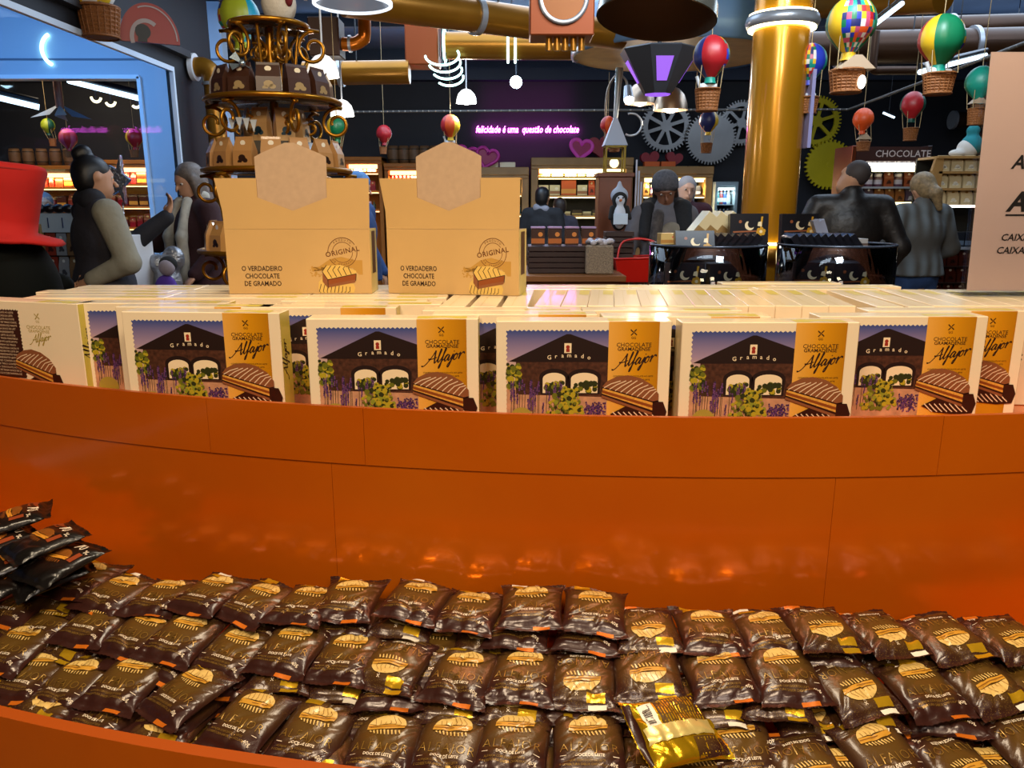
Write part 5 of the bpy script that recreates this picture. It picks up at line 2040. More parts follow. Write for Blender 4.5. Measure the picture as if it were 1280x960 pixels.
def balloon(label, u, v, d_px, Y, gores, neck, basket=None, item=None, patch=(), cord=True, seed=1, aspect=1.12):
    """gores: colour names round the envelope starting at the left as seen; patch: gore numbers made of small squares"""
    p = at(u, v, Y)
    r = px(d_px, Y) / 2
    t = thing('hot_air_balloon', label, 'balloon', p)
    cols = sorted(set(gores) | {neck} | (set(PATCH) if patch else set()))
    ms = [SATIN[c] for c in cols]
    mi = {c: i for i, c in enumerate(cols)}
    rr = random.Random(seed)
    prof = []
    K = 12
    for j in range(K + 1):
        f = j / K
        a = pi * f
        z = r * aspect * cos(a)
        rad = r * sin(a) if f < .62 else r * sin(pi * .62) * (1 - (f - .62) / .38 * .72) ** .9
        if f >= .62:
            z = r * aspect * cos(pi * .62) - (f - .62) / .38 * r * .75
        prof.append((max(rad, .001), z))
    n = len(gores)
    sub = 4
    mb = MB()
    tot = n * sub
    vs = []
    for rad, z in prof:
        for i in range(tot):
            a = pi + 2 * pi * i / tot
            bul = 1 + .035 * sin(pi * ((i % sub) / sub))
            vs.append((rad * bul * cos(a), rad * bul * sin(a), z))
    for j in range(K):
        for i in range(tot):
            g = i // sub
            if g in patch:
                col = PATCH[(rr.randrange(9)) if True else 0]
            else:
                col = gores[g]
            mb.f.append([j * tot + i, (j + 1) * tot + i, (j + 1) * tot + (i + 1) % tot, j * tot + (i + 1) % tot])
            mb.m.append(mi[col])
            mb.s.append(True)
    mb.v = vs
    mb.build('envelope', ms, t)
    rn, zn = prof[-1]
    MB().lathe([(rn, zn + .002), (rn * 1.05, zn - r * .18), (rn * 1.2, zn - r * .32)], 14).build('neck', [SATIN[neck]], t)
    if cord:
        MB().cyl((0, 0, r * aspect - .005), (0, 0, ceil_z(p.x, p.y) - p.z), .002, n=5).build('cord', [ROPE], t)
    if basket:
        bu, bv, bw, bh = basket
        q = at(bu, bv, Y) - p
        w, h = px(bw, Y) / 2, px(bh, Y)
        b = MB()
        pf = [(w * .001, -h / 2), (w * .80, -h / 2)]
        for q_ in range(1, 8):
            pf += [(w * (.80 + .2 * (q_ - .5) / 7) + w * .05, -h / 2 + h * (q_ - .5) / 7), (w * (.80 + .2 * q_ / 7) - w * .01, -h / 2 + h * q_ / 7)]
        pf += [(w * .9, h / 2), (w * .75, -h / 2 + .01), (.001, -h / 2 + .012)]
        b.lathe(pf, 20, sy=.8, smooth=False)
        for q_ in range(20):
            a_ = 2 * pi * q_ / 20
            b.cyl((w * .83 * cos(a_), w * .83 * .8 * sin(a_), -h / 2), (w * 1.02 * cos(a_), w * 1.02 * .8 * sin(a_), h / 2), w * .035, n=4, caps=False)
        b.tube(ring(w * .96, 20, (0, 0, h / 2)), w * .07, 6, closed=True)
        b.tube(ring(w * .84, 20, (0, 0, -h / 2)), w * .06, 6, closed=True)
        b.build('basket', [WICK], t, loc=q)
        for sx in (-1, 1):
            for sy in (-1, 1):
                MB().cyl((sx * r * .62, sy * r * .5, -r * .55), (q.x + sx * w * .85, q.y + sy * w * .6, q.z + h / 2), max(.0022, r * .018), n=5).build('rope', [ROPE], t)
        if item == 'toy':
            tt = MB()
            tt.ball((-w * .4, 0, h * .55), w * .4, 10, 7)
            tt.box((w * .25, 0, h * .55), (w * .9, w * .4, h * .4), ch=.003)
            tt.cyl((-w * .6, 0, h * .5), (-w * .95, 0, h * 1.1), w * .14, n=8)
            tt.build('toy_passenger', [mat('toy_white', hexc('#cdd2d6'), .6)], t, loc=q)
        if item == 'house':
            hs = MB()
            hs.box((0, 0, h * .55), (w * 1.1, w * .9, h * .6), 0)
            hs.prism([(-w * .95, 0), (w * .95, 0), (0, w * .9)], -w * .6, w * .6, 1, XZ @ Matrix.Translation((0, h * .8, 0)))
            hs.build('toy_house', [mat('toy_house_wood', hexc('#6a4a30'), .6), mat('toy_roof', hexc('#b09a80'), .6)], t, loc=q)
        if item == 'lamp':
            hs = MB()
            hs.prism([(-w * 1.05, 0), (w * 1.05, 0), (w * .2, w * .75), (-w * .2, w * .75)], -w * .8, w * .8, 0, XZ @ Matrix.Translation((w * .25, h * .5, 0)))
            hs.build('toy_roof', [mat('toy_roof', hexc('#b09a80'), .6)], t, loc=q)
            MB().ball((w * .6, -w * .7, -h * .1), w * .3, 10, 7, sc=(.8, .8, 1.3)).build('small_lamp', [emat('balloon_lamp', (1, .93, .8), 3)], t, loc=q)
    return t


balloon('balloon with lime, cyan and patchwork gores at top left of the tiered stand', 299, 22, 46, 3.9, ['pink', 'lime', 'lime', 'cyan', 'teal', 'green', 'navy', 'red'], 'lime', patch=(0,), seed=3)
balloon('balloon with navy, red and patchwork gores left of the brass column', 889, 70, 41, 4.0, ['navy', 'red', 'red', 'yellow', 'green', 'navy', 'red', 'yellow'], 'teal', (884, 125, 29, 24), 'toy', (3,), seed=5)
balloon('large balloon with yellow, patchwork and green gores right of the column', 1064, 30, 54, 3.6, ['yellow', 'red', 'orange', 'green', 'green', 'yellow', 'red', 'green'], 'yellow', (1058, 102, 40, 24), 'lamp', (1, 2), seed=8)
balloon('balloon with green front and yellow patchwork side at upper right', 1177, 49, 49, 3.6, ['yellow', 'green', 'green', 'yellow', 'yellow', 'green', 'navy', 'red'], 'teal', (1173, 105, 36, 22), 'toy', (3, 4), seed=9)
balloon('patchwork and teal balloon close against the right of the column', 1013, 77, 36, 4.7, ['yellow', 'red', 'blue', 'teal', 'green', 'yellow', 'teal', 'red'], 'blue', (1009, 132, 25, 18), 'toy', (0, 1), seed=11)
balloon('small red and green balloon above the dark shelving at right', 1141, 131, 27, 6.0, ['red', 'red', 'dgreen', 'dgreen', 'red', 'dgreen'], 'dgreen', (1138, 168, 17, 14), seed=12)
balloon('small orange and dark green balloon over a toy house', 1079, 149, 23, 6.5, ['orange', 'orange', 'orange', 'dgreen', 'dgreen', 'orange'], 'orange', (1079, 183, 16, 10), 'house', seed=13)
balloon('teal balloon with red dots beside the edge of the price sign', 1226, 103, 33, 4.6, ['teal', 'teal', 'red', 'red', 'teal', 'green'], 'teal', (1220, 146, 20, 18), 'house', seed=14)
balloon('small red and yellow balloon over the second carry carton', 563, 157, 23, 7.0, ['red', 'orange', 'yellow', 'yellow', 'red', 'navy'], 'yellow', (563, 187, 16, 14), 'toy', seed=15)
balloon('tiny red and white balloon over the lit shelves at left', 480, 167, 18, 8.0, ['red', 'red', 'red', 'white', 'white', 'red'], 'red', (479, 188, 9, 8), seed=16)
balloon('small navy and yellow balloon in front of the solid silver gear', 886, 151, 22, 6.2, ['navy', 'navy', 'yellow', 'yellow', 'yellow', 'orange'], 'yellow', (883, 185, 14, 11), seed=17)
balloon('small red balloon beside the gooseneck lamp', 760, 156, 18, 6.4, ['red', 'orange', 'red', 'red', 'orange', 'red'], 'red', (768, 184, 14, 10), 'house', seed=18)
balloon('small green and yellow balloon behind the right of the tiered stand', 421, 159, 24, 4.4, ['yellow', 'green', 'green', 'green', 'white', 'yellow'], 'green', (421, 190, 13, 12), seed=19)
balloon('small striped red balloon seen through the shop window', 85, 173, 20, 9.3, ['red', 'pink', 'red', 'pink', 'red', 'pink', 'red', 'pink'], 'red', (84, 192, 9, 8), seed=20)
balloon('small red and yellow balloon at the right of the shop window opening', 168, 172, 19, 9.3, ['yellow', 'red', 'red', 'yellow', 'red', 'red'], 'red', (168, 192, 10, 8), seed=21)
balloon('dim yellow balloon seen through the shop window', 60, 157, 15, 9.9, ['lime', 'lime', 'dgreen', 'lime', 'dgreen', 'lime'], 'dgreen', (66, 178, 8, 8), seed=22)
balloon('cream balloon over a wicker basket with lights at top left', 112, -12, 52, 5.0, ['white', 'yellow', 'white', 'yellow', 'white', 'yellow', 'white', 'yellow'], 'yellow', (125, 28, 46, 32), seed=23, aspect=1.0)
# ------------------------------------------------------------------ back wall: gears, neon, hearts, shelves
GEARS = mat('gear_silver', hexc('#8c8a88'), .35, .8, var=.1, vscale=3)
GEARY = mat('gear_yellow', hexc('#ccb80c'), .45, .2, var=.08, vscale=3)


def gear(label, u, v, d_px, m, spokes, teeth=44, Y=YF - 0.12):
    p = at(u, v, Y)
    r = px(d_px, Y) / 2
    t = thing('wall_gear', label, 'gear', p, (pi / 2, 0, 0))
    out = []
    for i in range(teeth):
        a = 2 * pi * i / teeth
        w = 2 * pi / teeth
        for f, q in ((0, .89), (.25, .90), (.36, 1), (.68, 1), (.79, .90)):
            out.append((r * q * cos(a + w * f), r * q * sin(a + w * f)))
    mb = MB()
    n = len(out)
    th = .04
    ri = r * (.72 if spokes else .0)
    if spokes:
        inn = [(ri * cos(atan2(y, x)), ri * sin(atan2(y, x))) for x, y in out]
        vs = [(x, y, th) for x, y in out] + [(x, y, th) for x, y in inn] + [(x, y, 0) for x, y in out] + [(x, y, 0) for x, y in inn]
        fs = []
        for i in range(n):
            j = (i + 1) % n
            fs += [(i, j, n + j, n + i), (2 * n + i, i, j, 2 * n + j)[::1], (n + i, n + j, 3 * n + j, 3 * n + i)]
        mb.add(vs, fs)
        mb.build('rim', [m], t)
        for k in range(spokes):
            a = 2 * pi * k / spokes + .3
            s = MB().box((r * .45, 0, th / 2), (r * .62, r * .13, th * .8), T=Matrix.Rotation(a, 4, 'Z'))
            s.build('spoke', [m], t)
        MB().cyl((0, 0, 0), (0, 0, th * 1.1), r * .22, n=24, smooth=False).build('hub', [m], t)
    else:
        vs = [(0, 0, th)] + [(x, y, th) for x, y in out] + [(x, y, 0) for x, y in out]
        fs = [(0, 1 + i, 1 + (i + 1) % n) for i in range(n)] + [(1 + i, 1 + n + i, 1 + n + (i + 1) % n, 1 + (i + 1) % n) for i in range(n)]
        mb.add(vs, fs)
        mb.build('disc', [m], t)
        MB().cyl((0, 0, th), (0, 0, th + .01), r * .1, n=16).build('hub', [m], t)
    return t


gear('silver gear with eight spokes on the dark back wall', 832, 158, 60, GEARS, 8)
gear('solid silver gear disc beside the spoked one', 888, 173, 61, GEARS, 0, 48, YF - .2)
gear('silver spoked gear half hidden behind the brass column', 926, 154, 52, GEARS, 6)
gear('yellow spoked gear right of the column', 1020, 152, 58, GEARY, 6)
gear('solid yellow gear disc above the man in the dark jacket', 1035, 206, 58, GEARY, 0, 34, YF - .2)

# neon lettering
p = at(659, 162, YF - .06)
t = thing('neon_sign', 'pink neon handwriting sign on the dark back wall', 'sign', p)
NEON = emat('pink_neon', (1.0, .10, .92), 16.0)
full = px(122, YF)
vs, fs = text2d('felicidade é uma  questão de chocolate', 0.125, shear=.25, bold=.010)
xs = [q[0] for q in vs]
k = full / (max(xs) - min(xs))
mb = MB()
mb.add([(x * k, y * 1.0, 0) for x, y in vs], fs, 0, False, XZ)
mb.add([(x * k, y * 1.0, -.015) for x, y in vs], fs, 0, False, XZ)
mb.build('lettering', [NEON], t)
for i in range(4):
    MB().box((-full / 2 + full * (i + .5) / 4, .03, 0), (.015, .05, .03)).build('bracket', [DSTEEL], t)
area_light('neon_light', p + Vector((0, -.10, 0)), p + Vector((0, 2, .0)), .12, 3, (1, .12, .85), None).data.size = 1.2
al = bpy.context.scene.objects.get('neon_light')


def heart(label, u, v, w_px, Y, m, rot=0, rim=None):
    p = at(u, v, Y)
    s = px(w_px, Y) / 32
    t = thing('heart', label, 'heart', p, (0, R(rot), 0))
    pts = [(16 * sin(a) ** 3 * s, (13 * cos(a) - 5 * cos(2 * a) - 2 * cos(3 * a) - cos(4 * a)) * s) for a in np.linspace(0, 2 * pi, 40, endpoint=False)]
    MB().prism(pts, -.06, .06, 0, XZ).build('body', [m], t)
    if rim:
        MB().tube([(x, -.065, y) for x, y in pts], .022, 6, closed=True).build('rim', [rim], t)
    return t


HM = mat('heart_magenta', hexc('#9c1450'), .45)
HR = mat('heart_red', hexc('#8a1420'), .45)
HRIM = mat('heart_rim_pink', hexc('#c02c8c'), .4)
HY = YF - .35
heart('pink heart on top of the shelf, tilted, left of a pair', 583, 196, 29, HY, HM, 12, HRIM)
heart('pink heart on top of the shelf, right of a pair', 609, 197, 26, HY - .14, HM, 16, HRIM)
heart('dark magenta heart with a glowing outline over the middle shelf', 726, 186, 26, HY, HM, 8, emat('heart_glow', (.5, .03, .4), .35))
heart('dark red heart beside the outlined one over the middle shelf', 750, 183, 30, HY, HR, -8)
heart('red heart on top of the right shelf, left of two', 812, 199, 22, HY, HR, -8)
heart('red heart on top of the right shelf, right of two', 842, 199, 20, HY, HR, 10)

# cabinets on the back wall
OAK = mat('oak_shelf', hexc('#9c7440'), .45, var=.15, vscale=5)
DBACK = mat('shelf_back_dark', hexc('#1c1a12'), .6)
WBACK = mat('shelf_back_orange', hexc('#c8781c'), .6)
STRIP = emat('shelf_strip_warm', (1.0, .86, .42), 4.0)
STRIPO = emat('shelf_strip_orange', (1.0, .66, .28), 3.0)
CY0 = YF - .55
KB = [('box', ('#e0cc8c', '#b06a3a', '#f2e4bc'), (.16, .12, .13)), ('box', ('#d8a860', '#8a3c1c'), (.10, .1, .17)), ('box', ('#e8dcb4', '#9aa8b4'), (.22, .14, .15))]
KR = [('bag', ('#c84a14', '#f0d8a0', '#5a2410'), (.09, .07, .2)), ('box', ('#d85c10', '#e8a03c'), (.2, .12, .2)), ('box', ('#e2d49c', '#a87444', '#f0e8c8'), (.14, .1, .13))]
KT = [('heap', ('#8a7430', '#c8b46a', '#4a3418'), (.15, .12, .12)), ('box', ('#4a3a20', '#b89a4c'), (.14, .12, .07)), ('box', ('#d8c68a', '#7a5a2c'), (.12, .1, .05))]
KM = [('jar', ('#5a3a6a', '#c8b0a0', '#d8cce0'), (.07, .07, .13)), ('box', ('#3a3c4a', '#8a90b0'), (.09, .08, .12)), ('bag', ('#8a6a3c', '#e0d4b0', '#3c2412'), (.09, .07, .17)), ('jar', ('#2a9ab0', '#d0e0e4'), (.09, .09, .12))]
cabs = [('narrow lit oak shelf unit behind the right carry carton, under the pink hearts', 559, 661, 209, [1.32, 1.58, 1.83, 1.04], [KM, KT, KB, KR]),
        ('wide lit oak shelf unit in the middle of the back wall', 664, 792, 197, [1.02, 1.30, 1.56, 1.80], [KT, KT, KR, KB]),
        ('lit oak shelf unit at right behind the customer in the grey hat', 797, 892, 208, [1.02, 1.30, 1.56, 1.80], [KT, KB, KM, KR])]
sr = random.Random(12)
CABN = ['unit under the pink hearts', 'wide middle unit', 'unit behind the grey hat']
for ci, (lab, u0, u1, vt, shelves, kinds) in enumerate(cabs):
    a, b = at(u0, vt, CY0), at(u1, vt, CY0)
    cabinet('shelf_unit', lab, a.x, b.x, 0, a.z, CY0, .42, shelves, OAK, DBACK, STRIP, crown=.1, sides=.09)
    for z, kd in zip(shelves, kinds):
        fill_shelf(a.x + .1, b.x - .1, CY0 + .15, z + .0135, kd, 'packaged sweet, # from left, %s shelf up, oak %s' % (ORD[sorted(shelves).index(z)], CABN[ci]), 'packaged goods on the lit oak shelves', sr, .012, .19)
    area_light('shelf_light', ((a.x + b.x) / 2, CY0 + .06, a.z - .2), ((a.x + b.x) / 2, CY0 + .25, .8), b.x - a.x - .3, 12, (1, .80, .38), .05)
# fridge
a, b = at(895, 227, 10.3), at(923, 227, 10.3)
f = thing('drinks_fridge', 'white glass-door drinks fridge left of the column', 'fridge', ((a.x + b.x) / 2, 10.3, 0))
fw, fh = b.x - a.x, a.z
FW_ = mat('fridge_white', hexc('#b8c0c4'), .4)
for s in (-1, 1):
    MB().box((s * (fw / 2 - .015), .25, fh / 2), (.03, .5, fh)).build('side_panel', [FW_], f)
MB().box((0, .25, fh - .03), (fw - .06, .5, .06)).build('top', [FW_], f)
MB().box((0, .49, fh / 2), (fw - .06, .02, fh - .12)).build('back_panel', [mat('fridge_inside', hexc('#3a4a50'), .5)], f)
MB().box((0, .25, .06), (fw - .06, .5, .12)).build('base', [FW_], f)
for z in (.95, 1.2, 1.45):
    MB().box((0, .25, z), (fw - .06, .44, .012)).build('shelf', [FW_], f)
    for i in range(4):
        goods('bottle', (['#2c6a6a', '#8a2c2c', '#2a4a8a', '#b0b4b0'][i], '#d8d8d8', '#c8d4d0'), (f.location.x - fw / 2 + .06 + i * (fw - .1) / 4, 10.42, z + .007), (.06, .06, .19), 'drink bottle, %s from the left on the %s shelf of the white fridge' % (ORD[i], {.95: 'low', 1.2: 'middle', 1.45: 'high'}[z]), 'bottles in the fridge')
MB().box((0, .02, fh - .09), (fw - .08, .02, .03)).build('light_strip', [emat('fridge_light', (.85, 1, .97), 3)], f)
MB().box((0, -.012, fh / 2), (fw, .012, fh)).build('door', [glassmat('fridge_glass', (.92, .97, 1), .96)], f)
area_light('fridge_light', (f.location.x, 10.33, fh - .12), (f.location.x, 10.6, .8), .2, 1.5, (.8, 1, 1))

# warm lit shelving at left of the back wall, barrels on top
WOODO = mat('amber_shelf_wood', hexc('#a8641c'), .5, var=.12, vscale=5)
KRED = [('bag', ('#8a1018', '#d8b060'), (.07, .06, .15)), ('bottle', ('#7a0c14', '#c8a040'), (.05, .05, .16)), ('bag', ('#a01820', '#e8d0a0'), (.08, .06, .12))]
KPUR = [('jar', ('#8a6aa0', '#d8c0d8', '#e8d8e8'), (.06, .06, .1)), ('bottle', ('#3a4a2a', '#c8a040'), (.05, .05, .11)), ('jar', ('#c8b0a8', '#7a5a8a'), (.06, .06, .1))]
units = [('amber lit shelf unit behind the blue-clad worker, left bay', 428, 477, 196, [1.62, 1.86, 1.38], [KRED, KPUR, KPUR]),
         ('amber lit shelf unit between the carry cartons, right bay with red goods', 480, 556, 204, [1.55, 1.74, 1.30], [KPUR, KRED, KRED])]
for ci, (lab, u0, u1, vt, shelves, kinds) in enumerate(units):
    a, b = at(u0, vt, CY0), at(u1, vt, CY0)
    cabinet('shelf_unit', lab, a.x, b.x, 0, a.z, CY0, .42, shelves, WOODO, WBACK, STRIPO, crown=.05, sides=.05)
    for z, kd in zip(shelves, kinds):
        fill_shelf(a.x + .06, b.x - .06, CY0 + .12, z + .0135, kd, 'sweet package, # from the left, %s shelf up, amber %s bay' % (ORD[sorted(shelves).index(z)], ('left', 'right')[ci]), 'goods on the amber lit shelves', sr, .004, .19)
    area_light('shelf_light', ((a.x + b.x) / 2, CY0 + .06, a.z - .16), ((a.x + b.x) / 2, CY0 + .3, 1.2), b.x - a.x - .2, 14, (1, .62, .25), .05)
BARREL = mat('barrel_wood', hexc('#6a4a2c'), .6, var=.25, vscale=12)
HOOP = mat('barrel_hoop', hexc('#2a241c'), .5, .5)


def barrel(label, u, v, h_px, Y, group):
    h = px(h_px, Y)
    p = at(u, v + h_px / 2, Y)
    t = thing('barrel', label, 'barrel', p, (0, 0, 0), group)
    r = h * .36
    MB().lathe([(.001, 0), (r * .8, 0), (r * .95, h * .25), (r, h * .5), (r * .95, h * .75), (r * .8, h), (r * .74, h), (r * .72, h * .95), (.001, h * .95)], 16).build('staves', [BARREL], t)
    for z in (.2, .8):
        MB().lathe([(r * .93, h * (z - .03)), (r * .96, h * z), (r * .93, h * (z + .03))], 16).build('hoop', [HOOP], t)
    return t


for i, u in enumerate((492, 505, 518, 531, 544)):
    barrel('small wooden barrel on the amber shelves, %s from the left above the right carton' % ORD[i], u, 194, 20, CY0 + .2, 'barrels on the amber shelf unit')

# ------------------------------------------------------------------ room behind the shop window: amber shelves, barrels, light bars
SY = 10.3
a, b = at(-70, 207, SY), at(101, 207, SY)
cabinet('shelf_unit', 'long amber shelf unit seen through the shop window at left', a.x, b.x, 0, a.z, SY, .45, [1.15, 1.40, 1.66], WOODO, WBACK, STRIPO, crown=.05, sides=.05)
KL = [('bag', ('#8a3018', '#e0b060'), (.1, .08, .17)), ('box', ('#5a2c14', '#d89a3c'), (.12, .1, .15)), ('jar', ('#7a2018', '#d8a050'), (.08, .08, .13))]
for z in (1.15, 1.40, 1.66):
    fill_shelf(a.x + .5, b.x - .1, SY + .15, z + .0135, KL, 'sweet package, # from the left on the %s amber shelf behind the shop window' % {1.15: 'low', 1.40: 'middle', 1.66: 'high'}[z], 'goods on the shelves behind the window', sr, .02, .18)
area_light('shelf_light', ((a.x + b.x) / 2, SY + .08, a.z - .16), ((a.x + b.x) / 2, SY + .4, 1.2), 1.6, 26, (1, .6, .24), .05)
a, b = at(104, 200, SY), at(196, 200, SY)
cabinet('shelf_unit', 'amber shelf unit behind the worker with the hair bun', a.x, b.x, 0, a.z, SY, .45, [1.15, 1.42, 1.70], WOODO, WBACK, STRIPO, crown=.05, sides=.05)
for z in (1.15, 1.42, 1.70):
    fill_shelf(a.x + .08, b.x - .08, SY + .15, z + .0135, KRED + KL, 'sweet package, # from the left on the %s shelf behind the bun worker' % {1.15: 'low', 1.42: 'middle', 1.70: 'high'}[z], 'goods on the shelves behind the worker with the bun', sr, .02, .18)
area_light('shelf_light', ((a.x + b.x) / 2, SY + .08, a.z - .16), ((a.x + b.x) / 2, SY + .4, 1.2), .7, 9, (1, .6, .24), .05)
for i in range(5):
    barrel('wooden barrel on the shelves seen through the shop window, %s from the left' % ORD[i], 20 + i * 17, 197, 19, SY + .2, 'barrels seen through the shop window')
led_bar('white light bar crossing the top right of the window opening', at(86, 101, 8.6), at(183, 125, 8.2), .028)
led_bar('white light bar at the left edge inside the window opening', at(-10, 120, 8.6), at(49, 134, 8.8), .03)
p = at(72, 62, 7.812)
tag(MB().tube([(-x, 0, z) for x, y, z in ring(.15, 24, axis='Y', a0=R(-62), a1=R(62))], .016, 8).build('cyan_arc', [NEONC], loc=p), 'single cyan arc imitating a neon reflection on the pale blue wall behind the window', 'neon light')  # glowing tube stands in for a neon ring's reflection
p = at(76, 142, 8.9)
t = thing('spinner_light', 'hanging star-shaped fixture seen through the shop window', 'light', p)
MB().cyl((0, 0, .06), (0, 0, ZC - p.z), .04, n=10).build('stem', [mat('pink_brown', hexc('#8a5a4c'), .5)], t)
for k in range(4):
    a_ = k * pi / 2 + .3
    MB().add([(0, 0, .1), (.3 * cos(a_), .3 * sin(a_), -.05), (.12 * cos(a_ + .7), .12 * sin(a_ + .7), -.02)], [(0, 1, 2)]).build('blade', [mat('fixture_blue', hexc('#6a8aa8'), .4)], t)
for i, (u, v) in enumerate(((120, 121), (138, 126), (170, 128))):
    p = at(u, v, 8.5)
    pts = ring(.05, 12, axis='Y', a0=R(180 + 20 * i), a1=R(350))
    lh = tag(MB().tube(pts, .014, 6).build('lamp_hook', [emat('warm_hook', (1, .85, .5), 3)], loc=p), 'small glowing curved lamp under the light bar, %s from the left' % ORD[i], 'light', 'small curved lamps behind the window')
    MB().cyl(pts[6], (pts[6][0], pts[6][1], ZC + .01 - p.z), .004, n=5).build('wire', [DSTEEL], lh)
# half-round red badge over the window
p = at(187, 36, 5.2)
t = thing('wall_badge', 'half-round red badge with a black rider emblem above the shop window', 'sign', p, (0, 0, R(28)))
MB().prism([(.17 * cos(a), .21 * sin(a) - .06) for a in np.linspace(-.1, pi + .1, 26)], -.03, 0, 0, XZ).build('board', [mat('badge_red', hexc('#8a1410'), .4)], t)
b = MB()
b.ribbon([(.155 * cos(a), .19 * sin(a) - .06) for a in np.linspace(0, pi * .62, 20)], .008, 0, XZ, .003)
b.ribbon([(.085 * cos(a) - .02, .105 * sin(a) - .06) for a in np.linspace(.9, pi + .3, 20)], .024, 0, XZ, .003)
b.disc((-.04, -.02), .045, 14, 1, XZ, .004)
b.flat([(-.075, -.08), (-.02, -.08), (-.015, -.01), (-.06, 0)], 1, XZ, .0045)
for i in range(7):
    a_ = pi * .93 - i * .26
    b.text('CHOCOLA'[i], .042, (0, 0), 0, XZ @ Matrix.Translation((.125 * cos(a_), .155 * sin(a_) - .06, 0)) @ Matrix.Rotation(a_ - pi / 2, 4, 'Z'), .004) if False else None
b.build('emblem', [mat('badge_grey', hexc('#9a8a86'), .5), mat('badge_black', (0.01, .01, .01), .5)], t)
# ------------------------------------------------------------------ tiered scroll stand with bags
GOLDM = mat('scroll_gold', hexc('#a8741c'), .3, .8)
TRAYG = mat('tray_glass_grey', hexc('#6a6258'), .2, .5)
KRAFT_BAG = ('#a87c4a', '#e8e0cc', '#2c1a12')
BROWN_BAG = ('#3c2216', '#e6dcc0', '#a08a60')
GREY_BAG = ('#6c7078', '#e0e0e0', '#3a3c44')
TY = 3.0
tc0 = at(347, 200, TY)
TX = tc0.x
ts = thing('tiered_stand', 'tall tiered gold scrollwork stand holding coffee bags, behind the left carton', 'stand', (TX, TY, 0))
zt = [at(347, v, TY).z for v in (33, 128, 214, 312)]
rt = [.135, .238, .265, .30]
MB().cyl((0, 0, .05), (0, 0, zt[0]), .016, n=12).build('pole', [GOLDM], ts)
MB().lathe([(.001, 0), (.26, 0), (.26, .02), (.06, .05), (.02, .08)], 28).build('foot', [GOLDM], ts)
for z, r in zip(zt, rt):
    tr = MB().lathe([(.001, -.006), (r, -.006), (r, .0), (.001, .0)], 36).build('tray', [TRAYG], ts, loc=(0, 0, z))
    MB().tube(ring(r, 36), .009, 8, closed=True).build('rim', [GOLDM], tr)


def scroll(h, w):
    """S scroll in the x-z plane, x outward"""
    pts = []
    for i in range(22):
        a = 2.6 * pi * (1 - i / 21)
        rr_ = w * (.12 + .38 * i / 21)
        pts.append((w * .55 + rr_ * cos(a + .6), 0, -h * .30 + rr_ * sin(a + .6)))
    x, _, z = pts[-1]
    pts += [(w * .95, 0, -h * .05), (w * .35, 0, 0)]
    q = []
    for i in range(16):
        a = 2.2 * pi * i / 15
        rr_ = w * (.30 - .22 * i / 15)
        q.append((w * .30 + rr_ * sin(a), 0, -h * .62 - rr_ * cos(a) + w * .1))
    return pts, q


def ring_scroll(r, c, turns=1.35, k0=.3):
    return [(c[0] + r * (1 - (1 - k0) * i / 27) * cos(2 * pi * turns * i / 27 + 1.2), 0, c[2] + r * (1 - (1 - k0) * i / 27) * sin(2 * pi * turns * i / 27 + 1.2)) for i in range(28)]


def put_scrolls(z, r_in, R0, big, small, n, a0=0.0):
    for k in range(n):
        a = a0 + 2 * pi * k / n
        m = MB()
        m.tube([(r_in, 0, z)] + ring_scroll(big, (R0, 0, z - big * 1.15)), .0065, 7)
        m.tube(ring_scroll(small, (R0 - big - small * 1.2, 0, z - small * 2.4), 1.3), .0055, 7)
        o = m.build('scroll', [GOLDM], ts, rot=(0, 0, a))


put_scrolls(zt[0] - .004, .10, .155, .062, .036, 6, R(-178))
put_scrolls(zt[1] - .008, .20, .225, .058, .034, 6, R(-176))
put_scrolls(zt[2] - .008, .22, .27, .055, .035, 6, R(-178))
put_scrolls(zt[3] - .008, .24, .275, .055, .035, 6, R(-176))
for k in range(6):
    a = 2 * pi * k / 6 + .4
    MB().cyl((.07 * cos(a), .07 * sin(a), zt[1]), (.10 * cos(a), .10 * sin(a), zt[0] - .01), .006, n=6).build('strut', [GOLDM], ts)


def bag_ring(z, r, a0, a1, n, cols, size, label, group, jitter=.02):
    for i in range(n):
        a = a0 + (a1 - a0) * i / max(1, n - 1)
        x, y = TX + r * cos(a), TY + r * sin(a)
        goods('bag', cols, (x, y, z + .001), size, label % ORD[i] if '%' in label else label, group, a + pi / 2 + rnd.uniform(-jitter, jitter))


bag_ring(zt[1], .195, R(-160), R(-22), 6, BROWN_BAG, (.082, .05, .105), 'dark brown labelled bag, %s from the left on the middle tier of the gold stand', 'dark brown bags on the middle tier')
bag_ring(zt[1], .19, R(20), R(160), 5, BROWN_BAG, (.082, .05, .105), 'dark brown bag, %s from the right at the back of the middle tier', 'dark brown bags behind the middle tier')
bag_ring(zt[2], .225, R(-172), R(-8), 8, KRAFT_BAG, (.070, .05, .105), 'kraft paper bag with a round seal, %s from the left on the third tier', 'kraft bags on the third tier')
stp = MB().lathe([(.001, .10), (.14, .10), (.14, 0)], 28).build('inner_step', [TRAYG], ts, loc=(0, 0, zt[2]))
bag_ring(zt[2] + .10, .10, R(-150), R(-10), 4, ('#b08a5a', '#e8e0cc', '#1c3a4a'), (.066, .045, .115), 'kraft bag with dark picture, %s from the left on the raised step', 'kraft bags on the raised step')
bag_ring(zt[3], .255, R(-178), R(-10), 8, ('#b88a50', '#d8d8e0', '#2c1a12'), (.072, .05, .11), 'kraft bag on the lowest tier, %s from the left behind the left carton', 'kraft bags on the lowest tier')
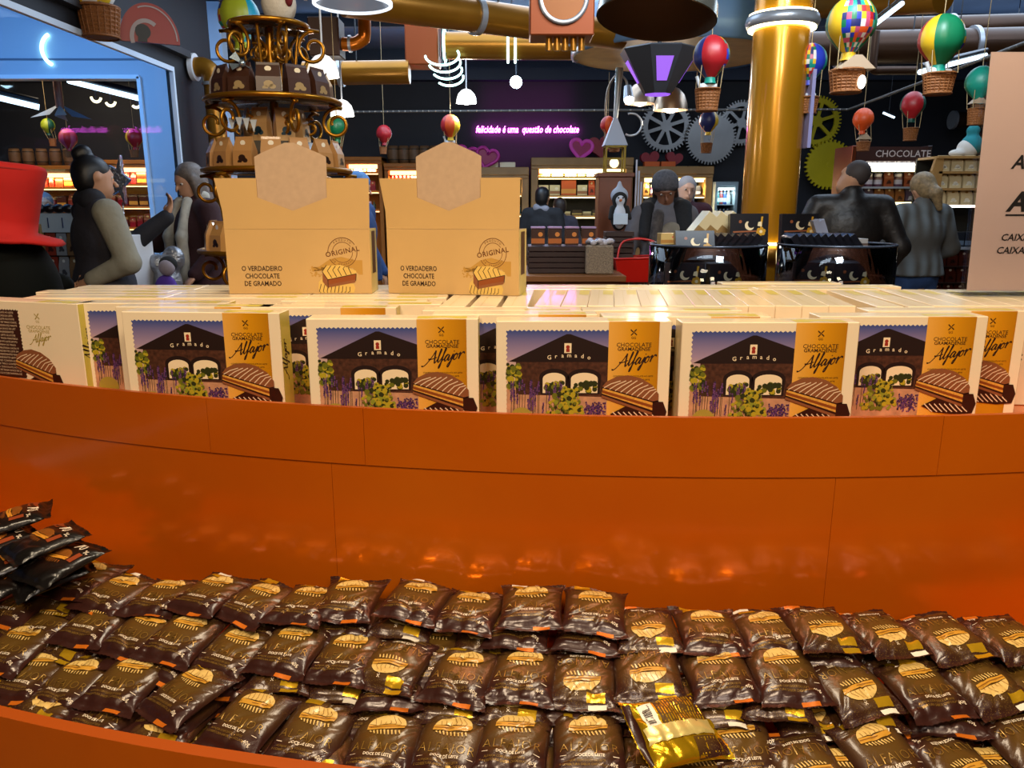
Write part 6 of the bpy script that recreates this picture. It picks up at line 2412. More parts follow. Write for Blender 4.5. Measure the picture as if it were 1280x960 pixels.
# plush cow on the top tier
q = at(350, 30, TY)
t = thing('plush_cow', 'white stuffed toy with a black and white checked scarf on the top tier', 'toy', (q.x, q.y, zt[0]))
PW_ = mat('plush_white', hexc('#c8c2b8'), .9, bump=.5, bscale=120, bdist=.004)
PB_ = mat('plush_black', hexc('#141414'), .9)
MB().ball((0, 0, .075), .062, 18, 12, sc=(1, .9, 1.2)).ball((-.01, -.01, .18), .045, 16, 10).build('body', [PW_], t)
b = MB()
for i in range(10):
    for j in range(2):
        b.box((.02 + i * .009 - .01, -.05 + .008 * i, .10 + j * .02 + .006 * (i % 3)), (.012, .012, .018), (i + j) % 2, rz=.3)
b.build('checked_scarf', [PB_, PW_], t)
MB().ball((.045, -.035, .085), .02, 10, 7, sc=(.8, .8, 1.4)).build('red_patch', [mat('plush_red', hexc('#6a1420'), .9)], t)
# silver bow ornaments hung on the stand at left
q = at(304, 80, TY - .2)
b = MB()
for k in range(4):
    a = k * pi / 2 + .4
    b.add([(0, 0, 0), (.05 * cos(a), -.01, .028 * sin(a) + .012), (.05 * cos(a + .5), -.02, .028 * sin(a + .5))], [(0, 1, 2)])
b.ball((0, -.012, 0), .012, 8, 6)
tag(b.build('gift_bow', [mat('silver_ribbon', hexc('#a8bccc'), .2, .8)], loc=q), 'silver gift bow hanging at the left of the middle tier', 'bow')
for i, (u, v) in enumerate(((290, 155), (299, 154), (308, 155), (317, 157))):
    q = at(u, v, TY - .17)
    tag(MB().add([(-.012, 0, .02), (.012, 0, .02), (0, -.002, -.022)], [(0, 1, 2)]).add([(-.012, .003, .02), (.012, .003, .02), (0, .002, -.022)], [(0, 1, 2)]).build('pennant', [mat('pennant_white', hexc('#b8c4d0'), .5)], loc=q),
        'small pale pennant, %s from the left under the middle tier' % ORD[i], 'pennant', 'pale pennants under the middle tier')

# ------------------------------------------------------------------ figure in the red top hat
RED = mat('hat_red_felt', hexc('#b01006'), .85, var=.08, vscale=12)
BLK = mat('figure_black', hexc('#050807'), .8, spec=.12)
mp = at(2, 300, 2.25)
t = thing('hat_figure', 'black round display figure wearing a tall red top hat at the left edge', 'figure', (mp.x, mp.y, 0))
zb = mp.z
grown('body', [('e', (0, 0, zb - .17), (.140, .14, .21)), ('e', (0, 0, zb - .55), (.20, .18, .34)), ('e', (0, 0.02, .35), (.22, .2, .34)), ('c', (-.09, -.05, .06), (-.1, -.16, .045), .07, .05), ('c', (.09, -.05, .06), (.1, -.16, .045), .07, .05)], BLK, t, h=.018, k=.06)
grown('wing', [('c', (.15, -.02, zb - .28), (.21, -.06, zb - .62), .05, .035)], BLK, t, h=.012)
hat = MB()
prof = [(.15, .002), (.158, .008), (.15, .016), (.09, .028), (.092, .06), (.104, .14), (.118, .195), (.117, .208), (.10, .216), (.001, .219)]
vs_n = len(hat.v)
hat.lathe(prof, 36)
hat.v = [(x * (1 + .02 * sin(7 * z / .05)), y, z + (.022 * (x / .15) ** 2 * (1 if x < 0 else -.6) if z < .03 else 0) + .004 * sin(x * 60)) for x, y, z in hat.v]
hat.build('top_hat', [RED], t, loc=(0, 0, zb), rot=(R(-3), R(4), 0))
MB().tube([(x, y, .197) for x, y, z in ring(.1165, 36)], .003, 6, closed=True).build('hat_seam', [mat('hat_seam_red', hexc('#8a0c06'), .8)], t, loc=(0, 0, zb), rot=(R(-3), R(4), 0))
q = at(70, 356, 2.5)
tag(MB().ball((0, 0, 0), .055, 18, 10, sc=(1, .8, .7)).lathe([(.012, -.9), (.02, -.03)], 10).build('cane_knob', [BLK], loc=q), 'dark rounded knob just right of the hat figure', 'knob')

# ------------------------------------------------------------------ gondola table in the middle
TBW = mat('table_wood', hexc('#7a4a1e'), .45, var=.2, vscale=5)
a, b = at(640, 344, 5.1), at(772, 344, 5.1)
zt_ = a.z
t = thing('wooden_table', 'low wooden table carrying dark chocolate crates, right of the cartons', 'table', ((a.x + b.x) / 2, 5.5, 0))
tw = b.x - a.x + .1
MB().box((0, 0, zt_ - .02), (tw, .9, .04), ch=.004).build('tabletop', [TBW], t)
MB().box((0, 0, zt_ - .09), (tw - .08, .82, .09)).build('apron', [TBW], t)
for sx in (-1, 1):
    for sy in (-1, 1):
        MB().box((sx * (tw / 2 - .06), sy * .38, (zt_ - .13) / 2), (.08, .08, zt_ - .14)).build('leg', [TBW], t)
CHOB = mat('dark_crate', hexc('#2a120c'), .5, var=.2, vscale=20)
cw = px(88, 5.2)
a = at(664, 340, 5.2)
ct = thing('chocolate_crate', 'dark brown slatted crate of chocolates on the wooden table', 'crate', (a.x + cw / 2 - .02, 5.38, zt_ + .001))
for i in range(5):
    MB().box((0, 0, .018 + i * .036), (cw, .34, .033), ch=.003).build('slat', [CHOB], ct)
for i in range(4):
    x = a.x + .045 + i * cw / 4.2
    goods('box', ('#3a1a10', '#b86428', '#e08a3c'), (x, 5.27, zt_ + .185), (.088, .07, .11), 'dark box with an orange window, %s from the left on the crate' % ORD[i], 'dark boxes with orange windows')
    tag(MB().box((0, 0, .006), (.095, .09, .012), ch=.002).build('sheen_slab', [mat('neon_sheen_lilac', hexc('#a88ab0'), .35)], loc=(x, 5.27, zt_ + .296)), 'painted neon sheen on top of the dark box, %s from the left' % ORD[i], 'sheen', 'painted neon sheens on the dark boxes')  # pink neon reflection on the box tops, built as coloured slabs
a = at(750, 343, 5.1)
t = thing('wicker_bin', 'pale woven bin full of silvery wrapped sweets on the table end', 'basket', (a.x, 5.22, zt_ + .001))
MB().box((0, 0, .095), (.18, .18, .19), ch=.01).build('woven_body', [mat('pale_weave', hexc('#8a7a66'), .7, var=.4, vscale=110, bump=.8, bscale=130, bdist=.004)], t)
b = MB()
rr = random.Random(8)
for k in range(26):
    b.ball((rr.uniform(-.08, .08), rr.uniform(-.08, .08), .20 + rr.uniform(0, .02)), .022, 7, 5, k % 2, sc=(1, .7, .8))
o = b.build('wrapped_sweets', [mat('silver_wrap', hexc('#b0b4c4'), .25, .6), mat('white_wrap', hexc('#c8c4cc'), .4)], t)
o['kind'] = 'stuff'
# tall wooden box with lantern house and penguin toy
a = at(766, 262, 6.12)
t = thing('lantern_tower', 'wooden box pillar topped by a small white-roofed lantern house with a metal spire', 'decoration', (a.x, 6.12, 0))
wz = at(766, 221, 6.12).z
CHW = mat('cherry_wood', hexc('#6a3418'), .45, var=.12, vscale=6)
MB().box((0, 0, wz / 2), (.25, .25, wz), ch=.006).build('wooden_pillar', [CHW], t)
MB().box((0, 0, wz + .01), (.28, .28, .03), ch=.004).build('top_board', [CHW], t)
GF = mat('lantern_gold_frame', hexc('#7a6420'), .35, .7)
f = MB()
for sx in (-1, 1):
    for sy in (-1, 1):
        f.box((sx * .07, sy * .07, wz + .125), (.014, .014, .2))
f.box((0, 0, wz + .03), (.16, .16, .012)).box((0, 0, wz + .22), (.16, .16, .012)).box((0, -.07, wz + .13), (.14, .008, .012)).build('lantern_frame', [GF], t)
MB().ball((0, 0, wz + .10), .035, 12, 8).build('candle_lamp', [emat('lantern_bulb', (1, .8, .35), 3)], t)
MB().lathe([(.125, 0), (.02, .20), (.001, .21)], 4, smooth=False, T=Matrix.Translation((0, 0, wz + .226)) @ Matrix.Rotation(pi / 4, 4, 'Z')).build('white_roof', [mat('roof_white_grey', hexc('#a4a8b4'), .45)], t)
MB().cyl((0, 0, wz + .42), (.02, 0, wz + .78), .016, .03, n=10).build('metal_spire', [STEEL], t)
MB().tube([(x + .12, 0, z + wz + .38) for x, _, z in ring(.08, 20, axis='Y', a0=-2.1, a1=1.9)], .008, 6).build('ring', [STEEL], t)
b = MB()
for k in range(3):
    b.cyl((.155 + .02 * k, -.11, wz - .42), (.155 + .02 * k, -.11, wz + .12 - .08 * k), .007, n=6)
b.build('striped_poles', [mat('pole_white', hexc('#b4b8c8'), .4)], t)
a = at(770, 296, 5.75)
t = thing('brown_crate', 'dark brown stacked crate under the penguin toy', 'crate', (a.x, 5.62, zt_ + .001))
for i in range(7):
    MB().box((0, 0, .018 + i * .038), (.20, .16, .034), ch=.003).build('slat', [CHOB], t)
zc_ = zt_ + .001 + 7 * .038
t = thing('penguin_toy', 'small penguin toy in a pale hood holding a white card, on the brown crate', 'toy', (a.x, 5.62, zc_))
grown('body', [('e', (0, 0, .10), (.062, .055, .10)), ('e', (0, 0, .225), (.055, .052, .06))], PB_, t, h=.009, k=.03)
grown('belly', [('e', (0, -.030, .10), (.045, .036, .085)), ('e', (0, -.026, .215), (.036, .034, .042))], mat('toy_belly_white', hexc('#c0c8d4'), .8), t, h=.008)
grown('hood', [('e', (0, .012, .245), (.062, .05, .06)), ('c', (0, .01, .28), (.0, .02, .335), .03, .012)], mat('hood_pale_blue', hexc('#9aa4b4'), .8), t, h=.009)
MB().box((0, -.085, .085), (.10, .008, .075), ch=.002).build('card', [mat('card_pale_blue', hexc('#bcd0e4'), .5)], t)
MB().ball((.016, -.066, .23), .006, 8, 5).ball((-.016, -.066, .23), .006, 8, 5).build('eyes', [PB_], t)
MB().cyl((0, -.058, .212), (0, -.082, .208), .011, .002, n=8).build('beak', [mat('beak_orange', hexc('#c86a1c'), .5)], t)
for sx in (-1, 1):
    grown('wing', [('c', (sx * .05, -.01, .16), (sx * .07, -.05, .09), .02, .014)], PB_, t, h=.008)

# ------------------------------------------------------------------ round clear bins with dark gift boxes
DBOX = mat('dark_box_card', hexc('#0e1018'), .3, coat=.3)
DBLUE = mat('dark_box_top_blue', hexc('#2a4468'), .25, coat=.3)
MOON = mat('print_moon_cream', hexc('#d8c49a'), .4)
FLOW = mat('print_gold_flower', hexc('#b8861c'), .35)
RIB = mat('print_copper_ribbon', hexc('#8a4a24'), .4)
WLAB = mat('print_white_label', hexc('#b8b4ac'), .4)


def dark_box_mesh():
    w, d, h = .19, .045, .15
    mb = MB().box((0, 0, h / 2), (w, d, h), 0, ch=.001)
    T = XZ @ Matrix.Translation((0, 0, d / 2 + .0004))
    out = [(.002 + .024 * cos(a), .092 + .024 * sin(a)) for a in np.linspace(2.2, 5.6, 16)]
    inn = [(.010 + .018 * cos(a), .097 + .018 * sin(a)) for a in np.linspace(5.5, 2.3, 16)]
    mb.flat(out + inn, 1, T)
    mb.flat([(-.08, .056), (.06, .062), (.06, .069), (-.08, .063)], 3, T, .0001)
    for k in range(6):
        a = k * pi / 3 + .3
        mb.disc((.058 + .015 * cos(a), .062 + .013 * sin(a)), .0095, 9, 2, T, .0002 + k * 1e-5)
    mb.disc((.058, .062), .008, 9, 1, T, .0004)
    mb.flat([(.052, .07), (.060, .07), (.068, .135), (.058, .135)], 2, T, .0002)
    mb.flat([(.040, .09), (.062, .086), (.060, .112), (.044, .108)], 1, T, .0003)
    mb.flat([(.006, .030), (.040, .030), (.040, .046), (.006, .046)], 4, T, .0002)
    for i in range(3):
        mb.ribbon([(-.075, .046 - i * .009), (-.015, .046 - i * .009)], .004, 4 if i else 3, T, .0002)
    mb.disc((-.045, .11), .008, 10, 3, T, .0002)
    return mb.mesh('gift_box', [DBOX, MOON, FLOW, RIB, WLAB])


DB_ME = dark_box_mesh()
DB2 = MB().box((0, 0, .075), (.19, .045, .15), 0, ch=.001).flat([(-.09, -.018), (.09, -.018), (.09, .018), (-.09, .018)], 1, None, .1505).mesh('gift_box', [DBOX, DBLUE])


def dark_box(pos, rz, tilt, label, group, me=None, ry=0.0):
    o = link('gift_box', me or DB_ME, None, pos, (tilt, ry, rz))
    return tag(o, label, 'box', group)


BINGL = glassmat('bin_acrylic', (.86, .92, 1.0), .90)
for bi, (u, v, w, Y, lab) in enumerate(((888, 306, 144, 3.9, 'round clear bin of dark gift boxes, left of the brass column'), (1050, 306, 140, 3.95, 'round clear bin of dark gift boxes, right of the brass column'))):
    p = at(u, v, Y)
    r = px(w, Y) / 2
    zr_ = p.z
    zb_ = zr_ - .235
    t = thing('display_bin', lab, 'bin', (p.x, Y + .05, 0))
    MB().lathe([(r, zb_), (r, zr_), (r - .006, zr_), (r - .006, zb_)], 44).build('clear_wall', [BINGL], t)
    MB().tube([(x, y, zr_) for x, y, z in ring(r - .003, 44)], .006, 8, closed=True).build('rim', [mat('bin_rim', hexc('#3a4250'), .25, .3)], t)
    MB().lathe([(.001, zb_ + .004), (r - .007, zb_ + .004), (r - .007, zb_ - .01), (.001, zb_ - .01)], 44).build('bin_floor', [mat('bin_floor_copper', hexc('#8a3c14'), .35, .3)], t)
    MB().lathe([(r + .01, zb_ - .04), (r + .01, zb_ - .012), (r - .02, zb_ - .012)], 44).lathe([(r - .05, 0), (r - .05, zb_ - .04), (r + .01, zb_ - .04)], 44).build('pedestal', [mat('bin_pedestal', hexc('#4a2412'), .4, .2)], t)
    cx_, cy_ = p.x, Y + .05
    zf = zb_ + .006
    nm = 'left' if bi == 0 else 'right'
    G = 'dark gift boxes in the %s clear bin' % nm
    if bi == 0:
        spots = [(-.15, -.17, R(-6)), (.04, -.215, R(12)), (.19, -.12, R(38))]
    else:
        spots = [(-.165, -.16, R(-32)), (.0, -.22, R(0)), (.17, -.15, R(30))]
    for i, (x, y, rz) in enumerate(spots):
        dark_box((cx_ + x, cy_ + y, zf), rz, 0, 'dark gift box with a moon picture, %s from the left inside the %s bin' % (ORD[i], nm), G)
    # upper rows: boxes leaning in a row
    MB().lathe([(.001, zf + .155), (r - .10, zf + .155), (r - .10, zf)], 36).build('inner_riser', [mat('riser_dark', hexc('#15151c'), .5)], t)
    n = 9
    for i in range(n):
        x = -.16 + i * .036
        zz = zf + .157
        o = dark_box((cx_ + x + (.02 if bi == 0 else -.01), cy_ - .02, zz), pi / 2, 0, 'dark gift box leaning, %s from the left in the row on the %s bin' % (ORD[i], nm), 'leaning dark boxes on the %s bin' % nm, DB2, 0)
        o.rotation_euler = (0, R(62 if bi else -60), R(0)) if False else (R(-38 if bi else 38), 0, pi / 2)
        o.scale = (.8, .85, .9)
        o.location.z += .012
    if bi == 0:
        o = dark_box((cx_ + .19, cy_ - .03, zr_ - .0), R(0), R(-8), 'dark gift box with a moon picture standing upright on the leaning row, left bin', G)
        dark_box((cx_ - .10, cy_ - .17, zf + .155), R(0), R(-24), 'dark gift box with a moon picture leaning back above the front one, left bin', G)
        for i in range(3):
            o = goods('box', ('#c8b488', '#8a6a3c'), (cx_ - .06 + i * .06, cy_ + .13, zr_ + .03 + .0 * i), (.05, .16, .15), 'cream carton leaning at the back of the left bin, %s from the left' % ORD[i], 'cream cartons leaning on the left bin', 0)
            o.rotation_euler = (0, R(38), 0)
        goods('box', ('#c8a868', '#b07a3c', '#c84a3c'), (cx_ - .19, cy_ + .02, zr_ - .0), (.11, .07, .055), 'small tan carton lying at the left of the left bin', 'cartons on the left bin', .1)
    else:
        o = dark_box((cx_ - .16, cy_ + .10, zr_ + .0), R(0), R(-4), 'dark gift box with a moon picture standing on top of the right bin', G)
        for i in range(2):
            o = goods('box', ('#8a8ea0', '#6a4a3c'), (cx_ - .05 + .03 * i, cy_ + .10, zr_ + .0), (.03, .12, .13), 'grey-edged box leaning on the right bin, %s from the left' % ORD[i], 'grey boxes leaning on the right bin')
            o.rotation_euler = (0, R(-22), 0)
        for i in range(2):
            goods('box', ('#9a9490', '#5a4a44'), (cx_ + .03 + .11 * i, cy_ + .12, zr_ - .015), (.105, .1, .04), 'flat grey carton on the right bin, %s of two' % ORD[i], 'flat cartons on the right bin', .1)

# ------------------------------------------------------------------ chocolate show case and bag shelves at right
Yc = 7.45
a, b = at(1066, 182, Yc), at(1166, 182, Yc)
cx_ = (a.x + b.x) / 2
cw_ = b.x - a.x
t = thing('chocolate_case', 'tall brown case headed CHOCOLATE with lit glass shelves, behind the couple', 'show case', (cx_, Yc, 0))
CASEB = mat('case_brown', hexc('#2a1610'), .4)
for s in (-1, 1):
    MB().box((s * (cw_ / 2 - .02), .2, a.z / 2), (.04, .4, a.z), ch=.004).build('side_post', [CASEB if s > 0 else mat('copper_post', hexc('#7a3a20'), .3, .6)], t)
MB().box((0, .01, a.z - .075), (cw_ - .08, .03, .13)).build('header', [mat('header_brown', hexc('#3a1c14'), .4)], t)
vs, fs = text2d('CHOCOLATE', .085, bold=.006)
MB().add([(x + .10, y, .0) for x, y in vs], fs, 0, False, XZ @ Matrix.Translation((0, a.z - .075, .008))).build('lettering', [mat('header_letters', hexc('#c8b8b0'), .4)], t)
MB().box((0, .39, a.z / 2), (cw_ - .08, .02, a.z)).build('back_panel', [mat('case_back', hexc('#1a1a22'), .5)], t)
kinds = [[('bag', ('#9a9cae', '#d8d8e0', '#5a5c74'), (.085, .06, .15))], [('bag', ('#7a3a1c', '#d8c0b0', '#3a1c14'), (.09, .06, .14)), ('jar', ('#4a2438', '#c8c0c8', '#9a98a8'), (.08, .08, .12))],
         [('bag', ('#4a3a4c', '#c0c0cc', '#8a8a9a'), (.09, .06, .14)), ('bag', ('#7a4a24', '#d0b890', '#3a2014'), (.09, .06, .14))], [('bag', ('#8a3c1c', '#e0c0a0', '#4a1c10'), (.085, .06, .15))]]
for i, (v, kd) in enumerate(zip((211, 233, 253, 276), kinds)):
    z = at(1110, v, Yc).z
    s = MB().box((0, .19, z - .01), (cw_ - .08, .36, .018)).build('glass_shelf', [mat('shelf_glass_grey', hexc('#8a8c90'), .2)], t)
    if i in (0, 2):
        MB().box((0, .0, z - .012), (cw_ - .1, .02, .028)).build('light_strip', [STRIP], s)
    fill_shelf(cx_ - cw_ / 2 + .09, cx_ + cw_ / 2 - .05, Yc + .10, z, kd, 'chocolate bag, # from the left on the %s shelf of the brown case' % ORD[i], 'bags in the brown show case', sr, .008, .15)
area_light('shelf_light', (cx_, Yc + .05, a.z - .16), (cx_, Yc + .3, 1.2), .5, 5, (1, .85, .55), .05)
# bag shelf to the right, behind the sign edge
Yb = 6.9
a, b = at(1172, 195, Yb), at(1290, 195, Yb)
t = thing('bag_shelf', 'shelf of cream bags with a wavy oak side beside the price sign', 'shelf unit', ((a.x + b.x) / 2, Yb, 0))
bw_ = b.x - a.x
MB().prism([(0, 0), (.06, 0), (.06, a.z), (0, a.z), (-.03, a.z - .12), (.01, a.z - .25), (-.03, a.z - .4), (.0, a.z - .52)], -.04, .0, 0, XZ @ Matrix.Translation((-bw_ / 2, 0, 0))).build('wavy_side', [OAK], t)
MB().box((0, .35, a.z / 2), (bw_, .02, a.z)).build('back_panel', [DBACK], t)
lits = (0, 0, 1, 0)
for i, v in enumerate((214, 235, 256)):
    z = at(1200, v, Yb).z
    s = MB().box((0, .17, z - .01), (bw_ - .06, .34, .02)).build('shelf', [OAK], t)
    if i == 2:
        MB().box((0, -.004, z - .012), (bw_ - .1, .01, .02)).build('light_strip', [emat('shelf_strip_white', (1, .95, .85), 4)], s)
    for k in range(6):
        goods('bag', ('#d0bc90', '#8a6430', '#e8e0cc'), (a.x + .09 + k * .118, Yb + .08, z), (.10, .07, .135), 'cream bag, %s from left, %s oak shelf by the sign' % (ORD[k], ('top', 'middle', 'lit')[i]), 'cream bags on the oak shelf')
z = at(1190, 309, Yb).z
MB().box((0, .17, z - .01), (bw_, .4, .02)).build('shelf', [mat('grey_shelf', hexc('#8a9098'), .3)], t)
for k in range(4):
    goods('box', ('#1c2028', '#5a6a7c'), (a.x + .08 + k * .11, Yb + .1, z), (.1, .1, .13), 'dark packet, %s from the left on the grey shelf by the sign' % ORD[k], 'dark packets beside the price sign')
goods('bag', ('#7ab0d8', '#c8e0f0', '#4a80b0'), (a.x + .05, Yb - .02, z), (.07, .06, .24), 'light blue pouch standing beside the woman in the plaid jacket', 'pouches')
for i in range(3):
    zz = z - .02 - .145 * (i + 1)
    s = MB().box((0, .17, zz - .005), (bw_, .34, .01)).build('shelf', [CASEB], t)
    for k in range(6):
        goods('bag', ('#4a1c12', '#c8c0b8', '#2a0e08'), (a.x + .06 + k * .105, Yb + .08, zz), (.09, .07, .13), 'brown tagged bag, %s from left, %s low shelf by the sign' % (ORD[k], ORD[i]), 'brown bags on the low shelf')
q = at(1222, 186, Yb)
t = thing('plush_toy', 'teal and white stuffed toy on top of the bag shelf by the sign', 'toy', (q.x, Yb + .15, a.z))
grown('body', [('e', (0, 0, .07), (.09, .08, .085)), ('e', (-.1, -.02, .03), (.07, .05, .035))], PW_, t, h=.012)
grown('coat', [('e', (.03, 0, .10), (.09, .085, .09)), ('e', (.03, 0, .22), (.055, .05, .05))], mat('plush_teal', hexc('#1c7a80'), .9), t, h=.012)
MB().box((0, .16, a.z - .01), (bw_, .34, .02)).build('top_board', [OAK], bpy.data.objects['bag_shelf'])

# ------------------------------------------------------------------ left: rack, toys, counters near the worker
q = at(80, 300, 5.6)
t = thing('sweet_rack', 'wooden rack with white price strip and hanging packets, behind the red hat', 'rack', (q.x, 5.6, 0))
zz = at(80, 278, 5.6).z
MB().box((0, .05, .7), (.56, .3, 1.32), ch=.004).build('cabinet', [mat('rack_dark', hexc('#3a2418'), .5)], t)
MB().box((-.12, -.13, .75), (.10, .04, 1.15), ch=.004).build('post', [OAK], t)
MB().box((.03, -.12, zz), (.40, .02, .13)).build('price_strip', [mat('strip_white', hexc('#b8c4d4'), .5)], t)
b = MB()
for i in range(4):
    b.box((-.12 + .1 * i, -.132, zz), (.006, .004, .07))
b.build('strip_marks', [mat('strip_navy', hexc('#2a3a6a'), .5)], t)
for i in range(9):
    x, z_ = q.x + .0 + (i % 3) * .075, zz - .22 - (i // 3) * .16
    goods('bag', [('#8a3020', '#d8c8b8', '#3a1410'), ('#8a8a90', '#d8d8d8', '#3c3c44'), ('#7a5a3c', '#d8ccb0', '#2a1810')][i % 3], (x, 5.44, z_), (.07, .04, .15), 'small packet on the rack behind the red hat, %s in the %s row' % (ORD[i % 3], ORD[i // 3]), 'packets on the rack')
for i in range(6):
    o = tag(MB().ball((0, 0, .03), .04, 10, 7, sc=(1, .8, .8)).build('chocolate_ball', [mat('dark_choc_ball', hexc('#1c1014'), .35)], loc=(q.x - .13 + i * .065, 5.47, zz + .066)), 'dark round sweet, %s from the left on top of the rack' % ORD[i], 'sweet', 'dark sweets along the rack top')
q = at(150, 225, 5.2)
b = MB()
out = []
for i in range(10):
    a_ = pi / 2 + i * pi / 5 - .3
    r_ = .115 if i % 2 == 0 else .05
    out.append((r_ * cos(a_) * .6, r_ * sin(a_) * 1.4))
b.prism(out, -.02, .02, 0, XZ)
b.cyl((0, 0, -.14), (0, 0, -.8), .006, n=6)
tag(b.build('star_ornament', [mat('foil_silver', hexc('#a8b0c0'), .2, .9, bump=.8, bscale=60, bdist=.01)], loc=q), 'silver foil star on a stick beside the worker with the bun', 'ornament')
q = at(182, 340, 4.85)
t = thing('white_stand', 'narrow white and wood stand under the plush toys, left of the carton', 'stand', (q.x, 4.85, 0))
zz = at(182, 293, 4.85).z
MB().box((-.03, 0, zz / 2), (.05, .3, zz), ch=.004).build('white_panel', [WHITEP], t)
MB().box((-.12, .05, zz / 2 - .05), (.12, .3, zz - .1)).build('wood_panel', [OAK], t)
MB().box((.16, .05, .42), (.34, .34, .84)).build('toy_bench', [mat('bench_dark', hexc('#3a2a24'), .5)], t)
q = at(200, 352, 4.75)
t = thing('rag_doll', 'small doll in purple with a black head and pink skirt on the stand at left', 'toy', (q.x, 4.83, .842))
k = 1.5
grown('body', [('e', (0, 0, .10), (.07, .05, .09))], mat('doll_purple', hexc('#4a2c8a'), .9), t, h=.01)
grown('head', [('e', (.02, -.01, .235), (.048, .045, .052))], mat('doll_grey', hexc('#8a8088'), .9), t, h=.009)
grown('hair', [('e', (.02, .012, .255), (.055, .048, .05))], PB_, t, h=.009)
grown('skirt', [('e', (-.02, -.03, .04), (.10, .06, .045)), ('e', (.09, -.04, .03), (.05, .04, .03))], mat('doll_pink', hexc('#b0608a'), .9), t, h=.01)
q = at(195, 305, 4.9)
t = thing('silver_bag', 'crumpled silver gift bag behind the doll at left', 'bag', (q.x + .02, 4.97, .842))
grown('bag', [('e', (0, 0, .12), (.09, .07, .13)), ('e', (0.05, 0, .28), (.07, .05, .08)), ('e', (-.06, 0, .25), (.05, .05, .06))], mat('silver_foil_bag', hexc('#8c9098'), .3, .6, bump=.9, bscale=40, bdist=.01), t, h=.012)
# ------------------------------------------------------------------ people
H_BLACK = mat('hair_black', hexc('#0c0a0c'), .45, bump=.3, bscale=160, bdist=.003)
H_BLOND = mat('hair_blond', hexc('#8a7452'), .5, var=.35, vscale=45, bump=.5, bscale=140, bdist=.003)
H_GREYB = mat('hair_grey_brown', hexc('#5c5048'), .5, var=.35, vscale=40, bump=.5, bscale=140, bdist=.003)
H_BROWN = mat('hair_dark_brown', hexc('#2a1c16'), .5, bump=.4, bscale=140, bdist=.003)


def cloth(name, c, var=.12, vs=9, rough=.85):
    return mat('cloth_' + name, hexc(c), rough, var=var, vscale=vs, bump=.35, bscale=14, bdist=.02)


def plaid():
    m = cloth('plaid_grey', '#5c6064')
    nt = m.node_tree
    b = nt.nodes['Principled BSDF']
    tc = nt.nodes.new('ShaderNodeTexCoord')
    outs = []
    for ax, sc in (('X', 7.0), ('Z', 1.6)):
        w = nt.nodes.new('ShaderNodeTexWave')
        w.bands_direction = ax
        w.inputs['Scale'].default_value = sc / 2
        w.inputs['Distortion'].default_value = 1.0
        nt.links.new(tc.outputs['Object'], w.inputs['Vector'])
        outs.append(w.outputs['Fac'])
    ad = nt.nodes.new('ShaderNodeMath')
    ad.operation = 'MULTIPLY'
    nt.links.new(outs[0], ad.inputs[0])
    nt.links.new(outs[1], ad.inputs[1])
    r = nt.nodes.new('ShaderNodeValToRGB')
    r.color_ramp.elements[0].color = (*hexc('#4a4844'), 1)
    r.color_ramp.elements[1].color = (*hexc('#6c767c'), 1)
    nt.links.new(ad.outputs[0], r.inputs[0])
    nt.links.new(r.outputs[0], b.inputs['Base Color'])
    return m


def floor_at(u, Y):
    return ((u - 640) / FOC * Y, Y, 0)


BUN = SHORT_HAIR + [('e', (0, .06, .03), (.078, .06, .08)), ('e', (0, .055, .145), (.046, .046, .040)), ('e', (0, .085, .13), (.03, .03, .03))]
# worker with a hair bun
w, hd = person('woman with a high black bun, dark vest over pale grey sleeves, reaching right', floor_at(133, 4.5), R(135), 1.72,
               arms=[(V3(.26, -.24, 1.19), V3(.20, -.46, 1.36), V3(0, -.35, .8)), (V3(-.27, -.05, 1.13), V3(-.14, .10, 1.04), V3(.5, .4, -.3))],
               head=(6, 0, 12), jacket=cloth('vest_charcoal', '#22202a', .25, 5), sleeve=(cloth('sleeve_dark', '#16151c'), cloth('sleeve_grey', '#8c8878', .15, 7)), trousers=cloth('black', '#121214'), hem=.80, hair=BUN, hair_m=H_BLACK)
grown('collar', [('c', (.06, .03, 1.46), (-.06, .03, 1.46), .068, .068)], cloth('collar_dark', '#15141c'), w, h=.012)
# woman with long grey hair and scarf
w, hd = person('woman with long grey-brown hair, white scarf and burgundy cardigan, reaching left', floor_at(252, 5.5), R(-38), 1.73,
               arms=[(V3(.26, .0, 1.14), V3(.22, -.16, .98), V3(0, -.6, -.6)), (V3(-.30, -.12, 1.17), V3(-.36, -.38, 1.16), V3(-.3, -.8, .05))],
               head=(18, 0, 0), jacket=cloth('burgundy', '#2e0e14', .2, 6), trousers=cloth('black', '#121214'), hem=.72, hair=LONG_HAIR + [('c', (.07, -.01, .03), (.085, -.01, -.18), .03, .03), ('c', (-.07, -.01, .03), (-.085, -.01, -.18), .03, .03)], hair_m=H_GREYB)
grown('scarf', [('c', (.05, -.07, 1.45), (.085, -.155, 1.22), .034, .036), ('c', (.085, -.155, 1.22), (.08, -.15, .95), .036, .04), ('c', (-.05, -.07, 1.45), (-.075, -.155, 1.22), .034, .036), ('c', (-.075, -.155, 1.22), (-.07, -.15, 1.0), .036, .04), ('c', (.07, .03, 1.48), (-.07, .03, 1.48), .05, .05)], cloth('scarf_white', '#a8a498', .2, 20), w, h=.012)
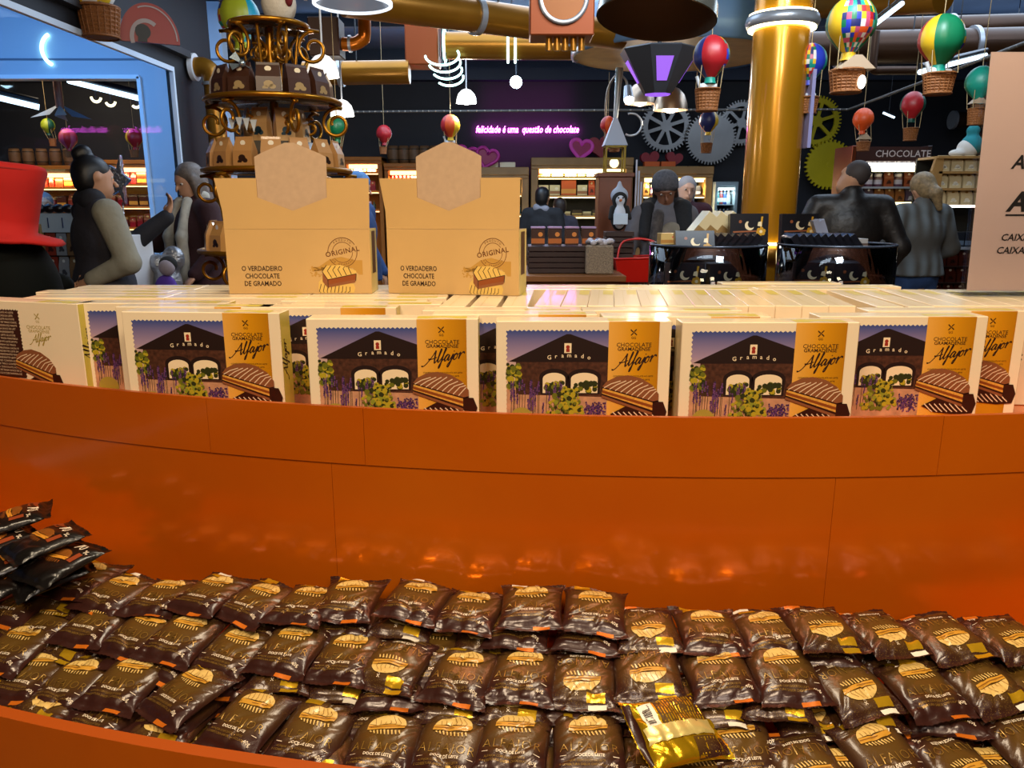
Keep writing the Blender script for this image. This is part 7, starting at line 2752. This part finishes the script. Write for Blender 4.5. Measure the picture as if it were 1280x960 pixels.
# worker in blue between the cartons
w, hd = person('person in blue overalls and a blue hair cover between the two cartons, facing right', floor_at(452, 6.4), R(78), 1.70, head=(8, 0, 0),
               jacket=cloth('blue_overall', '#1c3a6a', .2, 6), trousers=cloth('blue_overall', '#1c3a6a'), hem=.84)
grown('hair_cover', [('e', hd(0, .025, .055), (.098, .112, .088)), ('e', hd(0, .07, .0), (.085, .07, .075))], cloth('hair_cover_blue', '#4a74a4', .15, 20), w, h=.012)
grown('belt', [('e', (0, 0, .99), (.19, .152, .03))], mat('belt_dark', hexc('#20140e'), .5), w, h=.01)
# far pair behind the crates
w, hd = person('dark-haired man in a dark jacket with pale collar before the lit shelf', (floor_at(677, 8.8)[0], 8.8, 0), R(160), 1.64, head=(0, 0, 0),
               jacket=cloth('dark_jacket', '#14151a'), trousers=cloth('black', '#121214'), hair=SHORT_HAIR, hair_m=H_BLACK, hem=.9)
grown('collar', [('c', (.05, .04, 1.47), (-.05, .04, 1.45), .05, .05)], cloth('collar_pale', '#80808a', .05), w, h=.011)
person('smaller person with dark hair just right of the man before the lit shelf', (floor_at(698, 9.3)[0], 9.3, 0), R(200), 1.53, head=(0, 0, 0),
       jacket=cloth('grey_violet', '#3a3844'), trousers=cloth('black', '#121214'), hair=SHORT_HAIR, hair_m=H_BROWN, hem=.9)
# customer in the grey hat
w, hd = person('customer in a grey knitted hat and grey coat looking down, scarf and dark fur collar', floor_at(826, 5.9), R(-8), 1.68,
               arms=[(V3(.28, -.04, 1.12), V3(.12, -.30, 1.06), V3(-.4, -.6, -.1)), (V3(-.28, -.04, 1.12), V3(-.20, -.28, .96), V3(.1, -.5, -.8))],
               head=(30, 0, -6), jacket=cloth('coat_grey', '#5c5a60', .2, 7), trousers=cloth('jeans_dark', '#1a2030'), hem=.66, hair=[('c', (.06, .04, 0), (.07, .04, -.16), .035, .03), ('c', (-.06, .04, 0), (-.07, .04, -.16), .035, .03)], hair_m=H_BROWN,
               skin=mat('skin_tan', hexc('#80553f'), .5))
grown('knitted_hat', [('e', hd(0, .018, .062), (.100, .114, .092)), ('e', hd(0, .012, .022), (.098, .112, .035))], cloth('hat_grey', '#4c4c52', .3, 60), w, h=.011)
grown('fur_collar', [('c', (.13, -.02, 1.44), (.15, -.13, 1.28), .075, .05), ('c', (-.13, -.02, 1.44), (-.14, -.12, 1.25), .06, .045), ('c', (.1, .06, 1.46), (-.1, .06, 1.46), .07, .07)], cloth('fur_black', '#0e0e12', .4, 80), w, h=.012)
grown('scarf', [('c', (-.05, -.13, 1.40), (-.09, -.19, .98), .045, .05)], cloth('scarf_brown', '#443e3c', .5, 25), w, h=.012)
grown('bib', [('e', (.05, -.13, 1.22), (.10, .045, .13))], cloth('bib_beige', '#7a7468', .2, 12), w, h=.012)
# shopping basket held by that customer
q = at(795, 335, 5.5)
t = thing('shopping_basket', 'red plastic shopping basket carried by the customer in the grey hat', 'basket', (q.x, 5.5, q.z - .09))
RP = mat('basket_red', hexc('#b81408'), .35)
s = MB()
wv = [(-.13, -.09, 0), (.13, -.09, 0), (.13, .09, 0), (-.13, .09, 0), (-.165, -.12, .16), (.165, -.12, .17), (.165, .12, .17), (-.165, .12, .16)]
s.add(wv, [(0, 3, 2, 1), (0, 1, 5, 4), (1, 2, 6, 5), (2, 3, 7, 6), (3, 0, 4, 7)])
s.tube(wv[4:], .008, 6, closed=True)
s.build('tub', [RP], t)
for y in (-.115, .115):
    MB().tube(smooth_line([(-.15, y, .16), (-.10, y * .6, .28), (.10, y * .6, .28), (.15, y, .17)], 5), .007, 6).build('handle', [RP], t)
# person in maroon behind
person('woman with pale grey hair in a maroon jacket facing us behind the grey hat', (floor_at(851, 7.2)[0], 7.2, 0), R(5), 1.70, head=(4, 0, 8),
       jacket=cloth('maroon', '#3a1020'), trousers=cloth('black', '#121214'), hair=LONG_HAIR, hair_m=mat('hair_pale_grey', hexc('#8a8a90'), .6, bump=.4, bscale=120, bdist=.003), hem=.8, skin=mat('skin_fair', hexc('#c09a86'), .5))
# couple at right
person('man with short hair in a dark brown jacket seen from behind, right of the column', floor_at(1052, 5.45), R(172), 1.76, head=(8, 0, -38), build=1.16,
       arms=[(V3(.33, .03, 1.13), V3(.30, -.12, .96), V3(0, -.5, -.7)), (V3(-.33, .03, 1.13), V3(-.30, -.12, .96), V3(0, -.5, -.7))],
       jacket=cloth('jacket_dark_brown', '#16110f', .25, 5, .5), trousers=cloth('black', '#121214'), hem=.84, hair=[('e', (0, .022, .042), (.081, .094, .080)), ('e', (0, .050, .01), (.07, .048, .05))], hair_m=mat('hair_cropped', hexc('#3a302c'), .7))
person('woman with a blond ponytail in a grey plaid jacket and jeans, seen from behind', floor_at(1140, 6.0), R(190), 1.69, head=(10, 0, 20),
       arms=[(V3(.27, .02, 1.14), V3(.22, -.18, .99), V3(-.1, -.7, -.2)), (V3(-.27, .02, 1.14), V3(-.24, -.2, 1.03), V3(0, -.7, .1))],
       jacket=plaid(), trousers=cloth('jeans_blue', '#24406e', .25, 8), hem=.93, hair=SHORT_HAIR + [('c', (0, .09, .02), (0.0, .125, -.05), .035, .045), ('c', (0, .125, -.05), (.0, .11, -.17), .045, .022)], hair_m=H_BLOND)
# far left heads
person('grey-haired person far behind the red hat, head and shoulders showing', (floor_at(70, 7.0)[0], 7.0, 0), R(30), 1.56, head=(0, 0, 0),
       jacket=cloth('grey_violet', '#3a3844'), trousers=cloth('black', '#121214'), hair=SHORT_HAIR, hair_m=mat('hair_grey', hexc('#6a6e78'), .6), hem=.85)
